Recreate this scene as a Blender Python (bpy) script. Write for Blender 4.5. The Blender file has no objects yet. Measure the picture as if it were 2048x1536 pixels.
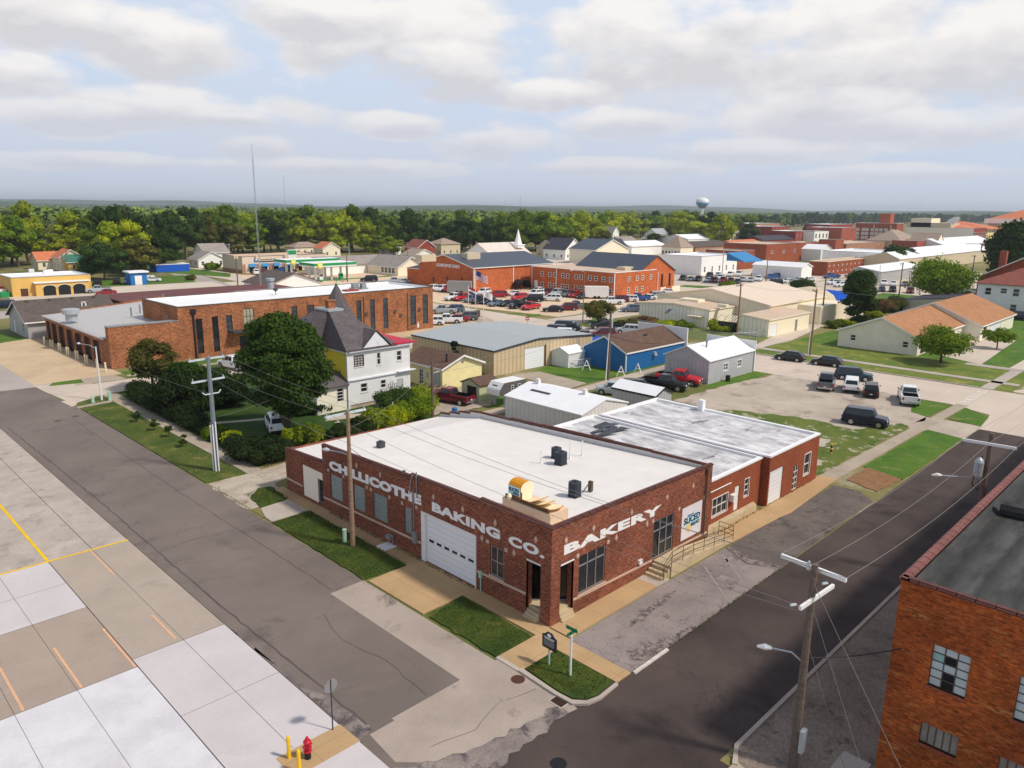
import bpy, math, random
import numpy as np
from mathutils import Matrix, Vector
random.seed(7); rng=np.random.default_rng(7)
R=math.radians
# ---------------------------------------------------------------- camera
HC=22.0; F=1502.5
_y,_p,_r=R(45.12),R(13.118),R(-.633)
_f=np.array([math.sin(_y)*math.cos(_p),math.cos(_y)*math.cos(_p),-math.sin(_p)])
_rt=np.array([math.cos(_y),-math.sin(_y),0.]); _dn=np.cross(_f,_rt)
CM=np.array([math.cos(_r)*_rt+math.sin(_r)*_dn,-math.sin(_r)*_rt+math.cos(_r)*_dn,_f])
sc=bpy.context.scene; COL=sc.collection
cam=bpy.data.objects.new('camera',bpy.data.cameras.new('camera')); COL.objects.link(cam)
cam.matrix_world=Matrix.Translation((0,0,HC))@Matrix(np.array([CM[0],-CM[1],-CM[2]]).T.tolist()).to_4x4()
cam.data.lens=36*F/2048; cam.data.sensor_width=36; cam.data.clip_start=.5; cam.data.clip_end=30000
sc.camera=cam
# ---------------------------------------------------------------- world, sun, exposure
SUN_EL=50; SX,SY=.42,-.91            # horizontal direction towards the sun
sc.view_settings.view_transform='Standard'; sc.view_settings.look='None'; sc.view_settings.gamma=1
sc.view_settings.exposure=-.40
w=bpy.data.worlds.new('World'); sc.world=w; w.use_nodes=True
nt=w.node_tree; nt.nodes.clear(); N=nt.nodes.new; LK=nt.links.new
out=N('ShaderNodeOutputWorld'); bg=N('ShaderNodeBackground'); LK(bg.outputs[0],out.inputs[0])
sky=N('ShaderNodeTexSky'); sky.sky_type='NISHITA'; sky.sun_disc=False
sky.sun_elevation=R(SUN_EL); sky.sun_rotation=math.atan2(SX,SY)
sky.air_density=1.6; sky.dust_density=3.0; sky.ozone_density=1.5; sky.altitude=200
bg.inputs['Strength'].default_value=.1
def mth(nt,op,a,b=None,clamp=False):
    n=nt.nodes.new('ShaderNodeMath'); n.operation=op; n.use_clamp=clamp
    for i,v in enumerate((a,b)):
        if v is None: continue
        if isinstance(v,(int,float)): n.inputs[i].default_value=v
        else: nt.links.new(v,n.inputs[i])
    return n.outputs[0]
def ramp(nt,fac,stops,interp='LINEAR'):
    n=nt.nodes.new('ShaderNodeValToRGB'); n.color_ramp.interpolation=interp; cr=n.color_ramp
    while len(cr.elements)<len(stops): cr.elements.new(.5)
    for e,(p,c) in zip(cr.elements,stops):
        e.position=p; e.color=(c,c,c,1) if isinstance(c,(int,float)) else (*c,1)
    nt.links.new(fac,n.inputs[0]); return n.outputs[0]
def mixc(nt,f,a,b,mode='MIX'):
    n=nt.nodes.new('ShaderNodeMix'); n.data_type='RGBA'; n.blend_type=mode
    for i,v in ((0,f),(6,a),(7,b)):
        if isinstance(v,(int,float)): n.inputs[i].default_value=v if i==0 else (v,v,v,1)
        elif isinstance(v,tuple): n.inputs[i].default_value=(*v,1)
        else: nt.links.new(v,n.inputs[i])
    return n.outputs[2]
# clouds: soft cumulus heaps at their own bearings and elevations, wisps between, darker clear blue added overhead, out of view, to cut ambient light
tc=N('ShaderNodeTexCoord'); sp=N('ShaderNodeSeparateXYZ'); LK(tc.outputs['Generated'],sp.inputs[0])
zz=mth(nt,'MAXIMUM',sp.outputs[2],.0); az=mth(nt,'ARCTAN2',sp.outputs[0],sp.outputs[1]); el_=mth(nt,'ARCSINE',sp.outputs[2])
cb=N('ShaderNodeCombineXYZ'); LK(az,cb.inputs[0]); LK(mth(nt,'MULTIPLY',el_,1.9),cb.inputs[1])
def wnoise(vec,scale,detail,rough,off):
    m=N('ShaderNodeMapping'); m.inputs['Location'].default_value=off; m.inputs['Scale'].default_value=(scale,)*3
    LK(vec,m.inputs[0]); n=N('ShaderNodeTexNoise'); n.inputs['Detail'].default_value=detail; n.inputs['Roughness'].default_value=rough
    n.inputs['Scale'].default_value=1; LK(m.outputs[0],n.inputs['Vector']); return n.outputs[0]
n1=wnoise(cb.outputs[0],7.5,8,.56,(5.4,2.2,1.0)); n2=wnoise(cb.outputs[0],3.2,6,.55,(9.2,1.3,4.0)); n3=wnoise(cb.outputs[0],16,6,.6,(1.2,3.3,2.0))
def brg(px,py): v=CM.T@np.array([(px-1024)/F,(py-768)/F,1.]); v/=np.linalg.norm(v); return math.atan2(v[0],v[1]),math.asin(v[2])
acc=None; lit=None
for (px,py,rx,ry) in [(40,10,170,60),(330,80,150,62),(640,20,150,50),(800,70,230,95),(900,150,140,55),(1330,80,230,105),(1660,130,170,85),(1640,30,200,50),(1990,90,130,90),(330,218,230,36),(130,235,130,28),(510,292,70,28),(480,240,90,24),(1240,246,130,30),(1010,285,130,36),(1660,235,180,45),(800,250,100,24),(30,150,100,34),(1500,305,170,24),(700,335,210,18),(1220,335,230,20),(1910,255,150,34),(280,325,220,16),(1850,345,200,16),(1100,190,120,30)]:
    a0,e0=brg(px,py); ra,re=rx/F*1.15,ry/F*1.15
    u=mth(nt,'DIVIDE',mth(nt,'SUBTRACT',az,a0),ra); v=mth(nt,'DIVIDE',mth(nt,'SUBTRACT',el_,e0),re); q=mth(nt,'SUBTRACT',1.,mth(nt,'ADD',mth(nt,'MULTIPLY',u,u),mth(nt,'MULTIPLY',v,v)))
    q=mth(nt,'MAXIMUM',q,-1.5); acc=q if acc is None else mth(nt,'MAXIMUM',acc,q); k=mth(nt,'MULTIPLY',v,mth(nt,'MAXIMUM',q,0.)); lit=k if lit is None else mth(nt,'ADD',lit,k)
dens=mth(nt,'ADD',acc,mth(nt,'MULTIPLY',mth(nt,'SUBTRACT',n1,.5),4.4)); cover=ramp(nt,mth(nt,'MULTIPLY',mth(nt,'ADD',dens,1.),.5,True),[(.42,0),(.86,1)],'EASE')
veil=ramp(nt,n2,[(.36,.12),(.64,.80)])
shade=ramp(nt,mth(nt,'ADD',mth(nt,'ADD',.5,mth(nt,'MULTIPLY',lit,1.2)),mth(nt,'MULTIPLY',mth(nt,'SUBTRACT',n3,.5),1.3),True),[(.10,(9.1,8.9,9.2)),(.42,(11.0,10.6,10.5)),(.8,(13.2,12.6,12.0))])
base=mixc(nt,veil,(7.5,9.5,12.3),(9.6,9.9,10.9))
skyc=mixc(nt,mth(nt,'MULTIPLY',cover,.88),base,shade)
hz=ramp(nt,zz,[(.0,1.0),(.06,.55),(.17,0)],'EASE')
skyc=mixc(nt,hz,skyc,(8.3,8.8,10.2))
skyc=mixc(nt,ramp(nt,zz,[(.46,0),(.62,1)]),skyc,mixc(nt,.25,sky.outputs[0],(6.,6.3,7.2)))  # unseen zenith made darker than the clouds to lower ambient light
# the sky that lights the place is the same one
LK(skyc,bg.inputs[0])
sun=bpy.data.objects.new('sun',bpy.data.lights.new('sun','SUN')); COL.objects.link(sun)
sun.data.energy=4.3; sun.data.angle=R(5); sun.data.color=(1,.93,.83)
el=R(SUN_EL); sd=Vector((SX*math.cos(el),SY*math.cos(el),math.sin(el))); sun.rotation_euler=sd.to_track_quat('Z','Y').to_euler(); sun.location=(0,0,200)
# ---------------------------------------------------------------- pixel of the photograph -> point of the place
def ray(px,py): return CM.T@np.array([(px-1024)/F,(py-768)/F,1.])
def G(p,z=0.):
    d=ray(*p); t=(z-HC)/d[2]; return (float(d[0]*t),float(d[1]*t))
def PX(p,y0): d=ray(*p); t=y0/d[1]; return (float(d[0]*t),float(HC+d[2]*t))     # on the plane y=y0 -> x,z
def PY(p,x0): d=ray(*p); t=x0/d[0]; return (float(d[1]*t),float(HC+d[2]*t))     # on the plane x=x0 -> y,z
def HG(b,t):                                                                     # height of what stands at b and tops out at t
    g=G(b); d=ray(*t); k=math.hypot(*g)/math.hypot(d[0],d[1]); return float(HC+k*d[2])
def mk(ox,oy,s): return lambda x,y:(ox+x/s,oy+y/s)
Z1=mk(0,380,4);Z2=mk(400,380,4);Z3=mk(800,380,4);Z4=mk(1200,380,4);Z5=mk(1536,380,4);Z6=mk(400,560,4);Z7=mk(800,560,4);Z8=mk(1300,640,2.738)
S1=mk(0,640,3.657);S2=mk(0,1000,2.844);S3=mk(520,820,3.657);S4=mk(900,860,3.657);S5=mk(1000,1080,3.368);S6=mk(1400,900,3.1605);S7=mk(1400,1080,3.1605);S8=mk(560,1100,3.413)
Y1=mk(400,440,6.0235);Y5=mk(1640,420,5.02);Y6=mk(820,740,8.533);Y7=mk(600,560,5.12);OO=mk(0,0,1)
# ---------------------------------------------------------------- materials
def lin(c): c/=255; return c/12.92 if c<=.04045 else ((c+.055)/1.055)**2.4
def C(r,g,b,k=1.): return (lin(r)*k,lin(g)*k,lin(b)*k)
MATS={}
def newmat(name):
    m=bpy.data.materials.new(name); m.use_nodes=True; t=m.node_tree; b=t.nodes['Principled BSDF']
    MATS[name]=m; return m,t,b
def coords(t,kind='Object'):
    n=t.nodes.new('ShaderNodeTexCoord'); return n.outputs[kind]
def mapping(t,v,s,loc=(0,0,0),rot=(0,0,0)):
    m=t.nodes.new('ShaderNodeMapping'); m.inputs['Scale'].default_value=s if isinstance(s,tuple) else (s,)*3
    m.inputs['Location'].default_value=loc; m.inputs['Rotation'].default_value=rot; t.links.new(v,m.inputs[0]); return m.outputs[0]
def noise(t,v,scale,detail=4,rough=.55,dist=0.,out=0):
    n=t.nodes.new('ShaderNodeTexNoise'); n.inputs['Scale'].default_value=scale; n.inputs['Detail'].default_value=detail
    n.inputs['Roughness'].default_value=rough; n.inputs['Distortion'].default_value=dist; t.links.new(v,n.inputs['Vector']); return n.outputs[out]
def bump(t,b,h,dist=.02,strength=.6):
    n=t.nodes.new('ShaderNodeBump'); n.inputs['Distance'].default_value=dist; n.inputs['Strength'].default_value=strength
    t.links.new(h,n.inputs['Height']); t.links.new(n.outputs[0],b.inputs['Normal'])
def sc3(c,k): return tuple(min(1,v*k) for v in c)
def paint(name,c,rough=.6,var=.12,scale=1.2,metal=0.,dirt=None,spec=.4):
    """plain painted / metal surface with soft wear"""
    m,t,b=newmat(name); v=coords(t,'UV'); n=noise(t,v,scale,6,.62)
    f=ramp(t,n,[(.3,0),(.7,1)]); col=mixc(t,f,sc3(c,1-var),sc3(c,1+var*.5))
    if dirt:
        n2=noise(t,mapping(t,v,(1.,.35,1)),scale*2.1,7,.7); f2=ramp(t,n2,[(.56,0),(.72,.75)]); col=mixc(t,f2,col,dirt)
    t.links.new(col,b.inputs['Base Color']); b.inputs['Roughness'].default_value=rough; b.inputs['Metallic'].default_value=metal
    b.inputs['Specular IOR Level'].default_value=spec; return m
def bricks(name,c1,c2,mort,bw=.22,bh=.075,ms=.012,stain=None,stcol=(.3,.25,.15),big=.25):
    m,t,b=newmat(name); v=coords(t,'UV')
    n=t.nodes.new('ShaderNodeTexBrick'); n.inputs['Scale'].default_value=1; n.inputs['Brick Width'].default_value=bw; n.inputs['Row Height'].default_value=bh
    n.inputs['Mortar Size'].default_value=ms; n.inputs['Color1'].default_value=(*c1,1); n.inputs['Color2'].default_value=(*c2,1); n.inputs['Mortar'].default_value=(*mort,1); n.inputs['Bias'].default_value=0
    t.links.new(v,n.inputs['Vector'])
    f=ramp(t,noise(t,v,.35,6,.6),[(.3,1-big),(.7,1+big*.3)]); col=mixc(t,1.,n.outputs[0],f,'MULTIPLY')
    f3=ramp(t,noise(t,mapping(t,v,(1/bw,1/bh,1)),1.3,1,.5),[(.35,.72),(.65,1.25)]); col=mixc(t,1.,col,f3,'MULTIPLY')
    if stain:
        s=ramp(t,noise(t,mapping(t,v,(.25,1.2,1)),1.,8,.75),[(stain,0),(stain+.1,.85)]); s2=ramp(t,noise(t,mapping(t,v,(1/bw,1/bh,1)),.9,2,.5),[(.45,0),(.6,1)])
        col=mixc(t,mth(t,'MULTIPLY',s,s2),col,stcol)
    t.links.new(col,b.inputs['Base Color']); b.inputs['Roughness'].default_value=.9; b.inputs['Specular IOR Level'].default_value=.2
    bump(t,b,n.outputs['Fac'],-.008,.5); return m
def lined(name,c,pitch=.3,axis=0,depth=.25,rough=.55,var=.1,metal=0.,rustc=None,w=.12,rust=.62):
    """ribbed metal, clapboard or standing seam: a groove every pitch metres along u (0) or v (1)"""
    m,t,b=newmat(name); v=coords(t,'UV'); s=t.nodes.new('ShaderNodeSeparateXYZ'); t.links.new(v,s.inputs[0])
    fr=mth(t,'FRACT',mth(t,'DIVIDE',s.outputs[axis],pitch)); g=ramp(t,fr,[(0,1-depth),(w,1),(1-w,1),(1,1-depth)])
    f=ramp(t,noise(t,v,.7,6,.6),[(.3,1-var),(.7,1+var*.4)])
    col=mixc(t,1.,(c[0],c[1],c[2]),g,'MULTIPLY'); col=mixc(t,1.,col,f,'MULTIPLY')
    if rustc:
        s2=ramp(t,noise(t,mapping(t,v,(1.6,.5,1)),1.3,8,.7),[(rust,0),(rust+.1,.8)]); col=mixc(t,s2,col,rustc)
    t.links.new(col,b.inputs['Base Color']); b.inputs['Roughness'].default_value=rough; b.inputs['Metallic'].default_value=metal; b.inputs['Specular IOR Level'].default_value=.35
    bump(t,b,g,.03,.7); return m
def shingle(name,c,var=.35,row=.16,wd=.3):
    m,t,b=newmat(name); v=coords(t,'UV')
    n=t.nodes.new('ShaderNodeTexBrick'); n.inputs['Scale'].default_value=1; n.inputs['Brick Width'].default_value=wd; n.inputs['Row Height'].default_value=row
    n.inputs['Mortar Size'].default_value=.012; n.inputs['Color1'].default_value=(*sc3(c,1+var*.4),1); n.inputs['Color2'].default_value=(*sc3(c,1-var*.6),1); n.inputs['Mortar'].default_value=(*sc3(c,.45),1)
    t.links.new(v,n.inputs['Vector']); f=ramp(t,noise(t,v,.5,7,.65),[(.3,1-var*.6),(.72,1+var*.35)])
    col=mixc(t,1.,n.outputs[0],f,'MULTIPLY'); t.links.new(col,b.inputs['Base Color']); b.inputs['Roughness'].default_value=.9; b.inputs['Specular IOR Level'].default_value=.2; return m
def ground(name,c,c2,scale=.25,fine=9.,fvar=.25,third=None,tf=(.56,.66),rough=.92,lo=.35,hi=.65,joint=None,jc=.55,crack=0,ckw=.03,cks=.75,bmp=.01,jw=.012,joff=(0,0)):
    """ground surfaces in world metres: two tones in big patches, fine grain, optional third tone, joints and cracks"""
    m,t,b=newmat(name); g=t.nodes.new('ShaderNodeNewGeometry').outputs['Position']
    col=mixc(t,ramp(t,noise(t,g,scale,7,.62,.3),[(lo,0),(hi,1)]),c,c2)
    if third: col=mixc(t,ramp(t,noise(t,mapping(t,g,1,(13,5,2)),scale*1.7,9,.68,.4),[(tf[0],0),(tf[1],1)]),col,third)
    fn=noise(t,g,fine,5,.7); col=mixc(t,1.,col,ramp(t,fn,[(.25,1-fvar),(.75,1+fvar)]),'MULTIPLY')
    if joint:
        s=t.nodes.new('ShaderNodeSeparateXYZ'); t.links.new(g,s.inputs[0]); fac=None
        for k in (0,1):
            if not joint[k]: continue
            fr=mth(t,'FRACT',mth(t,'DIVIDE',mth(t,'ADD',s.outputs[k],joff[k]+1000*joint[k]),joint[k])); d=mth(t,'MULTIPLY',mth(t,'MINIMUM',fr,mth(t,'SUBTRACT',1.,fr)),joint[k])
            l=mth(t,'LESS_THAN',d,jw); fac=l if fac is None else mth(t,'MAXIMUM',fac,l)
        col=mixc(t,mth(t,'MULTIPLY',fac,.8),col,sc3(c,jc))
    if crack:
        vo=t.nodes.new('ShaderNodeTexVoronoi'); vo.feature='DISTANCE_TO_EDGE'; vo.inputs['Scale'].default_value=crack
        wv=t.nodes.new('ShaderNodeVectorMath'); wv.operation='ADD'; t.links.new(g,wv.inputs[0]); t.links.new(mapping(t,noise(t,g,1.5,4,.6,0,1),.9),wv.inputs[1]); t.links.new(wv.outputs[0],vo.inputs['Vector'])
        ck=ramp(t,vo.outputs[0],[(0,1),(ckw,0)]); msk=ramp(t,noise(t,g,.35,4,.6),[(.4,0),(.6,1)])
        col=mixc(t,mth(t,'MULTIPLY',mth(t,'MULTIPLY',ck,msk),cks),col,sc3(c,.25))
    t.links.new(col,b.inputs['Base Color']); b.inputs['Roughness'].default_value=rough; b.inputs['Specular IOR Level'].default_value=.25
    bump(t,b,fn,bmp,.7); return m
def glass(name,c=(.012,.014,.018),rough=.08):
    m,t,b=newmat(name); n=noise(t,coords(t,'UV'),.8,3,.6); t.links.new(mixc(t,n,sc3(c,.5),sc3(c,1.8)),b.inputs['Base Color'])
    b.inputs['Roughness'].default_value=rough; b.inputs['Specular IOR Level'].default_value=.5; return m
# ---------------------------------------------------------------- mesh building
class MB:
    def __init__(s): s.v=[]; s.f=[]; s.m=[]
    def poly(s,pts,m=0):
        n=len(s.v); s.v+= [tuple(map(float,p)) for p in pts]; s.f.append(tuple(range(n,n+len(pts)))); s.m.append(m); return s
    def box(s,x0,y0,z0,x1,y1,z1,m=0,top=None,bottom=True):
        n=len(s.v); s.v+=[(x0,y0,z0),(x1,y0,z0),(x1,y1,z0),(x0,y1,z0),(x0,y0,z1),(x1,y0,z1),(x1,y1,z1),(x0,y1,z1)]
        fs=[(4,5,6,7),(0,1,5,4),(1,2,6,5),(2,3,7,6),(3,0,4,7)]+([(3,2,1,0)] if bottom else [])
        for i,f in enumerate(fs): s.f.append(tuple(n+k for k in f)); s.m.append(top if (i==0 and top is not None) else m)
        return s
    def prism(s,pts,z0,z1,m=0,top=None,cap=True):
        k=len(pts); n=len(s.v); a=sum(pts[i][0]*pts[(i+1)%k][1]-pts[(i+1)%k][0]*pts[i][1] for i in range(k))
        if a<0: pts=pts[::-1]
        s.v+=[(p[0],p[1],z0) for p in pts]+[(p[0],p[1],z1) for p in pts]
        for i in range(k): j=(i+1)%k; s.f.append((n+i,n+j,n+k+j,n+k+i)); s.m.append(m)
        if cap: s.f.append(tuple(n+k+i for i in range(k))); s.m.append(m if top is None else top)
        return s
    def cyl(s,x,y,z0,z1,r0,r1=None,n=12,m=0,cap=True,sq=1.):
        r1=r0 if r1 is None else r1; k=len(s.v)
        for z,r in ((z0,r0),(z1,r1)):
            for i in range(n): a=2*math.pi*(i+.5)/n; s.v.append((x+r*math.cos(a)*sq,y+r*math.sin(a),z))
        for i in range(n): j=(i+1)%n; s.f.append((k+i,k+j,k+n+j,k+n+i)); s.m.append(m)
        if cap: s.f.append(tuple(k+n+i for i in range(n))); s.m.append(m); s.f.append(tuple(k+n-1-i for i in range(n))); s.m.append(m)
        return s
    def tube(s,pts,r,n=6,m=0,cap=True):
        pts=[Vector(p) for p in pts]; rr=r if isinstance(r,(list,tuple)) else [r]*len(pts); k=len(s.v)
        for i,p in enumerate(pts):
            d=(pts[min(i+1,len(pts)-1)]-pts[max(i-1,0)]).normalized(); u=Vector((0,0,1)) if abs(d.z)<.9 else Vector((1,0,0)); a=d.cross(u).normalized(); b=a.cross(d)
            for j in range(n): t=2*math.pi*j/n; s.v.append(tuple(p+a*math.cos(t)*rr[i]+b*math.sin(t)*rr[i]))
        for i in range(len(pts)-1):
            for j in range(n): l=(j+1)%n; s.f.append((k+i*n+j,k+i*n+l,k+(i+1)*n+l,k+(i+1)*n+j)); s.m.append(m)
        if cap: s.f.append(tuple(k+j for j in range(n))[::-1]); s.m.append(m); e=k+(len(pts)-1)*n; s.f.append(tuple(e+j for j in range(n))); s.m.append(m)
        return s
    def rev(s,x,y,prof,n=16,m=0):
        """prof: list of (r,z) bottom to top"""
        k=len(s.v)
        for r,z in prof:
            for i in range(n): a=2*math.pi*i/n; s.v.append((x+r*math.cos(a),y+r*math.sin(a),z))
        for q in range(len(prof)-1):
            for i in range(n): j=(i+1)%n; s.f.append((k+q*n+i,k+q*n+j,k+(q+1)*n+j,k+(q+1)*n+i)); s.m.append(m)
        e=k+(len(prof)-1)*n; s.f.append(tuple(e+i for i in range(n))); s.m.append(m); return s
    def wall(s,face,c,u0,u1,z0,z1,ops=(),depth=.14,m=0,mr=None):
        """a wall in the plane x=c ('W','E') or y=c ('S','N') with real openings; reveals go inwards"""
        P={'W':lambda u,z,d:(c+d,u,z),'E':lambda u,z,d:(c-d,u,z),'S':lambda u,z,d:(u,c+d,z),'N':lambda u,z,d:(u,c-d,z)}[face]
        flip=face in 'WN'; mr=m if mr is None else mr
        us=sorted({u0,u1}|{min(max(o[k],u0),u1) for o in ops for k in (0,2)}); zs=sorted({z0,z1}|{min(max(o[k],z0),z1) for o in ops for k in (1,3)})
        def q(a,b,cc,d,mm): s.poly([d,cc,b,a] if flip else [a,b,cc,d],mm)
        for i in range(len(us)-1):
            for j in range(len(zs)-1):
                uc,zc=(us[i]+us[i+1])/2,(zs[j]+zs[j+1])/2
                if any(o[0]<uc<o[2] and o[1]<zc<o[3] for o in ops): continue
                q(P(us[i],zs[j],0),P(us[i+1],zs[j],0),P(us[i+1],zs[j+1],0),P(us[i],zs[j+1],0),m)
        for a,b,cc,d in [o[:4] for o in ops]:
            q(P(a,b,depth),P(cc,b,depth),P(cc,b,0),P(a,b,0),mr); q(P(a,d,0),P(cc,d,0),P(cc,d,depth),P(a,d,depth),mr)
            q(P(a,b,0),P(a,d,0),P(a,d,depth),P(a,b,depth),mr) ; q(P(cc,b,depth),P(cc,d,depth),P(cc,d,0),P(cc,b,0),mr)
        return s
    def obj(s,name,parent=None,mats=('white',),label=None,smooth=False,local=False):
        off=Vector((0,0,0))
        if parent is not None and not local:
            p=parent
            while p is not None: off+=p.location; p=p.parent
        V=np.array(s.v,float); me=bpy.data.meshes.new(name); me.from_pydata((V-np.array(off)).tolist(),[],s.f)
        if isinstance(mats,str): mats=(mats,)
        for m in mats: me.materials.append(MATS[m])
        if len(mats)>1: me.polygons.foreach_set('material_index',s.m)
        uv=me.uv_layers.new(name='UVMap'); nv=len(me.loops); vi=np.empty(nv,int); me.loops.foreach_get('vertex_index',vi)
        nf=len(me.polygons); nr=np.empty(nf*3); me.polygons.foreach_get('normal',nr); nr=np.abs(nr.reshape(-1,3)); lt=np.empty(nf,int); me.polygons.foreach_get('loop_total',lt)
        ax=np.where(nr[:,2]>.85,2,np.where(nr[:,0]>nr[:,1],0,1)); ax=np.repeat(ax,lt); sl=np.repeat(np.clip(nr[:,2],0,1),lt); P=V[vi]
        st=1/np.sqrt(np.maximum(1-sl**2,.03)); U=np.where(ax==0,P[:,1],P[:,0]); W=np.where(ax==2,P[:,1],P[:,2]*np.where((sl>.2),st,1))
        uv.data.foreach_set('uv',np.stack([U,W],1).ravel())
        if smooth: me.polygons.foreach_set('use_smooth',[True]*nf)
        o=bpy.data.objects.new(name,me); COL.objects.link(o)
        if parent is not None: o.parent=parent
        if label: o['label']=label
        return o
LAB={}
def tag(o,label=None,cat=None,group=None,kind=None):
    if label: o['label']=label; LAB.setdefault(label,[]).append(o.name)
    if cat: o['category']=cat
    if group: o['group']=group
    if kind: o['kind']=kind
    return o
def thing(name,label,cat,loc=(0,0,0),rz=0,group=None):
    o=bpy.data.objects.new(name,None); COL.objects.link(o); o.location=loc; o.rotation_euler=(0,0,rz); o.empty_display_size=.2
    return tag(o,label,cat,group)
def struct(name,mb,mats): return tag(mb.obj(name,None,mats),kind='structure')
def kids(o): return [c for c in ALLKIDS.get(o.name,[])]
def dup(root,loc,rz,label=None,group=None,recolor=None):
    def cp(o,par):
        c=o.copy(); COL.objects.link(c); c.parent=par
        for ch in o.children: cp(ch,c)
        return c
    c=cp(root,None); c.location=loc; c.rotation_euler=(0,0,rz)
    if label: tag(c,label)
    if group: c['group']=group
    return c
_fc=[0]
def text(body,parent,name,face,c,u0,z0,u1,z1,mat,proud=.03,thick=.02,bold=0.,slope=0.,spacing=1.,label=None,shear=0.):
    """lettering fitted to the box u0..u1, z0..z1 on a wall plane"""
    cu=bpy.data.curves.new('lettering','FONT'); cu.body=body; cu.extrude=thick; cu.offset=bold; cu.space_character=spacing; cu.resolution_u=3; cu.shear=shear
    o=bpy.data.objects.new('lettering_tmp',cu); COL.objects.link(o); bpy.context.view_layer.update()
    me=bpy.data.meshes.new_from_object(o.evaluated_get(bpy.context.evaluated_depsgraph_get())); bpy.data.objects.remove(o)
    n=len(me.vertices); a=np.empty(n*3); me.vertices.foreach_get('co',a); a=a.reshape(-1,3); lo,hi=a[:,:2].min(0),a[:,:2].max(0)
    u=(a[:,0]-lo[0])/(hi[0]-lo[0]); v=(a[:,1]-lo[1])/(hi[1]-lo[1]); U=u0+u*(u1-u0); Zc=z0+v*(z1-z0)+u*slope; D=proud+a[:,2]
    if face=='W': b=np.stack([c-D,U,Zc],1)
    elif face=='S': b=np.stack([U,c-D,Zc],1)
    else: b=np.stack([U,Zc,c+D],1)
    off=Vector((0,0,0)); p=parent
    while p is not None: off+=p.location; p=p.parent
    me.vertices.foreach_set('co',(b-np.array(off)).ravel()); me.materials.clear(); me.materials.append(MATS[mat]); me.name=name; me.uv_layers.new(name='UVMap')
    me.update(); ob=bpy.data.objects.new(name,me); COL.objects.link(ob); ob.parent=parent
    if label: ob['label']=label
    return ob
# ---------------------------------------------------------------- palette
paint('white',C(232,230,228),.55,.05); paint('cream',C(226,214,180),.7,.08); paint('black_metal',(.012,.012,.014),.5,.2)
paint('grey_metal',C(150,150,152),.45,.12,metal=.3); paint('galvanised',C(178,186,190),.5,.14,3.,metal=.25); paint('dark_grey',C(62,64,70),.5,.15)
paint('condenser',C(52,60,72),.5,.2,3.); paint('red_paint',C(190,25,45),.4,.1); paint('yellow_paint',C(240,190,10),.5,.08,3.); paint('black_rubber',(.015,.015,.016),.75,.2,6.)
paint('teal_pipe',C(140,200,200),.6,.1); paint('bread_crust',C(216,142,18),.55,.14,2.5); paint('bread_crumb',C(246,232,196),.75,.05,4.); paint('sign_brown',C(120,75,20),.6,.15)
paint('green_sign',C(10,110,75),.4,.06); paint('pale_green',C(170,200,180),.6,.1,4.); paint('planter_stucco',C(226,196,168),.85,.1,.8,dirt=C(200,160,130))
paint('letter_white',C(238,236,234),.7,.05,3.); paint('letter_black',(.01,.01,.012),.6,.1); paint('pale_blue',C(178,222,240),.6,.05); paint('loaf_yellow',C(240,205,130),.6,.1,3.)
paint('sign_board',C(226,220,226),.6,.03,.7); paint('stone_trim',C(200,170,150),.85,.12,2.); paint('bronze',C(90,75,60),.6,.1,3.)
paint('wood_pole',C(150,122,98),.9,.35,5.,dirt=C(90,65,45)); paint('dark_pole',C(110,95,84),.9,.35,5.,dirt=C(60,48,40)); paint('steel_pole',C(130,142,146),.5,.1,2.,metal=.3)
paint('wire',C(126,122,118),.6,.1); paint('dark_wire',C(40,38,38),.7,.1); paint('crossarm',C(196,204,208),.6,.08,4.)
lined('roof_membrane',C(226,221,217),3.05,0,.07,.75,.07,rustc=C(202,184,170),w=.012,rust=.66); paint('roof_white',C(238,237,238),.6,.05,.5); paint('roof_grey_flat',C(186,184,184),.8,.1,.3,dirt=C(150,145,142))
paint('roof_tan_flat',C(205,180,158),.85,.12,.15,dirt=C(180,150,130)); paint('maroon_flat',C(108,62,60),.85,.18,.2,dirt=C(70,45,45))
paint('wall_white',C(242,240,235),.75,.06,.6,dirt=C(216,208,198)); paint('wall_cream',C(240,228,200),.75,.05,.6,dirt=C(214,198,170)); paint('wall_tan',C(206,190,160),.75,.05,.6); paint('wall_gold',C(224,180,100),.8,.08,.5); paint('wall_peel',C(226,226,230),.8,.07,.7,dirt=C(176,150,138)); paint('wall_yellow',C(228,205,50),.8,.1,.8); paint('wall_pale_yellow',C(236,218,150),.8,.06,.6)
paint('wall_sand',C(242,228,210),.85,.05,.15); paint('concrete_old',C(186,176,160),.9,.16,1.2,dirt=C(150,135,115)); paint('concrete_step',C(196,176,142),.9,.14,1.5,dirt=C(150,125,95)); paint('rubble',C(190,170,150),.9,.4,3.)
paint('maroon',C(96,22,36),.5,.1); paint('blue_trim',C(30,110,180),.5,.08); paint('green_trim',C(30,150,85),.45,.05); paint('red_roof',C(190,25,60),.6,.12,1.5); paint('tarp_blue',C(20,90,200),.5,.1,1.); paint('brown_door',C(84,52,40),.7,.2,1.2)
paint('orange_roof',C(206,122,84),.8,.2,.8); paint('tan_roof',C(160,140,125),.85,.12,.8); paint('paper_roof',C(218,205,195),.8,.1,.4)
paint('copper_tan',C(150,120,110),.7,.1); paint('soil',C(120,90,60),.95,.3,2.); paint('skin_awning',C(50,130,185),.6,.08); paint('green_roof',C(60,120,105),.7,.1,1.)
paint('window_white',C(225,222,218),.6,.04); paint('blind',C(165,160,140),.7,.15,3.); paint('curtain',C(178,180,178),.7,.12,2.)
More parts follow.
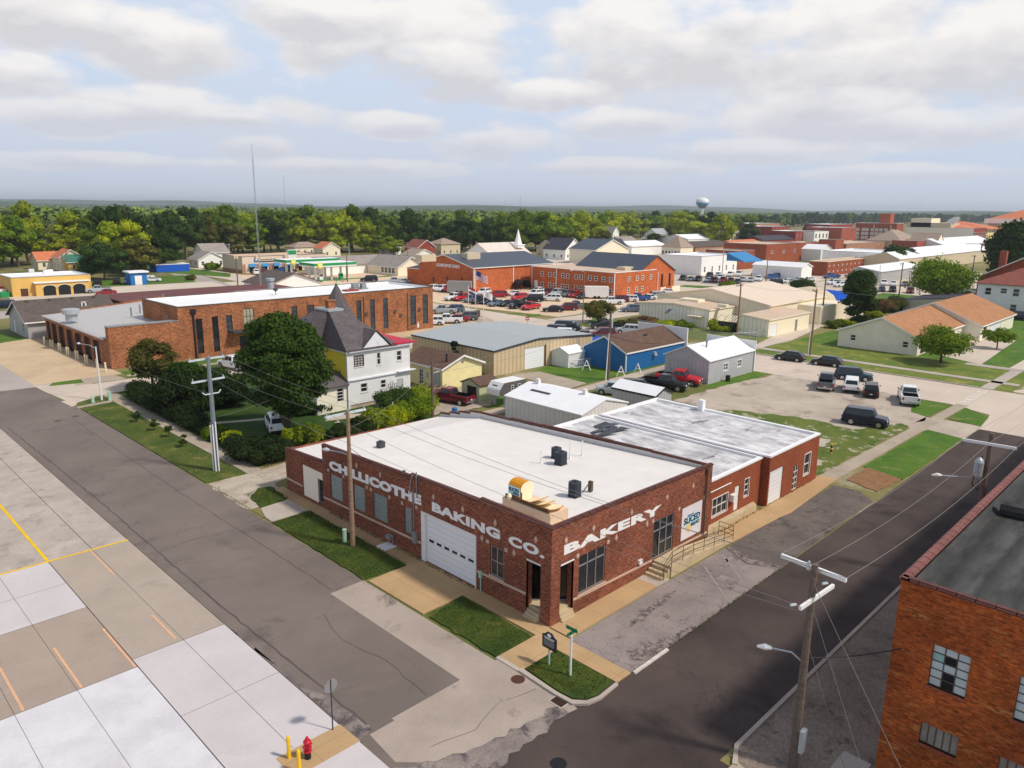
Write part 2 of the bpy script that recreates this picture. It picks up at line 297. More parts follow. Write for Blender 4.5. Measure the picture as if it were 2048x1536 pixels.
lined('ribbed_tan',C(206,184,150),.75,0,.38,w=.2,rustc=C(178,152,122),rust=.64); lined('ribbed_cream',C(246,238,220),.8,0,.26,w=.2,rustc=C(214,200,176),rust=.64); lined('ribbed_white',C(230,225,222),.6,0,.22,rustc=C(190,165,150),rust=.68)
lined('ribbed_silver',C(180,180,184),.55,0,.26,rustc=C(130,118,108),metal=.1,rust=.6); lined('clap_white',C(228,227,226),.14,1,.12,rustc=C(170,140,128),rust=.60); lined('clap_cream',C(238,230,210),.16,1,.12); lined('clap_yellow',C(235,222,165),.16,1,.14); lined('clap_green',C(196,200,160),.16,1,.22); lined('clap_blue',C(22,98,158),.3,1,.16,rustc=C(60,110,150),rust=.66); lined('clap_grey',C(172,170,168),.16,1,.12); lined('clap_bright_yellow',C(226,208,58),.14,1,.14)
lined('seam_white',C(240,240,242),.45,0,.06,.45,.05); lined('seam_grey',C(166,172,174),.5,1,.07,.5,.06,rustc=C(160,165,168)); lined('seam_navy',C(74,80,92),.5,1,.12,.5,.06); lined('seam_grey_x',C(188,184,182),.5,0,.08,.5,.06); lined('garage_white',C(234,235,238),.36,1,.22,.5,.03); lined('tank_rib',C(150,150,150),.1,1,.3)
lined('slat',C(170,160,150),.3,1,.5); lined('window_block',C(150,165,170),.2,1,.35); lined('seam_cream',C(226,206,186),.6,0,.08,.7,.08)
bricks('brick_bakery',C(150,84,60),C(118,58,44),C(152,116,96),.33,.13,.013,big=.4)
bricks('brick_orange',C(180,106,62),C(138,76,46),C(176,142,112),.45,.2,.02,big=.4); bricks('brick_red',C(160,86,56),C(142,72,46),C(160,104,78),.22,.08,.006,big=.25); bricks('brick_church',C(206,112,66),C(190,100,58),C(190,116,76),.6,.3,.02,big=.25)
bricks('brick_old',C(200,98,42),C(156,68,30),C(150,100,60),.27,.105,.011,stain=.53,stcol=C(190,140,80),big=.5); bricks('brick_town',C(184,98,74),C(156,78,60),C(176,112,92),.3,.12,.01); bricks('brick_mauve',C(168,70,56),C(144,58,48),C(156,94,82),.3,.12,.01); bricks('brick_tan',C(190,140,110),C(170,120,92),C(190,160,140),.3,.12,.01)
def blockmat():
    m,t,b=newmat('glass_block'); v=coords(t,'UV'); n=t.nodes.new('ShaderNodeTexBrick'); n.offset=0; n.inputs['Scale'].default_value=1; n.inputs['Brick Width'].default_value=.2; n.inputs['Row Height'].default_value=.2
    n.inputs['Mortar Size'].default_value=.014; n.inputs['Color1'].default_value=(*C(128,140,140),1); n.inputs['Color2'].default_value=(*C(104,118,120),1); n.inputs['Mortar'].default_value=(*C(178,180,176),1)
    t.links.new(v,n.inputs['Vector']); t.links.new(n.outputs[0],b.inputs['Base Color']); b.inputs['Roughness'].default_value=.3
blockmat()
shingle('shingle_grey',C(106,98,100)); shingle('shingle_brown',C(110,86,74)); shingle('shingle_tan',C(184,132,94),.3); shingle('shingle_taupe',C(104,94,88)); shingle('shingle_red',C(150,90,78),.3); shingle('shingle_dark',C(76,76,86),.3); shingle('shingle_light',C(165,155,148),.3)
glass('glass'); glass('glass_grey',C(60,66,72),.15); glass('car_glass',(.02,.024,.03),.06)
def roofpatch():
    m,t,b=newmat('roof_weathered'); v=coords(t,'UV'); n=noise(t,mapping(t,v,(1,.45,1)),.9,9,.7); n2=noise(t,mapping(t,v,(.25,.9,1),(3,2,0)),.8,8,.68)
    col=mixc(t,ramp(t,n,[(.38,0),(.62,1)]),C(224,222,222),C(158,156,160)); col=mixc(t,ramp(t,n2,[(.60,0),(.66,.95)]),col,C(78,74,72)); n3=noise(t,v,2.2,6,.7); col=mixc(t,ramp(t,n3,[(.64,0),(.68,.8)]),col,C(100,92,88))
    t.links.new(col,b.inputs['Base Color']); b.inputs['Roughness'].default_value=.8; bump(t,b,n,.02,.5)
    m,t,b=newmat('roof_tar'); v=coords(t,'UV'); s=t.nodes.new('ShaderNodeSeparateXYZ'); t.links.new(v,s.inputs[0])
    n=noise(t,mapping(t,v,(.35,1.3,1)),1.1,9,.7); fr=mth(t,'FRACT',mth(t,'DIVIDE',mth(t,'ADD',s.outputs[1],mth(t,'MULTIPLY',n,.5)),2.4)); bnd=ramp(t,fr,[(0,.25),(.28,.9),(.5,.35),(.62,1.),(.9,.5),(1,.25)]); col=mixc(t,ramp(t,n,[(.3,0),(.7,1)]),C(32,34,34),C(98,96,94)); col=mixc(t,1.,col,bnd,'MULTIPLY')
    t.links.new(col,b.inputs['Base Color']); b.inputs['Roughness'].default_value=.8; bump(t,b,noise(t,v,6,6,.7),.03,.8)
roofpatch()
ground('g_earth',C(96,102,52),C(140,128,84),.05,3.,.25,C(170,158,138),(.55,.7))
ground('g_grass',C(50,70,24),C(74,88,32),.5,11.,.55,C(116,108,52),(.58,.74),bmp=.04); ground('g_grass_dry',C(62,82,30),C(94,102,42),.4,11.,.5,C(140,126,74),(.56,.72),bmp=.04); ground('g_lawn',C(86,108,38),C(118,126,50),.25,8.,.4,C(160,146,78),(.54,.70),bmp=.03); ground('g_lawn_green',C(64,100,26),C(88,118,34),.3,9.,.45,C(126,124,68),(.55,.70),bmp=.03)
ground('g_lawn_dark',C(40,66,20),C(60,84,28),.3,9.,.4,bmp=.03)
ground('g_asphalt_w',C(112,101,95),C(127,115,108),.14,14.,.18,C(94,85,81),(.56,.72),crack=.16,ckw=.004,cks=.55,bmp=.006)
ground('g_asphalt_e',C(64,55,53),C(88,76,72),.12,14.,.22,C(50,43,42),(.54,.70),crack=.14,ckw=.004,cks=.5,bmp=.006)
ground('g_asphalt_old',C(150,138,134),C(128,118,115),.3,12.,.25,C(60,52,52),(.60,.72),crack=1.1,bmp=.01); ground('g_asphalt_patch',C(116,106,100),C(96,88,84),.4,12.,.3,C(58,52,50),(.56,.7),crack=.8)
ground('g_conc_tan',C(190,158,118),C(176,146,108),.25,10.,.08,C(160,128,96),(.62,.8),joint=(1.9,1.9),bmp=.004); ground('g_conc_grey',C(188,176,164),C(170,158,148),.2,10.,.1,C(140,128,122),(.6,.8),bmp=.004)
ground('g_conc_walk',C(178,164,146),C(160,146,130),.4,9.,.16,C(130,118,104),(.6,.76),joint=(1.6,1.6),bmp=.006)
ground('g_conc_cross',C(178,162,150),C(160,146,136),.25,11.,.12,C(104,94,92),(.60,.74),bmp=.005); ground('g_conc_worn',C(112,102,102),C(150,138,130),.55,10.,.3,C(88,80,82),(.5,.62))
ground('g_conc_road',C(206,190,174),C(192,178,164),.12,9.,.1,C(166,152,142),(.6,.78),joint=(6.,4.5),bmp=.004,jw=.03,jc=.7); ground('g_conc_apron',C(206,182,150),C(190,164,134),.15,9.,.1,C(168,140,116),(.58,.76),joint=(7.,6.),jw=.03,jc=.7)
ground('p_tan',C(176,162,148),C(166,152,140),.2,10.,.07,C(150,136,128),(.6,.8),bmp=.003); ground('p_warm',C(170,154,140),C(158,142,130),.25,10.,.08,C(140,124,116),(.6,.8),bmp=.003); ground('p_light',C(204,196,196),C(194,186,187),.25,10.,.05,C(188,180,184),(.6,.8),bmp=.003); ground('p_white',C(210,207,210),C(201,197,202),.3,10.,.07,C(216,214,218),(.45,.65),bmp=.003); ground('p_line',C(186,174,163),C(170,157,148),.5,9.,.12,C(146,136,131),(.54,.7),joint=(0,1.55),jc=.7)
ground('g_gravel',C(190,176,160),C(170,156,143),.2,6.,.22,C(140,126,112),(.53,.68),bmp=.02); ground('g_gravel_light',C(192,180,164),C(164,150,134),.5,8.,.35,C(120,104,88),(.58,.7),bmp=.03); ground('g_gravel_dark',C(122,108,97),C(148,132,119),.5,9.,.45,C(78,70,62),(.56,.7),bmp=.03)
ground('g_mulch',C(150,108,78),C(128,98,66),1.2,10.,.45,C(90,98,48),(.6,.72),bmp=.04); ground('g_lot',C(222,196,166),C(208,182,154),.06,6.,.1,C(192,166,140),(.58,.75)); ground('g_far_lot',C(208,194,178),C(190,176,160),.04,4.,.12,C(150,140,120),(.6,.75))
ground('g_road_far',C(176,166,158),C(160,150,144),.06,6.,.1); ground('g_stain',C(78,70,69),C(112,102,98),2.,10.,.3,C(146,134,130),(.46,.58),bmp=.006); ground('g_tar',C(50,42,42),C(72,62,60),.8,10.,.3); ground('l_yellow',C(238,196,20),C(224,176,16),1.5,10.,.12,C(200,170,90),(.66,.8)); ground('l_orange',C(226,172,134),C(206,166,138),2.,10.,.15); ground('l_blue',C(122,146,176),C(142,142,150),2.5,10.,.2,C(148,136,132),(.36,.48)); ground('l_white',C(226,220,214),C(190,180,172),2.,10.,.12)
ground('g_woods',C(46,66,24),C(62,82,30),.02,.6,.4)
# ---------------------------------------------------------------- ground
RX=lambda x0,y0,x1,y1:[(x0,y0),(x1,y0),(x1,y1),(x0,y1)]
def sheet(name,m,polys,z):
    b=MB()
    for p in polys: b.prism(p,z-.003,z,cap=True)
    return struct(name,b,m)
def slab(name,m,polys,h,z=0):
    b=MB()
    for p in polys: b.prism(p,z,h)
    return struct(name,b,m)
def wob(poly,step=.7,amp=.12,seed=1):
    r=random.Random(seed); o=[]
    for i in range(len(poly)):
        a,b=poly[i],poly[(i+1)%len(poly)]; L=math.hypot(b[0]-a[0],b[1]-a[1]); n=max(1,int(L/step)); nx,ny=-(b[1]-a[1])/max(L,.01),(b[0]-a[0])/max(L,.01)
        for k in range(n): t=k/n; w=0 if k==0 else r.uniform(-amp,amp); o.append((a[0]+(b[0]-a[0])*t+nx*w,a[1]+(b[1]-a[1])*t+ny*w))
    return o
b=MB(); b.box(-9000,-6000,-.5,12000,12000,0); struct('ground',b,'g_earth')
# two roads and their crossing
sheet('west_street','g_asphalt_w',[RX(15,24,23.2,88),[(15,88),(23.2,88),(22.6,96),(22.3,320),(15,320)],[(15,21.6),(16.9,20.4),(16.9,24),(15,24)]],.006)
sheet('east_street','g_asphalt_e',[[(-60,12.6),(88.6,12.6),(88.4,18.6),(88.4,18.75),(27,18.7),(-60,18.7)],RX(-60,-40,25,12.6)],.006)
sheet('crossing_slab','g_conc_cross',[[(16.9,20.2),(20.5,19.3),(23.3,18.8),(23.6,20.2),(23.4,24.1),(16.9,24.1)],RX(20.9,24.1,23.2,35.6),[(15.4,21.8),(16.9,20.3),(16.9,23.9),(15.6,23.9)]],.01)
sheet('worn_patch','g_conc_worn',[wob([(14.5,18.5),(22.8,18.9),(23.2,19.6),(20.5,19.7),(17,20.6),(15.2,21.6)],.4,.2,3),wob([(15.05,23.9),(15.9,24.1),(15.7,26.5),(15.2,31),(15.05,36)],.5,.15,4)],.014)
sheet('north_street','g_conc_road',[[(23.0,95.2),(98,95.2),(98,102.2),(22.4,102.2)],[(22.7,91.8),(26,94.4),(26,95.2),(22.5,95.2)],[(22.4,102.2),(28,102.2),(27,103.4),(22.3,106)]],.0105)
sheet('far_street','g_conc_road',[[(98,11),(110,11),(110.5,60),(111.5,92),(113,104),(113,420),(104,420),(101,112),(98,104)],[(88.6,12.4),(98,11),(98,24.2),(95.8,19.5),(88.4,18.8)],[(110,11),(260,9),(260,19),(113.7,19.8),(111,21)]],.0145)
sheet('cross_street','g_conc_road',[RX(113,95,330,103)],.011)
sheet('alley','g_gravel',[[(44,57.2),(70,57.6),(98,58.1),(98,60.3),(83,60),(70,59.3),(44,59.2)],],.012)
sheet('highway','g_road_far',[[(-40,166),(150,186),(400,210),(400,222),(150,198),(-40,178)],[(31,104),(31.5,140),(27,142),(24,150),(24,400),(12,400),(12,106)],[(95,206),(118,330),(110,330),(88,206)]],.008)
sheet('kiosk_lot','g_far_lot',[[(40,196.5),(86,200),(93,206),(96,222),(44,226)]],.022)
sheet('street_base','g_asphalt_e',[RX(-60,18.5,27.3,22.6)],.003)
sheet('garage_apron','g_conc_apron',[[(22.4,106),(32.6,105.9),(32.6,143.5),(24,150),(22.3,142)]],.015)
sheet('town_pavement','g_far_lot',[[(60,104.5),(98,104.5),(101,113),(104,186),(60,180),(42,140),(42,126)],[(118,104),(330,104),(330,205),(120,186),(118,140)],[(113,20),(330,20),(330,95),(150,95),(150,63),(190,60),(190,40),(150,23)],[(60,212),(150,224),(330,240),(330,200),(150,199),(60,190)]],.005)
sheet('church_lot','g_lot',[[(118,105),(154.6,106),(154.6,149),(136,150),(134,188),(116,180),(114,136)],[(154.8,105),(196,106),(196,117),(154.8,117)]],.012)
sheet('police_lot','g_conc_apron',[[(66,104.8),(99,104.8),(101,112),(104,180),(90.5,180),(90.5,109.6),(66,109.6)]],.012)
sheet('shared_lot','g_far_lot',[RX(196,103,245,140)],.014)
sheet('gas_forecourt','g_lot',[[(104,190),(150,196),(150,236),(112,238),(104,215)]],.016)
sheet('gravel_lot','g_gravel',[wob([(74.8,40.9),(78,34.1),(77.4,27.9),(83.7,24.4),(88.8,24.0),(97.8,28),(98.1,46.2),(88,47.2),(75,47.6)],1.2,.35,5),[(83,18.8),(90,18.8),(89.4,24.2),(83.5,24.4)]],.016)
sheet('hillside_lawns','g_lawn',[RX(110.4,20.5,128,57),[(116.4,61.2),(128,61.2),(127.8,73.9),(124.2,92),(112,92),(112.4,86),(117.5,84)]],.02)
sheet('big_lawns','g_lawn_green',[[(128,20.5),(200,20.5),(200,60),(154,57),(128,57)],[(195,62),(225,62),(225,76),(200,76)],RX(118,203,148,206),[(60,226),(92,224),(98,248),(60,245)],[(106,232),(112,244),(109,300),(84,300),(84,262),(96,262)],[(200,125),(204,114),(222,104.5),(196.5,104.5),(194,124)]],.018)
slab('far_walk','g_conc_grey',[RX(114.8,20.8,116.3,58),[(110.2,22.6),(128,22.6),(128,24),(110.2,24)],RX(126,24,128,30)],.08)
sheet('drives','g_conc_road',[[(116,57.5),(128,57.5),(150,61),(150,66),(127,61.3),(116,59)],[(128,28.2),(158,30),(158,37),(132,35.5)],[(128,20.6),(170,20.6),(170,24.6),(128,24.6)],[(110,58),(116.3,56.8),(116.3,61.3),(111,62)]],.026)
slab('verge_curb','g_conc_grey',[RX(110.1,24.2,110.4,57),],.14)
# yards of the block
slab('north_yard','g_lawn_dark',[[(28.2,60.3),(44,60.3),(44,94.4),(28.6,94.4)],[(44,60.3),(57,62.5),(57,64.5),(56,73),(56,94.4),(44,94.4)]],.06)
slab('north_verge','g_grass_dry',[[(23.3,58.2),(26.6,58.0),(26.7,90.7),(23.1,90.2)],[(22.9,91.3),(26.6,91.8),(27.3,93.2),(26,94.4),(23.6,93)],[(28,95),(56,94.5),(56,95.2),(28,95.3)]],.09)
slab('north_walk','g_conc_walk',[RX(26.75,57.9,28.1,91.2),[(23.0,90.3),(26.6,90.8),(26.6,91.7),(22.8,91.2)],RX(26.8,91.3,28.3,95)],.08)
sheet('gravel_drive','g_gravel_light',[wob([(23.3,50.6),(26.3,50.4),(27.4,54.5),(30,55.2),(44,55.2),(44,59.2),(28,58.2),(23.3,58)],.8,.25,6)],.012)
slab('grass_strip','g_grass',[wob([(23.4,47.2),(26.4,47.3),(26.2,35.4),(23.2,35.6)],.5,.08,7),wob([(23.4,29.5),(26.2,30.0),(26.0,24.2),(23.4,24.2)],.5,.07,8),wob([(24.1,50.4),(26.4,50.6),(26.7,53.8),(25.8,54.2),(24.4,52.6)],.5,.12,9),
  [(23.75,22.5),(26.05,22.5),(26.0,18.9),(24.6,18.75),(24.0,18.95),(23.65,19.4),(23.6,20.2)]],.09)
slab('walk_west','g_conc_tan',[RX(26.3,24.2,27.42,53.2),RX(23.35,30.0,26.3,35.3),RX(23.6,22.55,27.3,24.2),RX(26.1,18.7,27.2,22.55),RX(27.42,22.75,35.4,24.22)],.06)
slab('walk_drive','g_conc_grey',[[(23.4,47.4),(26.3,47.5),(26.3,50.4),(24,50.2),(23.5,48.6)],RX(23.35,24.2,23.6,22.5),RX(35.4,22.75,36.7,24.2)],.055)
slab('curb','g_conc_grey',[[(23.35,22.6),(23.62,22.6),(23.45,20.2),(23.52,19.3),(23.95,18.8),(24.6,18.62),(26.0,18.7),(26,18.55),(24.5,18.45),(23.8,18.6),(23.3,19.1),(23.25,20.2)],RX(26.2,12.42,120,12.6),[(26.2,12.6),(26.2,12.42),(25.2,11.9),(25.1,12.1)]],.12)
b=MB(); b.box(27.3,18.5,0,30.2,18.66,.1); struct('parking_curb',b,'l_white')
sheet('parking_strip','g_asphalt_old',[[(27.25,18.7),(43.1,18.75),(42.0,20.5),(43.2,22.7),(27.25,22.7)]],.012)
sheet('parking_strip_far','g_asphalt_patch',[[(43.1,18.75),(59.3,18.9),(60.6,20.5),(60.5,22.5),(43.2,22.7),(42,20.5)]],.0125)
sheet('tar_stain','g_stain',[wob([(28.1,19.4),(28.6,18.78),(33.4,18.8),(31.4,19.2),(30.2,19.7),(29.2,19.8),(28.6,20.1)],.22,.16,11),wob([(30.6,21.2),(32.2,21.25),(34,21.4),(36,21.75),(35.2,21.9),(33,21.75),(31.8,21.6),(31,21.5)],.22,.13,12),wob([(42.3,20.6),(43.3,22.6),(43.7,22.6),(43,20.4),(43.4,18.9),(42.9,18.9)],.3,.06,13)],.016)
def strip(pts,w,seed=1):
    r=random.Random(seed); L=[];Rr=[]
    P=[]
    for p,q in zip(pts,pts[1:]):
        n=max(1,int(math.hypot(q[0]-p[0],q[1]-p[1])/.6))
        for i in range(n): P.append((p[0]+(q[0]-p[0])*i/n+r.uniform(-.06,.06),p[1]+(q[1]-p[1])*i/n+r.uniform(-.06,.06)))
    P.append(pts[-1])
    for i,p in enumerate(P):
        a,b=P[max(i-1,0)],P[min(i+1,len(P)-1)]; d=math.hypot(b[0]-a[0],b[1]-a[1]); nx,ny=-(b[1]-a[1])/d,(b[0]-a[0])/d; k=w*r.uniform(.5,1.2); L.append((p[0]+nx*k,p[1]+ny*k)); Rr.append((p[0]-nx*k,p[1]-ny*k))
    return [[L[i],Rr[i],Rr[i+1],L[i+1]] for i in range(len(P)-1)]
S_=strip([(15.9,24.5),(15.7,40),(15.9,60),(15.6,87)],.05,3)+strip([(21.2,36),(21,60),(21.3,88)],.02,4)+strip([(19,24.3),(19.3,28),(18.7,31),(19.4,34)],.015,5)+strip([(15.9,48),(18,48.4),(20.5,48),(23.2,48.5)],.015,6)+strip([(17,21.5),(19,21),(21,21.6),(23,21.1)],.012,9)
ground('g_seam',C(98,88,86),C(84,76,74),1.,10.,.2); sheet('tar_seams','g_seam',S_,.0175)
sheet('blue_lines','l_blue',[[(36.8,18.9),(37.0,18.9),(39.9,22.2),(39.7,22.2)],[(39.5,19.4),(39.7,19.4),(42.3,22.3),(42.1,22.3)],wob(RX(38.9,20.3,39.6,20.9),.3,.08,2),wob(RX(41.4,21.5,42.3,21.8),.3,.05,3),wob(RX(41.2,20.2,42,20.5),.3,.05,4)],.02)
slab('walk_east','g_conc_tan',[[(43.6,22.8),(50.8,22.5),(52.2,22.3),(62.0,22.9),(62.0,24.3),(43.6,24.3)]],.06)
slab('walk_east_far','g_conc_walk',[[(62,22.9),(85,22.6),(98.5,22.4),(98.5,23.6),(85,23.8),(62,24.3)]],.06)
ground('g_weeds',C(74,96,32),C(104,112,46),.35,9.,.5,C(176,164,146),(.54,.62),bmp=.03)
slab('weedy_ground','g_weeds',[wob([(61,24.4),(84,24.2),(84.6,25.2),(78.4,28),(78.9,34),(75.6,41),(66,47.5),(57,47.5),(61,40)],.8,.35,15)],.04)
sheet('crosswalk','l_white',[[G(Z8(1700+k*22,448-k*13)),G(Z8(1752+k*22,452-k*13)),G(Z8(1760+k*22,446-k*13)),G(Z8(1708+k*22,442-k*13))] for k in range(5)],.02)
slab('east_grass','g_lawn_green',[wob([(67,22.6),(66,18.95),(83.2,18.95),(84,22.4)],.8,.1,14),[(89.6,18.9),(94.5,19.3),(97.3,22.3),(90.4,22.3)],wob([(89.6,24.2),(97.2,24),(97.6,28),(90.5,26)],.6,.2,16)],.05)
sheet('bare_patch','g_gravel_light',[wob([(62,25.2),(66,25.5),(66.5,28.8),(62.2,31)],.6,.3,17),wob([(70,27.5),(73,28),(72,31),(69,30)],.6,.3,18)],.055)
slab('mulch_bed','g_mulch',[wob([(61.5,19.4),(66,19.1),(67,22.2),(62.5,22.3)],.5,.15,19)],.055)
sheet('shed_lawn','g_lawn_green',[[(74,60.2),(83.2,60.2),(84.5,69),(83,72),(72.6,69.6)],[(83,60.2),(98,60.5),(98,62),(83.2,61.9)],wob([(83.5,47.6),(97.6,46.6),(98,49),(84.5,49)],.6,.2,21),[(57,59.6),(70,59.8),(69.4,69),(66,64),(57,62)]],.02)
sheet('shed_drive','g_conc_walk',[[(70,59.6),(74.2,60.2),(75.0,69.4),(70.3,70.3)],wob([(50,61.5),(57,60.4),(63,64),(66,69.6),(58.4,69.8),(50.5,66)],.7,.3,22)],.068)
sheet('north_walks','g_conc_walk',[[(32.7,103.6),(60,104),(99,104),(99,105),(60,105.2),(32.7,104.8)],[(26,102.6),(32,102.4),(31.6,106.2),(27.6,106.2)],RX(99,95.6,99.9,98.2)],.02)
slab('police_grass','g_lawn_green',[[(32.9,104.9),(60,105.3),(60,107.9),(32.9,107.2)],[(32.8,102.6),(60,102.6),(60,103.4),(32.6,103.4)],[(23.6,104.4),(27.3,103.6),(27.6,106),(24.4,106)],wob([(26.2,142.6),(30.8,144.8),(28.6,153.4),(25.8,152)],.8,.2,23),[(98.8,95.6),(102.5,94.4),(100,93.2),(97.4,93.6)],[(113.2,107.6),(117,107.8),(118.2,109.5),(115.2,110.8)],[(112.6,113.2),(115.6,111.8),(115.6,113),(113,114.4)],[(112.6,90.6),(115.4,91.4),(114,95),(112.9,94.6)],[(116.6,91),(124,92),(122,97),(117.8,96.6)]],.045)
slab('flag_island','g_gravel',[[(99.2,105.2),(102.2,106),(106,113),(108,122),(105.6,122),(101.4,113)]],.1)
# the paved lot west of the street, slab by slab
b=MB(); z=.004
for (x0,y0,x1,y1,m) in [(10.3,51.3,15,170,0),(-30,51.3,10.28,170,0),(10.3,36.6,15,51.28,1),(-30,43.6,10.28,51.28,2),(-30,35.8,10.28,43.58,3),(-30,-20,10.28,35.78,4),(10.3,-20,15,36.58,2)]: b.prism(RX(x0,y0,x1,y1),0,.05+.001*m,m)
struct('concrete_lot',b,('p_line','p_tan','p_light','p_warm','p_white'))
sheet('lot_joints','g_tar',[RX(10.26,-20,10.30,51.3),RX(12.8,25.4,12.815,51.2),RX(12.8,51.4,12.83,120),RX(10.27,51.4,10.3,120),RX(7.6,20,7.615,51),RX(5.1,20,5.115,51),RX(10.3,36.58,15,36.6),RX(10.3,30.6,15,30.615),RX(-20,35.78,10.3,35.8),RX(-20,43.58,10.3,43.6),RX(14.98,24,15.01,110),RX(-20,47.4,10.2,47.415)],.0585)
sheet('yellow_lines','l_yellow',[RX(10.18,51.4,10.36,120),[(-20,51.9),(-20,51.7),(15,51.12),(15,51.3)]],.061)
sheet('orange_lines','l_orange',[RX(12.6,46.6,12.7,51.1),RX(12.5,37,12.62,40.2),RX(10.12,35.85,10.24,40.6),RX(7.75,35.85,7.87,40.4),RX(5.4,35.85,5.52,40.3),RX(3,35.85,3.12,40.3)],.0612)
slab('hydrant_pad','g_conc_tan',[[(12,25.3),(15.02,25.3),(15.05,23.8),(12,23.8)]],.064); slab('drain_corner','g_conc_walk',[[(13,12.3),(25.2,12.1),(26.2,12.42),(29.1,12.4),(29.1,9.6),(24,9.2),(13,8)]],.05)
sheet('warehouse_yard','g_gravel_dark',[[(25.5,12.4),(90,12.4),(90,7.9),(29,7.9),(28.2,8.9),(24.6,9.2)]],.055); slab('warehouse_walk','g_conc_grey',[RX(26,8.1,29.15,9.2)],.09); sheet('corner_weeds','g_grass',[wob(RX(23.8,8.6,25.6,10.2),.4,.2,5)],.06)
# hills on the skyline
def hills(name,d,h,seed,a0=-20,a1=110):
    r=random.Random(seed); b=MB(); n=90; ph=[r.uniform(0,6) for _ in range(6)]; pts=[]
    for i in range(n+1):
        a=R(a0+(a1-a0)*i/n); hh=h*(.72+.16*math.sin(a*9+ph[0])+.10*math.sin(a*21+ph[1])+.05*math.sin(a*53+ph[2])); pts.append((math.sin(a),math.cos(a),hh))
    for i in range(n):
        for (k0,z0,k1,z1) in ((1,0,1.10,1),(1.10,1,1.35,1.),(1.35,1,1.6,0)):
            p,q=pts[i],pts[i+1]; b.poly([(q[0]*d*k0,q[1]*d*k0,q[2]*z0),(p[0]*d*k0,p[1]*d*k0,p[2]*z0),(p[0]*d*k1,p[1]*d*k1,p[2]*z1),(q[0]*d*k1,q[1]*d*k1,q[2]*z1)][::-1])
    struct(name,b,'g_woods')
hills('hills',3300,36,1); hills('hills_far',6000,66,2)
# ---------------------------------------------------------------- windows and doors set into wall openings
def PT(face,c):
    return {'W':lambda u,z,d:(c-d,u,z),'E':lambda u,z,d:(c+d,u,z),'S':lambda u,z,d:(u,c-d,z),'N':lambda u,z,d:(u,c+d,z)}[face]
def bxp(b,face,c,u0,z0,u1,z1,d0,d1,m=0):
    """box on a wall, from d0 to d1 metres out of the plane"""
    f=PT(face,c); p=f(u0,z0,d0); q=f(u1,z1,d1); b.box(min(p[0],q[0]),min(p[1],q[1]),min(p[2],q[2]),max(p[0],q[0]),max(p[1],q[1]),max(p[2],q[2]),m)
def window(par,face,c,o,nx=2,nz=2,fw=.06,frame='window_white',pane='glass',rec=.08,name='window',sill=None,label=None,trim=0):
    u0,z0,u1,z1=o[:4]; b=MB(); d=-rec
    if trim: 
        for a in ((u0-trim,z0-trim,u0,z1+trim),(u1,z0-trim,u1+trim,z1+trim),(u0,z1,u1,z1+trim),(u0,z0-trim,u1,z0)): bxp(b,face,c,*a,-.01,.03)
    for i in range(nx+1): u=u0+fw/2+(u1-u0-fw)*i/nx; bxp(b,face,c,u-fw/2,z0,u+fw/2,z1,d-.03,d+.03)
    for i in range(nz+1): z=z0+fw/2+(z1-z0-fw)*i/nz; bxp(b,face,c,u0+fw,z-fw/2,u1-fw,z+fw/2,d-.026,d+.026)
    w_=b.obj(name,par,frame,label); g=MB(); f=PT(face,c); q=[f(u0,z0,d-.01),f(u1,z0,d-.01),f(u1,z1,d-.01),f(u0,z1,d-.01)]; g.poly(q if face in 'SE' else q[::-1]); g.obj('pane',w_,pane)
    if sill:
        s=MB(); bxp(s,face,c,u0-.08,z0-.09,u1+.08,z0,-.02,.07); s.obj('sill',w_,sill)
    return w_
def panel(par,face,c,o,mat,name='door',rec=.06,label=None,th=.05,handle=False):
    b=MB(); bxp(b,face,c,*o[:4],-rec-th,-rec); d=b.obj(name,par,mat,label)
    if handle: h=MB(); u=o[0]+(o[2]-o[0])*.85; bxp(h,face,c,u-.04,o[1]+.95,u+.04,o[1]+1.1,-rec,-rec+.05); h.obj('handle',d,'black_metal')
    return d
def wr(face,c,f,x0,y0,x1,y1):
    P=PY if face=='W' else PX; a=P(f(x0,y0),c); b=P(f(x1,y1),c); return (min(a[0],b[0]),min(a[1],b[1]),max(a[0],b[0]),max(a[1],b[1]))
def gable_mb(x0,y0,x1,y1,h,rise,ridge='x',ov=.3,th=.14,ridge_at=.5,h2=None):
    """pitched roof slabs; returns (roof mesh, apex lines for the gable walls)"""
    b=MB(); h2=h if h2 is None else h2
    if ridge=='x': A=lambda u,v,z:(u,v,z); u0,u1,v0,v1=x0,x1,y0,y1
    else: A=lambda u,v,z:(v,u,z); u0,u1,v0,v1=y0,y1,x0,x1
    vm=v0+(v1-v0)*ridge_at; s0=rise/(vm-v0); s1=(h+rise-h2)/(v1-vm)
    for (va,za,vb,zb) in ((v0-ov,h-s0*ov,vm,h+rise),(v1+ov,h2-s1*ov,vm,h+rise)):
        p=[A(u0-ov,va,za),A(u1+ov,va,za),A(u1+ov,vb,zb),A(u0-ov,vb,zb)]
        if (ridge=='x')!=(va<vm): p=p[::-1]
        t=[(q[0],q[1],q[2]+th) for q in p]; b.poly(t); b.poly(p[::-1])
        for i in range(4): j=(i+1)%4; b.poly([p[i],p[j],t[j],t[i]])
    return b
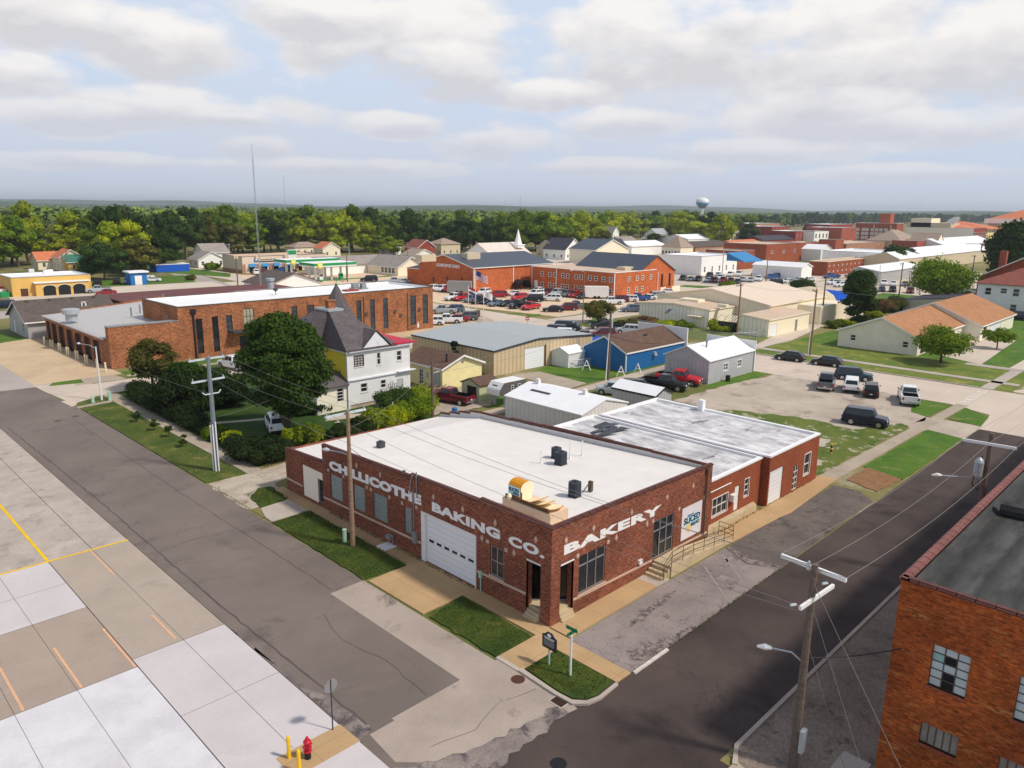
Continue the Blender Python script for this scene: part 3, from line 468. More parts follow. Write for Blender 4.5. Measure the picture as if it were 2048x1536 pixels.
def hip_mb(x0,y0,x1,y1,h,rise,ov=.4,th=.12,flat=0.):
    b=MB(); X0,Y0,X1,Y1=x0-ov,y0-ov,x1+ov,y1+ov; w=min(X1-X0,Y1-Y0)/2*(1-flat); a=(X0,Y0,h);c=(X1,Y0,h);d=(X1,Y1,h);e=(X0,Y1,h)
    r=[(X0+w,Y0+w,h+rise),(X1-w,Y0+w,h+rise),(X1-w,Y1-w,h+rise),(X0+w,Y1-w,h+rise)]
    cs=[a,c,d,e]
    for i in range(4): j=(i+1)%4; P=cs[i],cs[j]; b.poly([(P[0][0],P[0][1],h+th),(P[1][0],P[1][1],h+th),(r[j][0],r[j][1],r[j][2]+th),(r[i][0],r[i][1],r[i][2]+th)]); b.poly([P[0],P[1],(P[1][0],P[1][1],h+th),(P[0][0],P[0][1],h+th)])
    b.poly([(q[0],q[1],q[2]+th) for q in r]); b.poly(cs[::-1]); return b
def building(name,label,cat,x0,y0,x1,y1,h,wall='wall_white',roof='flat',roofm='roof_white',rise=1.5,ridge='x',ov=.3,par=.35,wins=(),coping=None,group=None,wallS=None,ridge_at=.5,h2=None,trim=None,base=None,z0=0,flat=0.,inner=None):
    """one building: walls with real openings on the two sides the town shows, roof, windows, doors.
    wins: (face,(u0,z0,u1,z1),kind[,extra])  kind: w window, d door, g garage door, b blind window, o dark opening"""
    t=thing(name,label,cat,(x0,y0,0),group=group); W=[]
    mats=(wall,wallS or wall,inner or roofm if roof=='flat' else wall); b=MB()
    oW=[w[1] for w in wins if w[0]=='W']; oS=[w[1] for w in wins if w[0]=='S']; top=h+(par if roof=='flat' else 0)
    b.wall('W',x0,y0,y1,z0,top,oW,m=0); b.wall('S',y0,x0,x1,z0,top,oS,m=1)
    b.poly([(x1,y0,z0),(x1,y1,z0),(x1,y1,top),(x1,y0,top)],1); b.poly([(x1,y1,z0),(x0,y1,z0),(x0,y1,top),(x1,y1,top)],0)
    if roof=='flat':
        b2=.28; ins=[(x0+b2,y0+b2),(x1-b2,y0+b2),(x1-b2,y1-b2),(x0+b2,y1-b2)]; outs=[(x0,y0),(x1,y0),(x1,y1),(x0,y1)]
        for i in range(4): j=(i+1)%4; b.poly([(*ins[j],h),(*ins[i],h),(*ins[i],top),(*ins[j],top)],2)
        r=MB(); r.poly([(*p,h) for p in ins]); r.obj('roof',t,roofm)
        c=MB(); o=.05
        for i in range(4):
            j=(i+1)%4; a0,a1=outs[i],outs[j]; c0,c1=ins[i],ins[j]; e=[(x0-o,y0-o),(x1+o,y0-o),(x1+o,y1+o),(x0-o,y1+o)]
            c.poly([(*e[i],top+.07),(*e[j],top+.07),(*c1,top+.07),(*c0,top+.07)]); c.poly([(*e[i],top-.06),(*e[j],top-.06),(*e[j],top+.07),(*e[i],top+.07)]); c.poly([(*c1,top),(*c0,top),(*c0,top+.07),(*c1,top+.07)])
        c.obj('coping',t,coping or 'grey_metal')
    elif roof=='gable':
        hh=h if h2 is None else h2
        if ridge=='x':
            ym=y0+(y1-y0)*ridge_at; b.poly([(x0,y1,h),(x0,y0,h),(x0,ym,h+rise)] if h2 is None else [(x0,y1,h),(x0,y1,hh),(x0,ym,h+rise),(x0,y0,h)][::-1],0); b.poly([(x1,y0,h),(x1,y1,h),(x1,ym,h+rise)],0)
        else: xm=x0+(x1-x0)*ridge_at; b.poly([(x0,y0,h),(x1,y0,h),(xm,y0,h+rise)],1); b.poly([(x1,y1,h),(x0,y1,h),(xm,y1,h+rise)],1)
        gable_mb(x0,y0,x1,y1,h,rise,ridge,ov,ridge_at=ridge_at).obj('roof',t,roofm)
        if trim:
            g=MB(); q=.02+ov
            if ridge=='x':
                ym=y0+(y1-y0)*ridge_at
                for yy,s in ((y0-ov,1),(y1+ov,-1)):
                    k=rise/abs(ym-(y0 if s==1 else y1)); za=h-k*ov
                    g.poly([(x0-q,yy,za-.1),(x0-q,yy,za+.16),(x0-q,ym,h+rise+.16),(x0-q,ym,h+rise-.1)][::s]); 
                g.box(x0-ov,y0-ov-.05,h-rise/abs(ym-y0)*ov-.05,x1+ov,y0-ov,h-rise/abs(ym-y0)*ov+.15)
            else:
                xm=x0+(x1-x0)*ridge_at
                for xx,s in ((x0-ov,-1),(x1+ov,1)):
                    k=rise/abs(xm-(x0 if s==-1 else x1)); za=h-k*ov
                    g.poly([(xx,y0-q,za-.1),(xx,y0-q,za+.16),(xm,y0-q,h+rise+.16),(xm,y0-q,h+rise-.1)][::s])
                g.box(x0-ov-.05,y0-ov,h-rise/abs(xm-x0)*ov-.05,x0-ov,y1+ov,h-rise/abs(xm-x0)*ov+.15)
            g.obj('fascia',t,trim)
    elif roof=='hip': hip_mb(x0,y0,x1,y1,h,rise,ov,flat=flat).obj('roof',t,roofm)
    b.obj('wall',t,mats)
    if base: m=MB(); m.box(x0-.03,y0-.03,0,x1+.03,y1+.03,.5); m.obj('foundation',t,base)
    for w in wins:
        f,o,k=w[:3]; ex=w[3] if len(w)>3 else {}; c=x0 if f=='W' else y0
        if k=='w': window(t,f,c,o,**ex)
        elif k=='d': panel(t,f,c,o,ex.get('mat','wall_white'),'door',handle=(o[3]-o[1]>1.5))
        elif k=='g': panel(t,f,c,o,ex.get('mat','garage_white'),'garage_door')
        elif k=='o': panel(t,f,c,o,'black_metal','opening',rec=.12,th=.02)
    return t
# ---------------------------------------------------------------- THE BAKERY
bx,by=27.4,24.2; BX1,BY1=43.5,46.9
bk=thing('bakery_building','long brick bakery with white lettering, white flat roof and a recessed corner door','building',(bx,by,0))
oW=[(27.82,1.45,28.88,3.27),(30.15,.08,35.2,3.40),(36.28,1.4,37.0,3.22),(38.9,1.35,40.46,3.22),(41.5,1.3,42.9,3.15),(44.32,1.25,45.9,3.1)]
oS=[(29.7,1.08,32.05,3.4),(36.85,.72,39.1,3.3),(40.05,.95,42.5,3.25)]
b=MB()
# west front between the entrance pier and the stepped end; the corner entrance is cut out of both fronts
ent=(24.95,0,26.0,3.38)
b.wall('W',bx,24.2,46.9,0,5.0,oW+[ent]); b.wall('S',by,27.4,43.5,0,5.0,oS+[(28.15,0,29.25,3.38)])
def par_poly(face,c,pts): f=PT(face,c); q=[f(u,z,0) for u,z in pts]; b.poly(q if face=='S' else q[::-1])
WT=[(24.2,5.72),(29.8,5.76),(29.8,5.62),(36.35,5.5),(36.35,5.36),(46.9,5.02)]
for (a,c_) in ((0,1),(2,3),(4,5)): p,q=WT[a],WT[c_]; par_poly('W',bx,[(p[0],5.0),(q[0],5.0),(q[0],q[1]),(p[0],p[1])])
par_poly('S',by,[(27.4,5.0),(43.5,5.0),(43.5,5.42),(27.4,5.72)])
# walls on the far sides follow the roof down to the low north end
b.poly([(BX1,by,0),(BX1,52.45,0),(BX1,52.45,3.1),(BX1,46.7,4.3),(BX1,36,5.0),(BX1,by,5.4)])
# porch interior: splayed back wall, pier round the corner
b.poly([(27.4+.45,26.0,0),(27.4,26.0,0),(27.4,26.0,3.38),(27.85,26.0,3.38)]); b.poly([(29.25,24.2,0),(29.25,24.65,0),(29.25,24.65,3.38),(29.25,24.2,3.38)])
b.poly([(27.85,26.0,0),(27.85,26.0,3.38),(28.0,26.3,3.38),(28.0,26.3,0)][::-1]); b.poly([(27.4,24.2,3.38),(29.25,24.2,3.38),(29.6,24.65,3.38),(29.4,26.2,3.38),(27.4,26.0,3.38)][::-1])
b.box(27.405,24.205,0,28.14,24.94,3.38)
walls=b.obj('wall',bk,'brick_bakery')
# low end bay
b=MB(); eo=[(46.98,.28,49.85,2.8)]; b.wall('W',bx,46.9,52.45,0,3.35,eo); par_poly('W',bx,[(46.9,3.35),(52.45,3.35),(52.45,3.42),(46.9,3.68)]); b.poly([(BX1,52.45,0),(bx,52.45,0),(bx,52.45,3.4),(BX1,52.45,3.1)]); b.poly([(bx,46.9,3.6),(27.68,46.9,3.6),(27.68,46.9,5.0),(bx,46.9,5.0)][::-1])
b.poly([(27.65,52.45,3.4),(27.65,46.9,3.66),(27.65,46.9,3.1),(27.65,52.45,3.1)])
b.obj('end_bay_wall',bk,'brick_bakery')
rf=MB(); rf.poly([(27.65,24.45,5.22),(43.3,24.45,5.12),(43.3,46.9,4.05),(27.65,46.9,4.5)]); rf.poly([(27.6,46.9,3.45),(43.3,46.9,4.05),(43.3,52.45,3.08),(27.6,52.45,3.2)]); rf.poly([(27.65,46.9,3.45),(27.65,46.9,4.5),(43.3,46.9,4.05)])
rf.poly([(43.3,46.9,4.4),(43.3,by+.2,5.4),(43.3,by+.2,4.6),(43.3,46.9,3.9)][::-1])
rf.poly([(27.65,24.45,5.15),(27.65,24.45,5.7),(27.65,46.9,5.0),(27.65,46.9,4.4)][::-1]); rf.poly([(27.65,24.45,5.15),(43.3,24.45,5.1),(43.3,24.45,5.4),(27.65,24.45,5.7)])
for k in range(4): y=46.9+1.4*k; rf.poly([(43.28,y,3.9-.24*k),(43.28,y,4.5-.33*k),(43.28,y+1.4,4.32-.33*k),(43.28,y+1.4,3.7-.24*k)])
rf.obj('roof',bk,'roof_membrane')
# clay coping along the stepped parapets
cp=MB()
def cope(p,q,face,c,th=.28,m=0):
    n=max(1,int(abs(q[0]-p[0])/.62))
    for i in range(n):
        u0=p[0]+(q[0]-p[0])*i/n; u1=p[0]+(q[0]-p[0])*(i+.93)/n; z0=p[1]+(q[1]-p[1])*i/n; z1=p[1]+(q[1]-p[1])*(i+1)/n; f=PT(face,c); lo,hi=-.30,.06
        for (d0,d1,zz0,zz1) in ((lo,hi,0,.07),(lo+.08,hi-.08,.07,.12)):
            P=[f(u0,z0+zz0,d0),f(u1,z1+zz0,d0),f(u1,z1+zz0,d1),f(u0,z0+zz0,d1)]; T=[f(u0,z0+zz1,d0),f(u1,z1+zz1,d0),f(u1,z1+zz1,d1),f(u0,z0+zz1,d1)]
            for quad in (T,T[::-1])[:1]: cp.poly(quad)
            for k in range(4): j=(k+1)%4; cp.poly([P[k],P[j],T[j],T[k]])
for a,c_ in ((0,1),(2,3),(4,5)): cope(WT[a],WT[c_],'W',bx)
cope((27.4,5.72),(43.55,5.42),'S',by); cope((46.95,3.68),(52.5,3.42),'W',bx)
for (u0,u1,z) in ((24.3,29,5.36),(29,32.5,5.28),(32.5,36,5.18),(36,39.6,5.05),(39.6,43.2,4.86),(43.2,46.9,4.62),(46.9,48.3,4.5),(48.3,49.7,4.17),(49.7,51.1,3.84),(51.1,52.5,3.5)): cope((u0,z),(u1,z-.13),'E',43.42)
paint('clay_coping',C(98,58,52),.7,.3,1.6,dirt=C(60,36,34)); paint('clay_coping_red',C(132,84,78),.7,.3,1.2,dirt=C(96,70,84)); cp.obj('coping',bk,'clay_coping')
# stone band, lintel blocks and diamonds
st=MB()
for (u0,z0,u1,z1) in ((26.0,1.40,30.1,1.28),(35.25,1.28,46.9,1.05),(49.9,1.07,52.4,1.09)):
    f=PT('W',bx); 
    for d in (.04,): P=[f(u0,z0-.14,d),f(u1,z1-.14,d),f(u1,z1,d),f(u0,z0,d)]; st.poly(P[::-1]); Q=[f(u0,z0,0),f(u1,z1,0),f(u1,z1,d),f(u0,z0,d)]; st.poly(Q); 
for (u0,z0,u1,z1) in ((29.25,1.02,36.8,.82),(39.15,.78,43.3,.70)):
    f=PT('S',by); P=[f(u0,z0-.13,.04),f(u1,z1-.13,.04),f(u1,z1,.04),f(u0,z0,.04)]; st.poly(P); st.poly([f(u0,z0,.04),f(u1,z1,.04),f(u1,z1,0),f(u0,z0,0)])
st.obj('stone_band',bk,'stone_trim')
def diamond(face,c,u,z,s=.16,sq=False,k=1.35):
    d=MB(); f=PT(face,c); 
    P=[(u-s,z-s),(u+s,z-s),(u+s,z+s),(u-s,z+s)] if sq else [(u,z-s*k),(u+s*.8,z),(u,z+s*k),(u-s*.8,z)]
    q=[f(a,bb,.035) for a,bb in P]; q0=[f(a,bb,0) for a,bb in P]; d.poly(q if face=='S' else q[::-1])
    for i in range(4): j=(i+1)%4; d.poly([q0[i],q0[j],q[j],q[i]] if face=='S' else [q[i],q[j],q0[j],q0[i]])
    d.obj('stone_square' if sq else 'stone_diamond',bk,'stone_trim')
for u,z in ((42.34,4.62),(39.57,4.66),(36.3,4.68),(33.97,4.7),(31.25,4.72),(28.48,4.75),(25.33,4.78),(29.58,3.45),(26.96,3.44)): diamond('W',bx,u,z)
for u,z in ((28.53,4.76),(30.86,4.75),(34.41,4.66),(38.13,4.6),(41.14,4.55),(33.0,3.5),(36.07,3.44)): diamond('S',by,u,z)
for u,z in ((46.1,3.3),(44.1,3.35),(43.1,3.3),(41.2,3.35),(40.7,3.3),(38.6,3.35),(37.2,3.35),(35.7,3.5),(29.1,3.4),(27.6,3.38)): diamond('W',bx,u,z,.11,True)
for u,z in ((29.55,3.5),(32.25,3.46),(36.7,3.42),(39.6,3.38),(42.7,3.33)): diamond('S',by,u,z,.11,True)
# openings of the fronts
window(bk,'W',bx,oW[0],2,2,.07,'grey_metal',sill='stone_trim')
for o in oW[2:]: panel(bk,'W',bx,o,'glass_block','glass_block_window',rec=.07)
gd=panel(bk,'W',bx,(oW[1][0],oW[1][1],oW[1][2]-.35,oW[1][3]-.08),'garage_white','garage_door',rec=.12)
for i in range(6): g=MB(); u=30.45+i*.74; bxp(g,'W',bx,u,1.52,u+.46,1.68,-.12,-.105); g.obj('door_window',gd,'glass')
g=MB(); bxp(g,'W',bx,34.87,.08,35.25,3.42,-.13,.02); bxp(g,'W',bx,30.08,.08,30.16,3.42,-.13,.04); bxp(g,'W',bx,30.16,3.33,34.87,3.42,-.13,.02); g.obj('door_frame',bk,'white')
g=MB(); g.wall('W',bx+.03,46.99,49.84,.28,2.79,[(46.99,.28,47.75,2.22)],.05); g.obj('infill_panel',bk,'wall_sand'); window(bk,'W',bx+.05,(46.99,.3,47.73,2.22),1,1,.08,'grey_metal',name='door')
window(bk,'S',by,oS[0],3,1,.06,'grey_metal',sill='stone_trim'); g=MB(); bxp(g,'S',by,29.76,2.72,31.99,2.79,-.11,-.05); g.obj('transom_bar',bk,'grey_metal')
dd=window(bk,'S',by,oS[1],3,1,.08,'grey_metal',name='door'); g=MB(); bxp(g,'S',by,36.93,2.55,39.02,2.62,-.11,-.05); bxp(g,'S',by,37.6,1.62,39.02,1.68,-.11,-.05); bxp(g,'S',by,37.5,1.5,37.56,1.95,-.05,-.01); g.obj('glazing_bar',dd,'grey_metal')
sg=panel(bk,'S',by,oS[2],'sign_board','sign_panel',rec=.02,label='white painted board with the sliced bread lettering'); bb=MB()
for (u,z,r) in ((41.15,2.15,.62),(40.8,2.0,.4),(41.7,2.3,.42),(42.0,1.95,.32),(41.5,1.75,.35)):
    P=[(u+r*math.cos(a*math.pi/12)*1.05,by+.018-len(bb.f)*.0006,z+r*.55*math.sin(a*math.pi/12)) for a in range(24)]; bb.poly(P)
bb.obj('blue_splash',sg,'pale_blue')
text('SLICED',sg,'lettering','S',by,40.34,2.0,42.3,2.45,'letter_black',-.005,.004,.025,slope=.02); text('BREAD',sg,'lettering','S',by,41.2,1.68,42.28,1.92,'letter_black',-.005,.004,.02,slope=.02)
text('Home of',sg,'lettering','S',by,40.75,2.46,41.5,2.62,'blue_trim',-.005,.004,.01,slope=.05,shear=.3)
bb=MB(); P=[(40.95+.3*math.cos(a)*(1+.25*math.sin(3*a)),by+.006,1.66+.3*math.sin(a)*(1+.2*math.cos(5*a))) for a in [k*math.pi/12 for k in range(24)]]; bb.poly(P); bxp(bb,'S',by,41.25,1.5,42.28,1.515,0,.004); bb.obj('wheat_mark',sg,'loaf_yellow')
# lettering
text('CHILLICOTHE',bk,'lettering','W',bx,45.95,3.42,35.2,4.12,'letter_white',.006,.004,.07,slope=.34,spacing=1.08)
text('BAKING',bk,'lettering','W',bx,34.15,3.74,28.1,4.36,'letter_white',.006,.004,.055,slope=.06,spacing=1.06)
text('CO.',bk,'lettering','W',bx,27.42,3.78,24.7,4.38,'letter_white',.006,.004,.055,slope=.08,spacing=1.15)
text('BAKERY',bk,'lettering','S',by,28.4,3.92,37.55,4.5,'letter_white',.006,.004,.055,slope=-.22,spacing=1.1)
# corner entrance: glazing on the splay, steps
g=MB(); 
def splay(p,q,z0,z1,n,m,rec=0):
    for i in range(n+1):
        t=i/n; x=p[0]+(q[0]-p[0])*t; y=p[1]+(q[1]-p[1])*t; g.box(x-.04,y-.04,z0,x+.04,y+.04,z1)
    for z in (z0+.04,z1-.04):
        dx,dy=q[0]-p[0],q[1]-p[1]; L=math.hypot(dx,dy); nx,ny=-dy/L*.03,dx/L*.03; g.poly([(p[0]-nx,p[1]-ny,z-.04),(q[0]-nx,q[1]-ny,z-.04),(q[0]-nx,q[1]-ny,z+.04),(p[0]-nx,p[1]-ny,z+.04)]); g.poly([(p[0]+nx,p[1]+ny,z-.04),(q[0]+nx,q[1]+ny,z-.04),(q[0]+nx,q[1]+ny,z+.04),(p[0]+nx,p[1]+ny,z+.04)][::-1])
splay((28.0,26.25),(29.55,24.7),.62,3.36,3,0); e=g.obj('entrance_door',bk,'grey_metal'); g=MB(); g.poly([(28.02,26.27,.62),(29.57,24.72,.62),(29.57,24.72,3.38),(28.02,26.27,3.38)]); g.poly([(28.02,26.27,.62),(29.57,24.72,.62),(29.57,24.72,3.38),(28.02,26.27,3.38)][::-1]); g.obj('pane',e,'glass')
g=MB()
for k,(off,z) in enumerate(((0,.60),(.30,.45),(.58,.30),(.86,.15))):
    p=[(27.98,26.28),(27.62-off*.55,26.0),(27.45-off*.30,25.0),(28.1,24.9),(28.2,24.28-off*.35),(29.25,24.25-off*.30),(29.58,24.7)] if k else [(27.98,26.28),(27.62,26.0),(27.66,25.0),(28.14,24.95),(28.2,24.5),(29.2,24.45),(29.58,24.7)]
    g.prism(p,0,z)
g.obj('entrance_steps',bk,'concrete_step')
g=MB(); bxp(g,'W',bx,24.95,3.36,26.0,3.44,-.01,.03); g.obj('lintel',bk,'white'); g=MB(); bxp(g,'S',by,28.15,3.36,29.25,3.44,-.01,.03); g.obj('lintel',bk,'white')
# fixtures on the fronts
g=MB(); bxp(g,'W',bx,29.55,.95,29.75,1.35,0,.14); bxp(g,'W',bx,29.62,.05,29.68,.95,.02,.08); g.obj('meter_box',bk,'pale_green'); g=MB(); bxp(g,'W',bx,35.62,1.05,35.98,1.85,0,.2); bxp(g,'W',bx,35.9,1.85,35.96,4.7,.02,.08); g.obj('electric_meter',bk,'grey_metal')
g=MB(); bxp(g,'S',by,35.3,1.0,35.62,1.28,0,.16); g.obj('wall_vent',bk,'white'); g=MB(); g.tube([(27.3,38.2,.1),(27.3,38.2,.75),(27.2,38.6,.8),(27.2,38.9,.55)],.05); g.box(27.05,38.2,.5,27.3,38.7,.75); g.obj('gas_meter',bk,'grey_metal'); g=MB(); g.box(26.4,37.9,.06,27.38,38.9,.1); g.obj('meter_pad',bk,'white')
g=MB(); g.tube([(27.35,35.6,4.2),(27.35,35.6,5.9)],.04); g.tube([(27.35,36.3,4.3),(27.3,36.2,4.9),(27.35,36.0,5.6)],.05); g.obj('service_mast',bk,'grey_metal'); g=MB(); g.cyl(42.7,24.1,.7,5.3,.05,m=0); g.box(42.6,24.05,5.1,42.85,24.2,5.4); g.obj('downspout',bk,'bronze')
# things on the bakery roof
def condenser(x,y,z,s,h,label):
    t=thing('air_conditioner',label,'air conditioner',(x,y,z),group='air conditioners on the bakery roof'); b=MB(); b.box(x-s,y-s,z,x+s,y+s,z+.06); b.prism([(x-s,y-s+.1),(x-s+.1,y-s),(x+s-.1,y-s),(x+s,y-s+.1),(x+s,y+s-.1),(x+s-.1,y+s),(x-s+.1,y+s),(x-s,y+s-.1)],z+.06,z+h-.08)
    b.obj('casing',t,'tank_cond'); b=MB(); b.prism([(x-s-.02,y-s+.1),(x-s+.1,y-s-.02),(x+s-.1,y-s-.02),(x+s+.02,y-s+.1),(x+s+.02,y+s-.1),(x+s-.1,y+s+.02),(x-s+.1,y+s+.02),(x-s-.02,y+s-.1)],z+h-.08,z+h)
    for sx,sy in ((-1,-1),(1,-1),(-1,1),(1,1)): b.box(x+sx*(s-.07)-.04,y+sy*(s-.07)-.04,z+.06,x+sx*(s-.07)+.04,y+sy*(s-.07)+.04,z+h-.08)
    b.obj('cover',t,'condenser'); b=MB(); b.cyl(x,y,z+h,z+h+.02,s*.62,n=20); b.cyl(x,y,z+h+.02,z+h+.05,s*.2,n=10); b.obj('fan_grille',t,'black_metal')
lined('tank_cond',C(44,50,60),.06,1,.35)
condenser(38.45,33.75,4.72,.29,.78,'smaller dark condenser standing behind its larger neighbour on the white roof'); condenser(37.5,32.5,4.78,.34,.92,'large dark condenser standing in front of a smaller one on the white roof'); condenser(33.1,27.5,5.05,.31,.95,'dark condenser near the street parapet with a curled pipe beside it')
t=thing('roof_condenser','small grey condenser alone at the back left edge of the white roof','air conditioner',(31.2,44.9,4.9),group='air conditioners on the bakery roof'); b=MB(); b.box(30.95,44.65,4.5,31.45,45.1,4.95); b.obj('casing',t,'dark_grey'); b=MB(); b.cyl(31.2,44.9,4.95,4.98,.18); b.obj('fan_grille',t,'black_metal')
g=MB(); g.tube([(33.5,27.2,5.3),(33.9,27.1,5.75),(34.2,27.2,5.6),(34.35,27.3,5.4)],.035); g.box(34.3,27.2,5.1,34.5,27.45,5.75); tag(g.obj('refrigerant_pipe',None,'bronze'),'curled pipe with brown box next to the street side condenser','pipe')
for x,y,h,l in ((36.8,33.7,.62,'short white vent pipe left of the paired condensers'),(38.95,32.9,1.0,'taller white vent pipe just right of the paired condensers'),(40.05,32.7,.85,'slim white vent pipe farthest right on the bakery roof')):
    g=MB(); g.cyl(x,y,4.7,5.0+h,.035); g.cyl(x,y,4.7,4.95,.1,.05); g.cyl(x,y,4.96+h,5.04+h,.06); tag(g.obj('vent_pipe',None,'white'),l,'vent pipe','vent pipes on the bakery roof')
g=MB(); g.tube([(27.5,46.75,3.9),(29.8,49.6,3.2)],.17,10); tag(g.obj('duct_pipe',None,'teal_pipe'),'pale turquoise pipe leaning over the low end bay roof','pipe')
g=MB(); g.cyl(27.95,37.7,5.12,5.3,.12); tag(g.obj('roof_vent',None,'dark_grey'),'small dark round roof vent close to the lettered parapet','vent')
# planter-like plinth with the loaf
BZ=-.14
t=thing('bread_display','giant sliced loaf model on a beige plinth at the roof corner','display',(28.7,26.6,5.1))
b=MB(); b.box(28.45,25.3,5.0,29.95,29.0,5.86); b.obj('plinth',t,'planter_stucco')
def loafsec(cx,cz,s):   # outline of a bread slice in x,z
    return [(cx-.36*s,cz),(cx-.36*s,cz+.38*s),(cx-.46*s,cz+.50*s),(cx-.46*s,cz+.66*s),(cx-.36*s,cz+.80*s),(cx-.18*s,cz+.88*s),(cx,cz+.90*s),(cx+.18*s,cz+.88*s),(cx+.36*s,cz+.80*s),(cx+.46*s,cz+.66*s),(cx+.46*s,cz+.50*s),(cx+.36*s,cz+.38*s),(cx+.36*s,cz)]
sec=loafsec(0,0,1.2); b=MB()
def loaf(y0,y1,z,lean,face_m=1):
    n=len(sec); P=[(29.2+p[0]*.95,y1+math.sin(lean)*p[1],z+BZ+math.cos(lean)*p[1]) for p in sec]; Q=[(29.2+p[0]*.95,y0+math.sin(lean)*p[1],z+BZ+math.cos(lean)*p[1]) for p in sec]
    for i in range(n): j=(i+1)%n; b.poly([Q[i],Q[j],P[j],P[i]],0)
    b.poly(Q[::-1],face_m); b.poly(P,face_m)
loaf(27.75,28.75,6.0,0); b.obj('loaf',t,('bread_crust','bread_crumb'))
for y,le in ((27.3,-1.12),(26.85,-1.22),(26.3,-1.38)):
    b=MB(); loaf(y,y+.09,6.02,le); b.obj('bread_slice',t,('bread_crust','bread_crumb'))
b=MB(); b.box(28.48,25.45,5.86,28.56,28.8,6.12); sg=b.obj('sign_board',t,'sign_brown'); text('Home of SLICED Bread',sg,'lettering','W',28.48,28.6,5.92,25.6,6.07,'letter_black',.006,.003,.02)
b=MB(); b.box(28.62,27.8,6.14,28.66,28.7,6.62); sg=b.obj('label_plate',t,'pale_blue'); text('SLICED',sg,'lettering','W',28.62,28.66,6.36,27.84,6.56,'letter_black',.008,.004,.03); text('BREAD',sg,'lettering','W',28.62,28.3,6.2,27.86,6.32,'letter_black',.008,.004,.03)
b=MB(); b.rev(28.42,28.4,[(.05,5.86),(.14,5.96),(.17,6.1),(.1,6.2),(.04,6.28)],8); b.obj('wheat_figure',t,'bread_crumb')
# ---------------------------------------------------------------- ramp, landing and rails
t=thing('entrance_ramp','pale concrete landing with steps and a long ramp by the glass street door','ramp',(36.4,22.9,0))
b=MB(); b.prism(RX(37.0,22.85,39.4,24.19),0,.70); 
for k in range(3): b.prism(RX(36.75-.33*k+.0,22.95,37.0-.33*(k)+.0,24.15),0,.56-.17*k)
b.prism(RX(36.0,22.95,36.1,24.15),0,.08); b.obj('landing',t,'concrete_step')
b=MB(); b.poly([(39.4,22.85,.7),(44.6,22.85,.1),(44.6,24.1,.1),(39.4,24.1,.7)]); b.poly([(39.4,22.85,0),(44.6,22.85,0),(44.6,22.85,.1),(39.4,22.85,.7)]); b.poly([(44.6,22.85,0),(44.6,24.1,0),(44.6,24.1,.1),(44.6,22.85,.1)]); b.obj('ramp_slope',t,'concrete_step')
rl=[]; 
def rz(x): return .7 if 37<=x<=39.4 else (.1 if x<36.4 else (.7-(x-39.4)/5.2*.6 if x>39.4 else .7-(37-x)*.75))
t=thing('handrail','dark steel railing with three rails along the ramp and steps','railing',(36.2,22.9,0))
xs=[36.2,37.05,38.3,39.5,40.8,42.1,43.4,44.6]
for x in xs: b=MB(); b.tube([(x,22.9,rz(x)-.02),(x,22.9,rz(x)+1.0)],.022); b.obj('post',t,'bronze')
for hh in (1.0,.66,.33): b=MB(); b.tube([(x,22.9,rz(x)+hh) for x in xs]+[(44.6,24.0,rz(44.6)+hh)],.022); b.obj('rail',t,'bronze')
b=MB(); b.tube([(44.6,24.0,.1),(44.6,24.0,1.1)],.022); b.obj('post',t,'bronze')
# ---------------------------------------------------------------- brick shop joined to the bakery
def rect(f,o): return (f,o,'w')
t=building('brick_annex','low red brick annex with weathered white roof joined to the bakery','building',43.56,24.8,51.98,41.2,3.7,'brick_red','flat','roof_weathered',par=.12,wins=[
 ('S',(44.9,1.0,47.0,2.35),'w',dict(nx=3,nz=2,trim=.06)),('S',(48.0,.6,48.7,2.5),'d',dict(mat='white')),('S',(49.4,1.3,50.1,2.7),'w',dict(nx=1,nz=3,trim=.05))],coping='roof_white',inner='roof_white')
b=MB(); b.box(47.25,24.45,1.6,47.85,24.79,2.1); b.obj('window_unit',t,'white'); b=MB(); b.tube([(43.9,24.7,.9),(43.9,24.7,2.9),(44.3,24.72,3.05),(47.2,24.72,3.05)],.04); b.obj('conduit',t,'white'); b=MB(); b.box(43.75,24.6,.9,44.05,24.8,1.3); b.obj('meter_box',t,'galvanised'); b=MB(); b.prism([(43.6,24.3),(50.6,24.3),(51,24.78),(43.6,24.78)],.05,.55); b.obj('foundation',t,'concrete_step')
t=building('brick_garage','red brick garage section with white roller door and weathered white roof','building',52.0,24.2,60.8,40.5,3.9,'brick_red','flat','roof_weathered',par=.1,wins=[
 ('S',(52.2,.05,54.4,2.75),'g'),('S',(56.3,.15,57.2,2.2),'w',dict(nx=2,nz=4,name='glazed_door')),('S',(58.2,.95,59.3,2.75),'w',dict(nx=1,nz=2,trim=.08,fw=.08))],coping='roof_white',inner='roof_white')
b=MB(); b.box(60.2,35,3.6,60.7,35.5,4.9); b.obj('white_chimney',t,'roof_white')
b=MB(); r=random.Random(4)
for i in range(9): x=44.6+r.random()*5; y=36.5+r.random()*2.6; b.poly([(x,y,3.72+.03*i),(x+r.uniform(1,2.2),y-r.uniform(.2,.6),3.76+.03*i),(x+r.uniform(1,2),y+r.uniform(.2,.8),3.95),(x+.1,y+.6,3.74)])
tag(b.obj('roof_rubble',None,'dark_grey'),'heap of torn black roofing scraps on the weathered white roof','debris',kind='stuff')
# ---------------------------------------------------------------- sheds of the block
c=G(Z7(1470,1225),1.9)
WS=(47.0,55.0)
def fitbox(fn,name,**k): return k
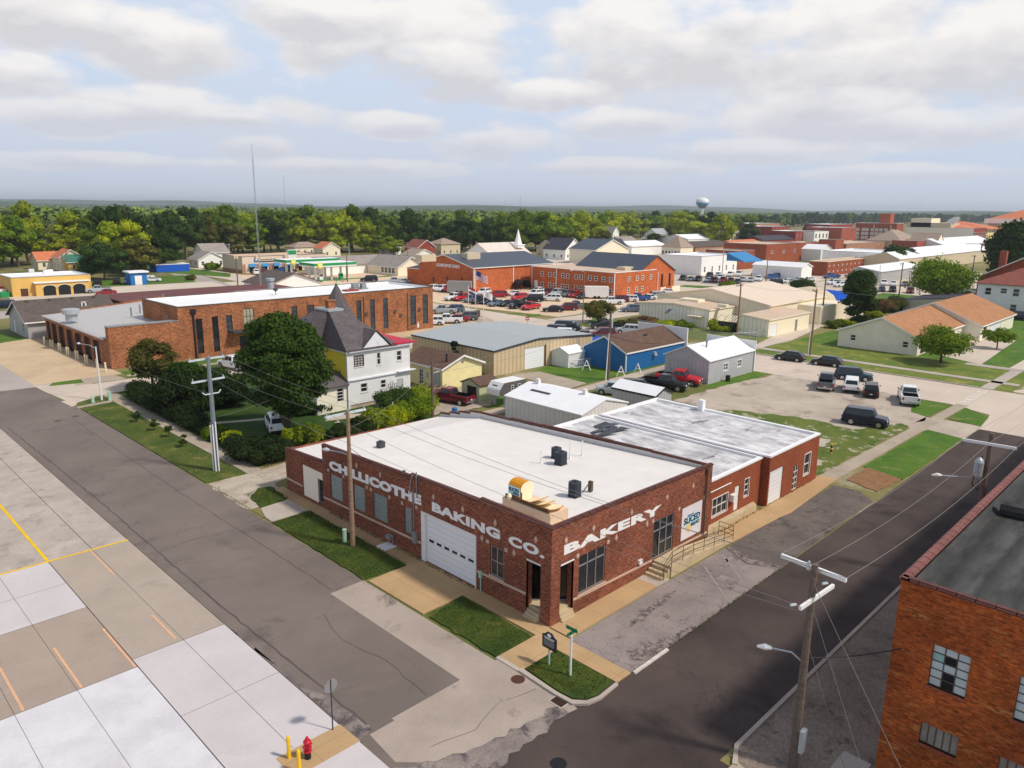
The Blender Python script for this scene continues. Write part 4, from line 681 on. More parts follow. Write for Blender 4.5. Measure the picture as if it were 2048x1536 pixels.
# white metal shed behind the bakery
g0=(54.95,45.1); g1=(54.95,55.7)
t=building('metal_shed','ribbed white metal shed with skylight strip right behind the bakery','shed',54.95,45.1,62.4,55.7,2.4,'ribbed_white','gable','seam_white',rise=.95,ridge='y',ov=.12,wins=[('W',(45.6,0.4,46.3,1.9),'d',dict(mat='ribbed_silver'))])
b=MB(); b.poly([(56.9,51.2,3.06),(57.3,51.2,3.16),(57.3,54,3.16),(56.9,54,3.06)]); b.obj('skylight',t,'dark_grey')
for yy in (54.2,47.6): b=MB(); b.box(58.5,yy,3.3,58.9,yy+.4,3.8); b.cyl(58.7,yy+.2,3.7,4.0,.22); b.obj('roof_turbine',t,'white')
# carport shed
c=G(Z7(1725,1000)); 
t=building('carport_shed','small ribbed carport shed with white roof and black edge beside the gravel lot','shed',*G(Z7(2035,1075)),G(Z7(2035,1075))[0]+3.2,G(Z7(1730,985))[1],2.0,'ribbed_silver','gable','seam_white',rise=.7,ridge='y',ov=.12,trim='black_metal')
# grey board shed
t=building('grey_shed','weathered silver grey shed with bright white metal roof and two small windows','shed',85.5,49.2,97.4,55.9,3.1,'ribbed_silver','gable','seam_white',rise=1.5,ridge='x',ov=.2,wins=[
 ('S',(89.3,1.3,90.4,2.2),'w',dict(nx=2,nz=2,trim=.12,fw=.08)),('S',(93.0,1.3,94.1,2.2),'w',dict(nx=2,nz=2,trim=.12,fw=.08)),('W',(52.3,.1,55.2,2.6),'d',dict(mat='ribbed_silver'))])
b=MB(); b.cyl(88.5,51.5,4.0,5.0,.12); b.cyl(88.5,51.5,5.0,5.15,.18); b.obj('flue',t,'grey_metal'); b=MB(); b.box(97.45,49.0,0,97.6,56.8,4.4); b.box(97.4,50.2,0,97.52,50.4,1); b.obj('false_front',t,'white')
b=MB(); b.cyl(89.2,48.4,0,.8,.3,.33); tag(b.obj('trash_barrel',None,'black_rubber'),'black barrel standing against the grey shed','barrel')
# blue shop
y0,x0=62.4,83.6
t=building('blue_shop','bright blue clapboard shop with brown shingle roof','building',83.5,60.9,98.0,68.6,2.7,'clap_blue','gable','shingle_brown',rise=1.9,ridge='x',ov=.15,trim='white')
b=MB(); b.box(98.0,60.4,0,98.2,69.5,4.8); b.obj('false_front',t,'white'); b=MB(); b.cyl(90.2,60.6,1.6,1.7,.3); b.tube([(90.2,60.9,1.9),(90.2,60.6,1.9)],.28,10); b.obj('exhaust_fan',t,'galvanised')
b=MB(); b.cyl(91,63.3,3.9,4.3,.1); b.cyl(91.5,63.3,3.9,4.3,.1); b.obj('roof_vents',t,'black_metal')
b=MB(); b.box(83.44,60.85,0,83.56,61.0,2.7); b.box(83.44,68.5,0,83.56,68.65,2.7); b.obj('corner_board',t,'white')
# sign cut-outs by the blue shop
def trestle(x,y,s,label,rz=0.):
    t=thing('trestle_frame',label,'frame',(x,y,0),rz,group='white wooden trestle frames on the lawn'); 
    for a,bq in (((-.6*s,0,0),(0,0,1.5*s)),((.6*s,0,0),(0,0,1.5*s)),((-.35*s,0,.7*s),(.35*s,0,.7*s))): b=MB(); b.tube([a,bq],.07,4); b.obj('leg',t,'white',local=True)
trestle(*G(Z7(1490,725)),1.0,'white trestle frame standing free on the lawn left of the pole',R(-45)); trestle(*G(Z7(1765,775)),1.0,'white trestle frame close to the alley at the blue wall',R(-45)); trestle(*G(Z7(1900,745)),.9,'broken white frame leaning at the corner of the blue wall',R(-70))
# beige metal building
t=building('beige_metal_building','large beige ribbed metal building with pale grey roof and white overhead door','building',68.4,71.6,89.3,89.4,3.35,'ribbed_tan','gable','seam_grey',rise=.75,ridge='y',ov=.12,ridge_at=.42,trim='dark_grey',wins=[
 ('S',(75.0-.6,0,78.4,3.0),'g'),('S',(79.9,0.05,81.2,2.15),'d')])
b=MB(); bxp(b,'S',71.6,85.6,.9,86.2,1.9,0,.2); bxp(b,'S',71.6,85.85,1.9,85.95,3.3,.02,.08); b.obj('meter_box',t,'galvanised'); b=MB(); bxp(b,'S',71.6,78.42,0,78.75,3.1,-.02,.03); b.obj('door_jamb',t,'brown_door')
c=G(Z7(1345,705)); t=building('lap_shed','little white lap sided shed beside the beige metal building','shed',c[0],c[1],c[0]+3.6,c[1]+3.2,2.0,'clap_white','gable','seam_white',rise=.7,ridge='x',ov=.1)
b=MB(); p=G(Z7(1400,695))
for i in range(9): b.tube([(p[0]-1+i*.35,p[1]-.5-.1*i,.05),(p[0]-.7+i*.35,p[1]-.2-.1*i,1.1)],.035,4)
b.tube([(p[0]-1.1,p[1]-.5,.1),(p[0]+2.1,p[1]-1.4,.1)],.05,4); b.tube([(p[0]-.8,p[1]-.2,1.1),(p[0]+2.3,p[1]-1.1,1.1)],.05,4); tag(b.obj('ladder_rack',None,'galvanised'),'stack of pale metal ladders leaning at the little white shed','ladder rack')
# yellow garage
t=building('yellow_garage','pale yellow garage with brown shingle roof, chimney pipe and white doors','building',58.0,69.9,64.6,77.6,2.75,'clap_yellow','gable','shingle_brown',rise=1.25,ridge='y',ov=.35,trim='white')
E0=G(Z7(355,880))
t2=building('yellow_garage','small pale yellow garage whose open gable faces the red truck','building',0,0,1,1,1) if 0 else None
b=MB(); b.cyl(59.3,70.6,3.2,4.2,.1); b.cyl(59.3,70.6,4.2,4.35,.16); b.obj('stove_pipe',t,'black_metal')
for (u0,z0,u1,z1,k) in ((73.6,.2,74.4,2.1,'w'),(72.6,1.1,73.0,1.9,'w'),(70.3,.1,72.0,2.1,'d')):
    if k=='w': window(t,'W',57.96,(u0,z0,u1,z1),2,4 if z0<.5 else 2,.05,trim=.06,rec=-.01)
    else: panel(t,'W',58.0,(u0,z0,u1,z1),'galvanised','garage_door',rec=-.06)
b=MB(); bxp(b,'S',69.9,61.1,3.05,61.5,3.4,0,.04); b.obj('gable_vent',t,'grey_metal')
# small green shed + camper on posts
c=G(Z7(635,985)); t=building('garden_shed','small pale green lap sided shed with brown roof and open front','shed',c[0],c[1],c[0]+3.2,c[1]+3.1,2.0,'clap_green','gable','shingle_brown',rise=.65,ridge='x',ov=.15,wins=[('W',(c[1]+.5,.35,c[1]+2.2,1.8),'o')])
c=G(Z7(735,985)); d=G(Z7(830,1000)); t=thing('truck_camper','pale truck camper shell with dark side raised on posts','camper',(c[0],c[1],0)); x0,y0=c[0]-.3,c[1]-2.6
b=MB(); pr=[(x0-1.0,1.5),(x0+3.2,1.5),(x0+3.2,2.9),(x0-.3,2.9),(x0-.9,2.2),(x0-1.0,1.9)]
for yy,s in ((y0,1),(y0+2.1,-1)): b.poly([(p[0],yy,p[1]) for p in pr][::s],0)
for i in range(len(pr)): p,q=pr[i],pr[(i+1)%len(pr)]; b.poly([(p[0],y0,p[1]),(p[0],y0+2.1,p[1]),(q[0],y0+2.1,q[1]),(q[0],y0,q[1])],1)
paint('camper_dark',C(98,92,92),.6,.25,1.5); b.obj('shell',t,('camper_dark','white'))
for u in (x0+.8,x0+1.9): window(t,'S',y0-.02,(u,1.9,u+.45,2.5),1,2,.05,rec=-.01)
b=MB(); b.poly([(x0-.93,y0+.7,2.0),(x0-.93,y0+1.5,2.0),(x0-.60,y0+1.5,2.6),(x0-.60,y0+.7,2.6)][::-1]); b.obj('front_window',t,'glass')
for px_,py_ in ((x0+.1,y0+.15),(x0+.1,y0+1.95),(x0+2.4,y0+.15),(x0+2.4,y0+1.95)): b=MB(); b.box(px_-.15,py_-.15,0,px_+.15,py_+.15,1.5); b.obj('post',t,'galvanised')
b=MB(); p=G(Y6(760,760)); b.rev(p[0],p[1],[(.25,0),(.3,.7),(.34,.72),(.2,.8)],8); tag(b.obj('rain_barrel',None,'blue_dark' if 'blue_dark' in MATS else 'blue_trim'),'small dark blue barrel behind the far bakery parapet','barrel')
b=MB(); r=random.Random(9); p=G(Z7(180,905))
for i in range(26): x=p[0]+r.uniform(-2.6,2.6); y=p[1]+r.uniform(-1.2,1.8); a=r.uniform(-.5,.5); L=r.uniform(.8,2.4); b.tube([(x,y,r.uniform(.05,.7)),(x+L*math.cos(a),y+L*math.sin(a),r.uniform(.05,.8))],.07,4)
tag(b.obj('lumber_pile',None,'wood_pole'),'untidy pile of old planks before the yellow garage','lumber',kind='stuff')
# ---------------------------------------------------------------- the white house with the turret
hx,hy=44.5,69.8
t=thing('victorian_house','old white and yellow wooden house with steep grey roof and pointed turret','house',(hx,hy,0))
HW=[(70.6,4.3,71.4,6.0),(74.2,4.3,75.1,6.1)]
HS=[(45.35,4.75,46.55,5.95),(48.35,4.6,48.85,6.0),(51.1,4.7,51.8,5.85),(46.05,1.75,46.95,2.75),(48.75,1.8,49.5,2.75),(51.0,.55,51.95,2.5)]
b=MB(); b.wall('W',hx,hy,81,.0,6.55,[(74.5,4.3,75.3,6.1)],m=1); b.wall('S',hy,hx,53.0,.5,6.55,HS,m=0); b.box(hx+.1,hy+.1,0,52.9,hy+.3,.5,2); b.poly([(53,hy,0),(53,81,0),(53,81,6.55),(53,hy,6.55)]); b.poly([(hx,81,0),(hx,81,6.55),(53,81,6.55),(53,81,0)])
b.obj('wall',t,('clap_white','clap_bright_yellow','rubble'))
b=MB(); bxp(b,'S',hy,44.4,3.25,53.4,3.42,0,.18); bxp(b,'S',hy,51.0,3.42,53.5,3.5,0,.5); bxp(b,'S',hy,44.35,6.45,53.2,6.72,0,.35); bxp(b,'W',hx,hy-.35,6.45,81.2,6.72,0,.35); bxp(b,'S',hy,44.38,.0,44.6,6.5,0,.06); bxp(b,'W',hx,hy-.04,.0,hy+.22,6.5,0,.06); b.obj('trim',t,'wall_peel')
B_=[(44.1,69.4),(51.0,69.4),(51.0,81.4),(40.4,81.4),(40.4,74.5),(44.1,74.5)]; T_=[(45.3,74.6),(46.8,74.5),(46.9,77),(45.4,77)]; b=MB(); e_=lambda i:(*B_[i],6.78); p_=lambda i:(*T_[i],10.6)
for F_ in ((e_(0),e_(1),p_(1),p_(0)),(e_(1),e_(2),p_(2),p_(1)),(e_(2),e_(3),p_(3),p_(2)),(e_(3),e_(4),p_(0),p_(3)),(e_(4),e_(5),p_(0)),(e_(5),e_(0),p_(0)),(p_(0),p_(1),p_(2),p_(3))): b.poly(F_)
b.prism(B_,6.6,6.78); b.obj('roof',t,'shingle_grey'); b=MB(); b.wall('S',74.9,40.8,44.5,0,6.6,[(41.8,4.2,42.7,6.0)]); b.wall('W',40.8,74.9,81,0,6.6,[]); b.obj('west_wing_wall',t,'wall_yellow'); window(t,'S',74.9,(41.8,4.2,42.7,6.0),1,2,.07,trim=.1)
b=MB(); b.poly([(46.3,hy-.36,6.72),(49.9,hy-.36,6.72),(48.1,hy-.36,8.5)]); b.obj('gable_panel',t,'wall_peel'); b=MB()
b.poly([(46.0,hy-.5,6.65),(48.1,hy-.5,8.65),(48.1,hy+2.2,8.65),(46.0,hy-.0,6.65)][::-1]); b.poly([(50.2,hy-.5,6.65),(48.1,hy-.5,8.65),(48.1,hy+2.2,8.65),(50.2,hy,6.65)]); b.obj('gable_roof',t,'shingle_grey')
# turret with its needle roof, on the street side
tp=(49.2,79.0); b=MB(); b.rev(*tp,[(1.7,0),(1.7,8.1)],8); b.obj('turret_wall',t,'clap_bright_yellow'); b=MB(); b.rev(*tp,[(3.0,8.0),(2.8,8.2),(1.95,9.5),(1.15,11),(.03,13.1)],8); b.obj('turret_roof',t,'shingle_grey'); b=MB(); b.rev(*tp,[(.1,12.8),(.17,12.95),(.05,13.1),(.03,13.3)],8); b.obj('finial',t,'green_trim')
b=MB(); b.box(45.7,75.2,10.3,46.6,75.9,11.5); b.box(45.62,75.12,11.5,46.68,75.98,11.62); b.obj('chimney',t,'brick_orange'); b=MB(); b.box(45.1,74.3,10.45,47.1,77.2,10.68); b.obj('chimney_flashing',t,'galvanised')
b=MB(); b.cyl(48.6,72.6,7.9,9.0,.09); b.obj('roof_pipe',t,'white')
b=MB(); b.poly([(50.4,hy-.45,6.9),(53.9,hy-.45,6.76),(53.9,hy+6,6.76),(50.4,hy+6,8.3)]); b.poly([(50.4,hy-.45,6.7),(53.9,hy-.45,6.7),(53.9,hy-.45,6.76),(50.4,hy-.45,6.9)]); b.poly([(50.4,hy-.45,6.9),(50.4,hy+6,8.3),(50.4,hy+6,6.7),(50.4,hy-.45,6.7)]); b.obj('red_roof',t,'red_roof')
for i,o in enumerate(HS):
    if i==5: panel(t,'S',hy,o,'curtain','door',rec=.05)
    else: window(t,'S',hy,o,3 if i==0 else 1,4 if i==0 else 2,.07,frame='brown_door' if i==0 else 'window_white',pane='curtain' if i in (0,) else 'glass',rec=.04,trim=.06,sill='white')
window(t,'W',hx,(74.5,4.3,75.3,6.1),1,2,.07,pane='glass_grey',trim=.14)
# porch wing on the street side, yellow bay
b=MB(); b.wall('S',hy+.15,40.6,44.5,.0,3.0,[(43.1,1.1,43.9,2.6)],m=0); b.wall('W',40.6,hy+.15,80,0,3.0,[],m=0); b.obj('porch_wall',t,'clap_cream'); window(t,'S',hy+.15,(43.1,1.1,43.9,2.6),1,4,.06,trim=.05); b=MB(); b.poly([(40.2,hy-.2,3.0),(44.5,hy-.2,3.0),(44.5,hy+1.8,4.1),(43.0,hy+2.5,4.2)]); b.poly([(40.2,hy-.2,3.0),(43.0,hy+2.5,4.2),(43,80,4.2),(40.2,80,3.0)]); b.poly([(44.5,hy+1.8,4.1),(44.5,80,4.2),(43,80,4.2),(43,hy+2.5,4.2)]); b.box(40.2,hy-.2,2.85,44.5,hy-.05,3.02); b.obj('porch_roof',t,'shingle_grey')
for k,(x,w_) in enumerate(((49.1,.8),(50.2,.7))): b=MB(); b.box(47.3+k*1.1,hy-1.6,0,48.1+k*1.1,hy-.8,.9); b.cyl(47.7+k*1.1,hy-1.2,.9,.95,.3); tag(b.obj('heat_pump',None,'galvanised'),('left' if k==0 else 'right')+' one of two grey heat pumps below the peeling white wall','air conditioner','heat pumps beside the old house')
b=MB()
for i in range(5): b.tube([(49.9+.22*i,hy-.35,.2),(49.7+.28*i,hy-.15,2.6-.2*abs(i-2))],.03,4)
for z in (.9,1.5,2.1): b.tube([(49.7,hy-.3,z),(51.0,hy-.25,z)],.03,4)
tag(b.obj('trellis',None,'grey_metal'),'thin grey trellis leaning on the white clapboard wall','trellis')
# ---------------------------------------------------------------- police and fire station
P0=(32.6,109.8)
def tall(u,z0,z1,w=.9): return ('S',(u-w/2,z0,u+w/2,z1),'w',dict(nx=1,nz=3,fw=.07,frame='black_metal',pane='glass_grey' if z0>3 else 'glass',rec=.1))
def sx(f,x,y=0): return PX(f(x,y),109.8)
low=building('fire_station','brick station wing with row of garage bays and pale grey roof','building',32.6,109.8,42.0,111.0,5.75,'brick_orange','flat','roof_grey_flat',par=.05)
b=MB(); low_doors=[]
d0=[(110.6,112.9),(114.3,116.9),(118.2,121.0),(122.4,125.3),(126.8,129.6),(131.0,133.8),(135.1,137.6),(138.7,140.6)]
b.wall('W',32.6,111.0,141.2,0,4.15,[(a,.0,c_,3.3) for a,c_ in d0 if a>111],depth=.5,m=0,mr=1); b.poly([(32.6,141.2,0),(32.6,141.2,4.15),(52,141.2,6.0),(52,141.2,0)]); b.obj('bay_wall',low,('brick_orange','bronze'))
for a,c_ in d0[1:]: panel(low,'W',32.6,(a,0,c_,3.3),'brown_door','bay_door',rec=.45)
panel(low,'S',109.8,(35.2,0,36.5,2.2),'galvanised','door',rec=-.06)
b=MB(); b.poly([(32.2,110.9,4.1),(54,110.9,5.7),(54,141.6,5.7),(32.2,141.6,4.1)]); b.poly([(32.2,110.9,3.9),(32.2,110.9,4.1),(32.2,141.6,4.1),(32.2,141.6,3.9)][::-1]); b.obj('bay_roof',low,'seam_grey_x')
b=MB(); q=G(Z1(565,960),6.2); b.rev(q[0],q[1],[(.85,4.6),(.85,5.5),(1.25,5.65),(1.25,6.3),(1.0,6.4)],14); b.obj('exhaust_stack',low,'galvanised')
for i,(x,y) in enumerate(((1050,970),(1120,945),(1340,1030),(1305,855))): q=G(Z1(x,y+20),5.3); b=MB(); b.cyl(q[0],q[1],4.9,6.3,.12); b.obj('vent_pipe',low,'grey_metal')
wn=[]
for f,x,a,c_ in ((Z1,1595,1030,1310),(Z1,1725,1010,1295),(Z1,1838,1000,1140)):
    u=sx(f,x,1100)[0]; z1=PX(f(x,a),109.8)[1]; z0=PX(f(x,c_),109.8)[1]; wn.append(tall(u,max(z0,.1),z1,.95))
for f,x,a,c_ in ((Z2,125,1010,1295),):
    pass
u0,_=PX(Z2(345,985),109.8); u1,z1=PX(Z2(430,985),109.8); wn.append(('S',(u0,4.3,u1,6.7),'w',dict(nx=3,nz=2,frame='black_metal',pane='blind')))
for x,w_,zlo in ((755,1.0,3.0),(890,1.1,3.0),(1272,1.0,1.0),(1380,1.0,1.0),(1485,1.0,1.0),(1705,1.3,1.0),(1803,1.2,1.0)):
    u=PX(Z2(x,960),109.8)[0]; wn.append(('S',(u-w_/2,zlo,u+w_/2,6.4),'w',dict(nx=1,nz=4,fw=.08,frame='black_metal',pane='glass_grey',rec=.1)))
hi=building('police_station','long two storey orange brick station with tall narrow windows and white roof','building',42.0,109.8,89.0,123.5,7.35,'brick_orange','flat','roof_white',par=.38,wins=wn+[('S',(51.0,.2,53.3,2.6),'o')],coping='bronze')
b=MB(); b.box(49.3,108.0,3.35,54.5,109.79,3.6); b.obj('entrance_canopy',hi,'dark_grey')
for x in (44.2,): b=MB(); b.box(x-.12,109.65,0,x+.12,109.79,6.8); b.box(x-.35,109.5,6.6,x+.35,109.79,7.3); b.obj('downspout',hi,'black_metal')
for k,px_ in enumerate((860,1310,1660)): u=PX(Z2(px_,950),109.8)[0]; b=MB(); b.box(u-.07,109.68,0.2,u+.07,109.79,7.); b.obj('downspout',hi,'bronze')
for px_,py_ in ((1330,990),(1560,970),(1755,955),(1605,1000)): u,z=PX(Z2(px_,py_),109.8); b=MB(); b.tube([(u,109.79,z),(u,109.6,z)],.32,10); b.obj('wall_louver',hi,'bronze')
for k,(x,y,s) in enumerate(((1240,790,.75),(1305,790,.65))): q=G(Z2(x,y),7.4); b=MB(); b.box(q[0]-s,q[1]-s,7.36,q[0]+s,q[1]+s,7.6); b.box(q[0]-s*.7,q[1]-s*.7,7.6,q[0]+s*.7,q[1]+s*.7,8.4); b.obj('rooftop_unit',hi,'grey_metal')
b=MB(); q=G(Z2(1205,805),7.4); b.box(q[0]-1.3,q[1]-.8,7.36,q[0]+1.3,q[1]+.8,7.6); b.obj('roof_hatch',hi,'brick_mauve')
q=G(Z2(605,820),7.8); b=MB(); b.tube([(q[0],q[1],7.4),(q[0],q[1],8.3)],.05); b.rev(q[0],q[1],[(.05,7.9),(.4,8.2),(.45,8.5)],12); b.obj('satellite_dish',hi,'dark_grey')
# roofs between the station and the highway
q0=G(Z1(925,880),5.0)
building('maroon_roof_building','low wide building with flat maroon roof behind the station','building',55,128,86,158,4.6,'maroon_flat','flat','maroon_flat',par=.3,coping='bronze') if 0 else None
def slabroof(name,label,pts,z,h0,wall,roof,cat='building'):
    """building given by the pixels of its roof corners (at height z), squared to the street grid"""
    g=[G(p,z) for p in pts]; x0=min(p[0] for p in g); x1=max(p[0] for p in g); y0=min(p[1] for p in g); y1=max(p[1] for p in g); return (x0,y0,x1,y1)
e=slabroof('','',[Z1(930,815),Z1(1890,765),Z1(1240,960)],5.6,0,'','')
t=thing('maroon_roof_building','low building with broad dark maroon roof behind the station','building',(48,142,0)); b=MB(); b.prism(RX(46.4,142,82,160),0,4.6); b.obj('wall',t,'bronze'); b=MB(); b.box(46,141.6,4.6,82.4,160.4,4.95); b.obj('roof',t,'maroon_flat')
t=building('metal_roof_hall','grey metal roofed hall behind the white station roof','building',62,126,90,141,5.6,'wall_tan','gable','seam_grey_x',rise=1.0,ridge='x',ov=.4)
b=MB(); q=G(Z2(562,745),6.6); b.rev(q[0],q[1],[(.7,5.6),(.7,7.0),(.9,7.1),(.9,7.6)],12); b.obj('exhaust_stack',t,'galvanised')
t=building('gabled_hall','brown roofed gabled hall with white gable behind the grey hall','building',90.5,177,105.5,190,2.7,'wall_white','gable','shingle_taupe',rise=2.6,ridge='y',ov=.5)
c=G(Z1(235,1195)); t=building('grey_gabled_house','grey sided house with dark brown shingle roof by the garage apron','house',c[0],c[1],c[0]+14,c[1]+12.2,2.95,'clap_grey','gable','shingle_taupe',rise=2.8,ridge='x',ov=.5,wins=[('W',(c[1]+2.5,.9,c[1]+3.5,2.3),'w',dict(nx=1,nz=2)),('W',(c[1]+8.5,.2,c[1]+9.5,2.3),'d')],trim='wall_white')
for k in range(4): x=c[0]+1.5+k*3.5; b=MB(); b.box(x-.2,c[1]+5.2,5.4,x+.2,c[1]+5.6,5.95); b.obj('roof_vent',t,'shingle_taupe')
b=MB(); b.box(c[0]+9.2,c[1]+3,4.2,c[0]+9.4,c[1]+3.2,5.2); b.box(c[0]+9.8,c[1]+3,4.2,c[0]+10,c[1]+3.2,5.2); b.box(c[0]+9.2,c[1]+3,5.1,c[0]+10,c[1]+3.2,5.25); b.obj('white_vent',t,'white')
# ---------------------------------------------------------------- yellow restaurant
c=G(Z1(105,858)); t=building('yellow_restaurant','yellow stucco restaurant with white roof and arched entrance','building',c[0],c[1],60.5,c[1]+14,4.3,'wall_gold','flat','roof_white',par=.3,wins=[('S',(c[0]+1.7,0,c[0]+3.3,1.9),'d',dict(mat='brown_door'))])
ex,ey=47.7,c[1]-1.5; b=MB()
b.wall('S',ey,ex,ex+11.8,0,3.1,[(ex+1.6+i*3.3,0,ex+4.2+i*3.3,1.7) for i in range(3)],depth=.3); b.poly([(ex,ey+1.6,0),(ex,ey,0),(ex,ey,3.1),(ex,ey+1.6,3.1)]); b.obj('entrance_wall',t,'wall_gold'); b=MB(); b.prism(RX(ex-.3,ey-.3,ex+12.1,ey+3),3.1,3.35); b.obj('entrance_roof',t,'roof_white')
for i in range(3):
    b=MB(); u=ex+2.9+i*3.3; pts=[(u+1.4*math.cos(a*math.pi/10),ey-.05,1.7+.8*math.sin(a*math.pi/10)) for a in range(11)]; b.poly([(u-1.35,ey-.05,0),(u+1.35,ey-.05,0),(u+1.35,ey-.05,1.7)]+pts[1:-1]+[(u-1.35,ey-.05,1.7)]); b.obj('arched_opening',t,'black_metal')
    b=MB(); b.tube([(u+1.5*math.cos(a*math.pi/10),ey-.1,1.7+.9*math.sin(a*math.pi/10)) for a in range(11)],.1,4); b.obj('arch_trim',t,'cream')
for k,(x,y) in enumerate(((250,650),(370,660),(400,655))): q=G(Z1(x,y),4.6); b=MB(); b.box(q[0]-.6,q[1]-.6,4.3,q[0]+.6,q[1]+.6,5.2); b.obj('rooftop_unit',t,'wall_white')
b=MB(); q=G(Z1(0,690),0)
t=thing('flower_stand','row of bright stall goods along the yellow restaurant','stall',(c[0]-1.4,c[1]+8,0)) 
for i in range(7): b=MB(); y=c[1]+1+i*3; b.box(c[0]-2.2,y,0,c[0]-.4,y+1.8,1.2+.4*(i%3)); b.obj('crate_display',t,('green_trim','white','red_paint','orange_roof')[i%4])
# ---------------------------------------------------------------- houses in the trees, shops beyond the highway
def hs(label,f,x,y,w,d,h,rise,wall,roof,ridge='x',wins=True,name='house',cat='house',kind='gable',group=None,z=0):
    c=G(f(x,y)); wn=[]
    if wins:
        n=max(1,int(w/3.2)); 
        for lv in range(max(1,int(h/2.7))):
            for i in range(n): u=c[0]+w*(i+.5)/n; wn.append(('S',(u-.5,.9+lv*2.7,u+.5,2.3+lv*2.7),'w',dict(nx=1,nz=2,fw=.09)))
            m=max(1,int(d/3.6))
            for i in range(m): u=c[1]+d*(i+.5)/m; wn.append(('W',(u-.5,.9+lv*2.7,u+.5,2.3+lv*2.7),'w',dict(nx=1,nz=2,fw=.09)))
    return building(name,label,cat,c[0],c[1],c[0]+w,c[1]+d,h,wall,kind,roof,rise=rise,ridge=ridge,ov=.4,wins=wn,trim='wall_white' if kind=='gable' else None,group=group)
hs('cream house with bright orange roof at the far left trees',Z1,310,640,11,9,3.2,2.6,'wall_cream','orange_roof','x'); hs('cream gabled house beside the orange roofed one',Z1,490,650,7,9,4.6,2.4,'wall_cream','orange_roof','y'); hs('small house with green roof left of the dark trees',Z1,545,655,8,8,3.2,2.2,'wall_gold','green_roof','x')
hs('grey roofed house at the left behind the orange roof',Z1,360,575,26,10,4,4,'wall_cream','shingle_light','x'); hs('white bungalow with porch left of the tan shop',Z1,1590,625,10,9,3.0,2.6,'wall_white','shingle_light','y'); hs('white cottage half hidden behind the porch bungalow',Z1,1640,590,10,10,4.2,3.2,'wall_white','shingle_light','x')
c=G(Z1(1255,660)); t=thing('blue_wall_sign','long low blue wall with white lettering by the highway','sign wall',(c[0],c[1],0)); b=MB(); q=G(Z1(1505,665)); b.box(c[0],c[1],0,q[0]+4,c[1]+6,2.4); b.obj('wall',t,'tarp_blue'); b=MB(); b.box(c[0]-.1,c[1]-.1,2.4,q[0]+4.1,c[1]+6.1,2.6); b.obj('roof',t,'roof_white')
# tan shop with awnings
c=G(Z2(345,668)); q=G(Z2(1000,640)); sx1=PX(Z2(1010,560),c[1])[0]
wn=[]
for i,x in enumerate((418,520,612,706,800)): u=PX(Z2(x,640),c[1])[0]; wn.append(('S',(u-.9,0,u+.9,2.1),'o'))
t=building('tan_shop','tan shop with brick piers, blue awnings and blue logo sign','building',c[0],c[1],sx1,c[1]+15,5.1,'seam_cream','flat','roof_tan_flat',par=.4,wins=wn,coping='bronze')
for i in range(7): b=MB(); u=c[0]+.3+i*4.9; b.box(u-.6,c[1]-.25,0,u+.6,c[1]-.02,3.0); b.obj('brick_pier',t,'brick_tan')
b=MB()
b.box(c[0]-.2,c[1]-.2,0,c[0]-.02,c[1]+15,1.1); b.obj('brick_base',t,'brick_tan')
for i,x in enumerate((418,520,612,706,800)):
    u=PX(Z2(x,640),c[1])[0]; b=MB(); b.poly([(u-1.4,c[1]-1.3,2.1),(u+1.4,c[1]-1.3,2.1),(u+1.1,c[1]-.05,3.1),(u-1.1,c[1]-.05,3.1)]); b.poly([(u-1.4,c[1]-1.3,2.1),(u-1.1,c[1]-.05,3.1),(u-1.1,c[1]-.05,2.2)][::-1]); b.poly([(u+1.4,c[1]-1.3,2.1),(u+1.1,c[1]-.05,3.1),(u+1.1,c[1]-.05,2.2)]); b.obj('awning',t,'skin_awning')
u0,z0=PX(Z2(432,578),c[1]); u1,z1=PX(Z2(463,548),c[1]); b=MB(); b.box(u0,c[1]-.12,z0,u1,c[1]-.02,z1); s_=b.obj('logo_panel',t,'blue_trim'); b=MB(); b.box(u0+.5,c[1]-.16,z0+.5,u1-.5,c[1]-.12,z0+1.1); b.poly([(u0+.4,c[1]-.16,z0+1.3),(u1-.4,c[1]-.16,z0+1.3),((u0+u1)/2,c[1]-.16,z1-.3)]); b.obj('emblem',s_,'letter_white')
u0,z0=PX(Z2(472,566),c[1]); u1,z1=PX(Z2(603,548),c[1]); 
for k in range(11): b=MB(); uu=u0+(u1-u0)*k/11; b.box(uu,c[1]-.06,z0+.2,uu+(u1-u0)*.06,c[1]-.02,z0+.2+(z1-z0-.2)*(1,.8,.9,1,.75)[k%5]); b.obj('sign_letter',t,'letter_black')
b=MB(); b.box(u0,c[1]-.08,z0-.5,u1,c[1]-.02,z0-.1); b.obj('sign_line',t,'dark_grey')
for k,(x,y) in enumerate(((300,540),(475,545),(705,535))): q=G(Z2(x,y),5.6); b=MB(); b.box(q[0]-.7,q[1]+1,5.1,q[0]+.7,q[1]+2.4,6.2); b.obj('rooftop_unit',t,'wall_tan')
hs('tan hip roofed house right behind the tan shop',Z2,760,525,14,9,3.6,2.2,'wall_cream','tan_roof','x',kind='hip'); hs('orange gabled house above the gas station',Z2,985,540,9,8,4,2.6,'wall_cream','orange_roof','y')
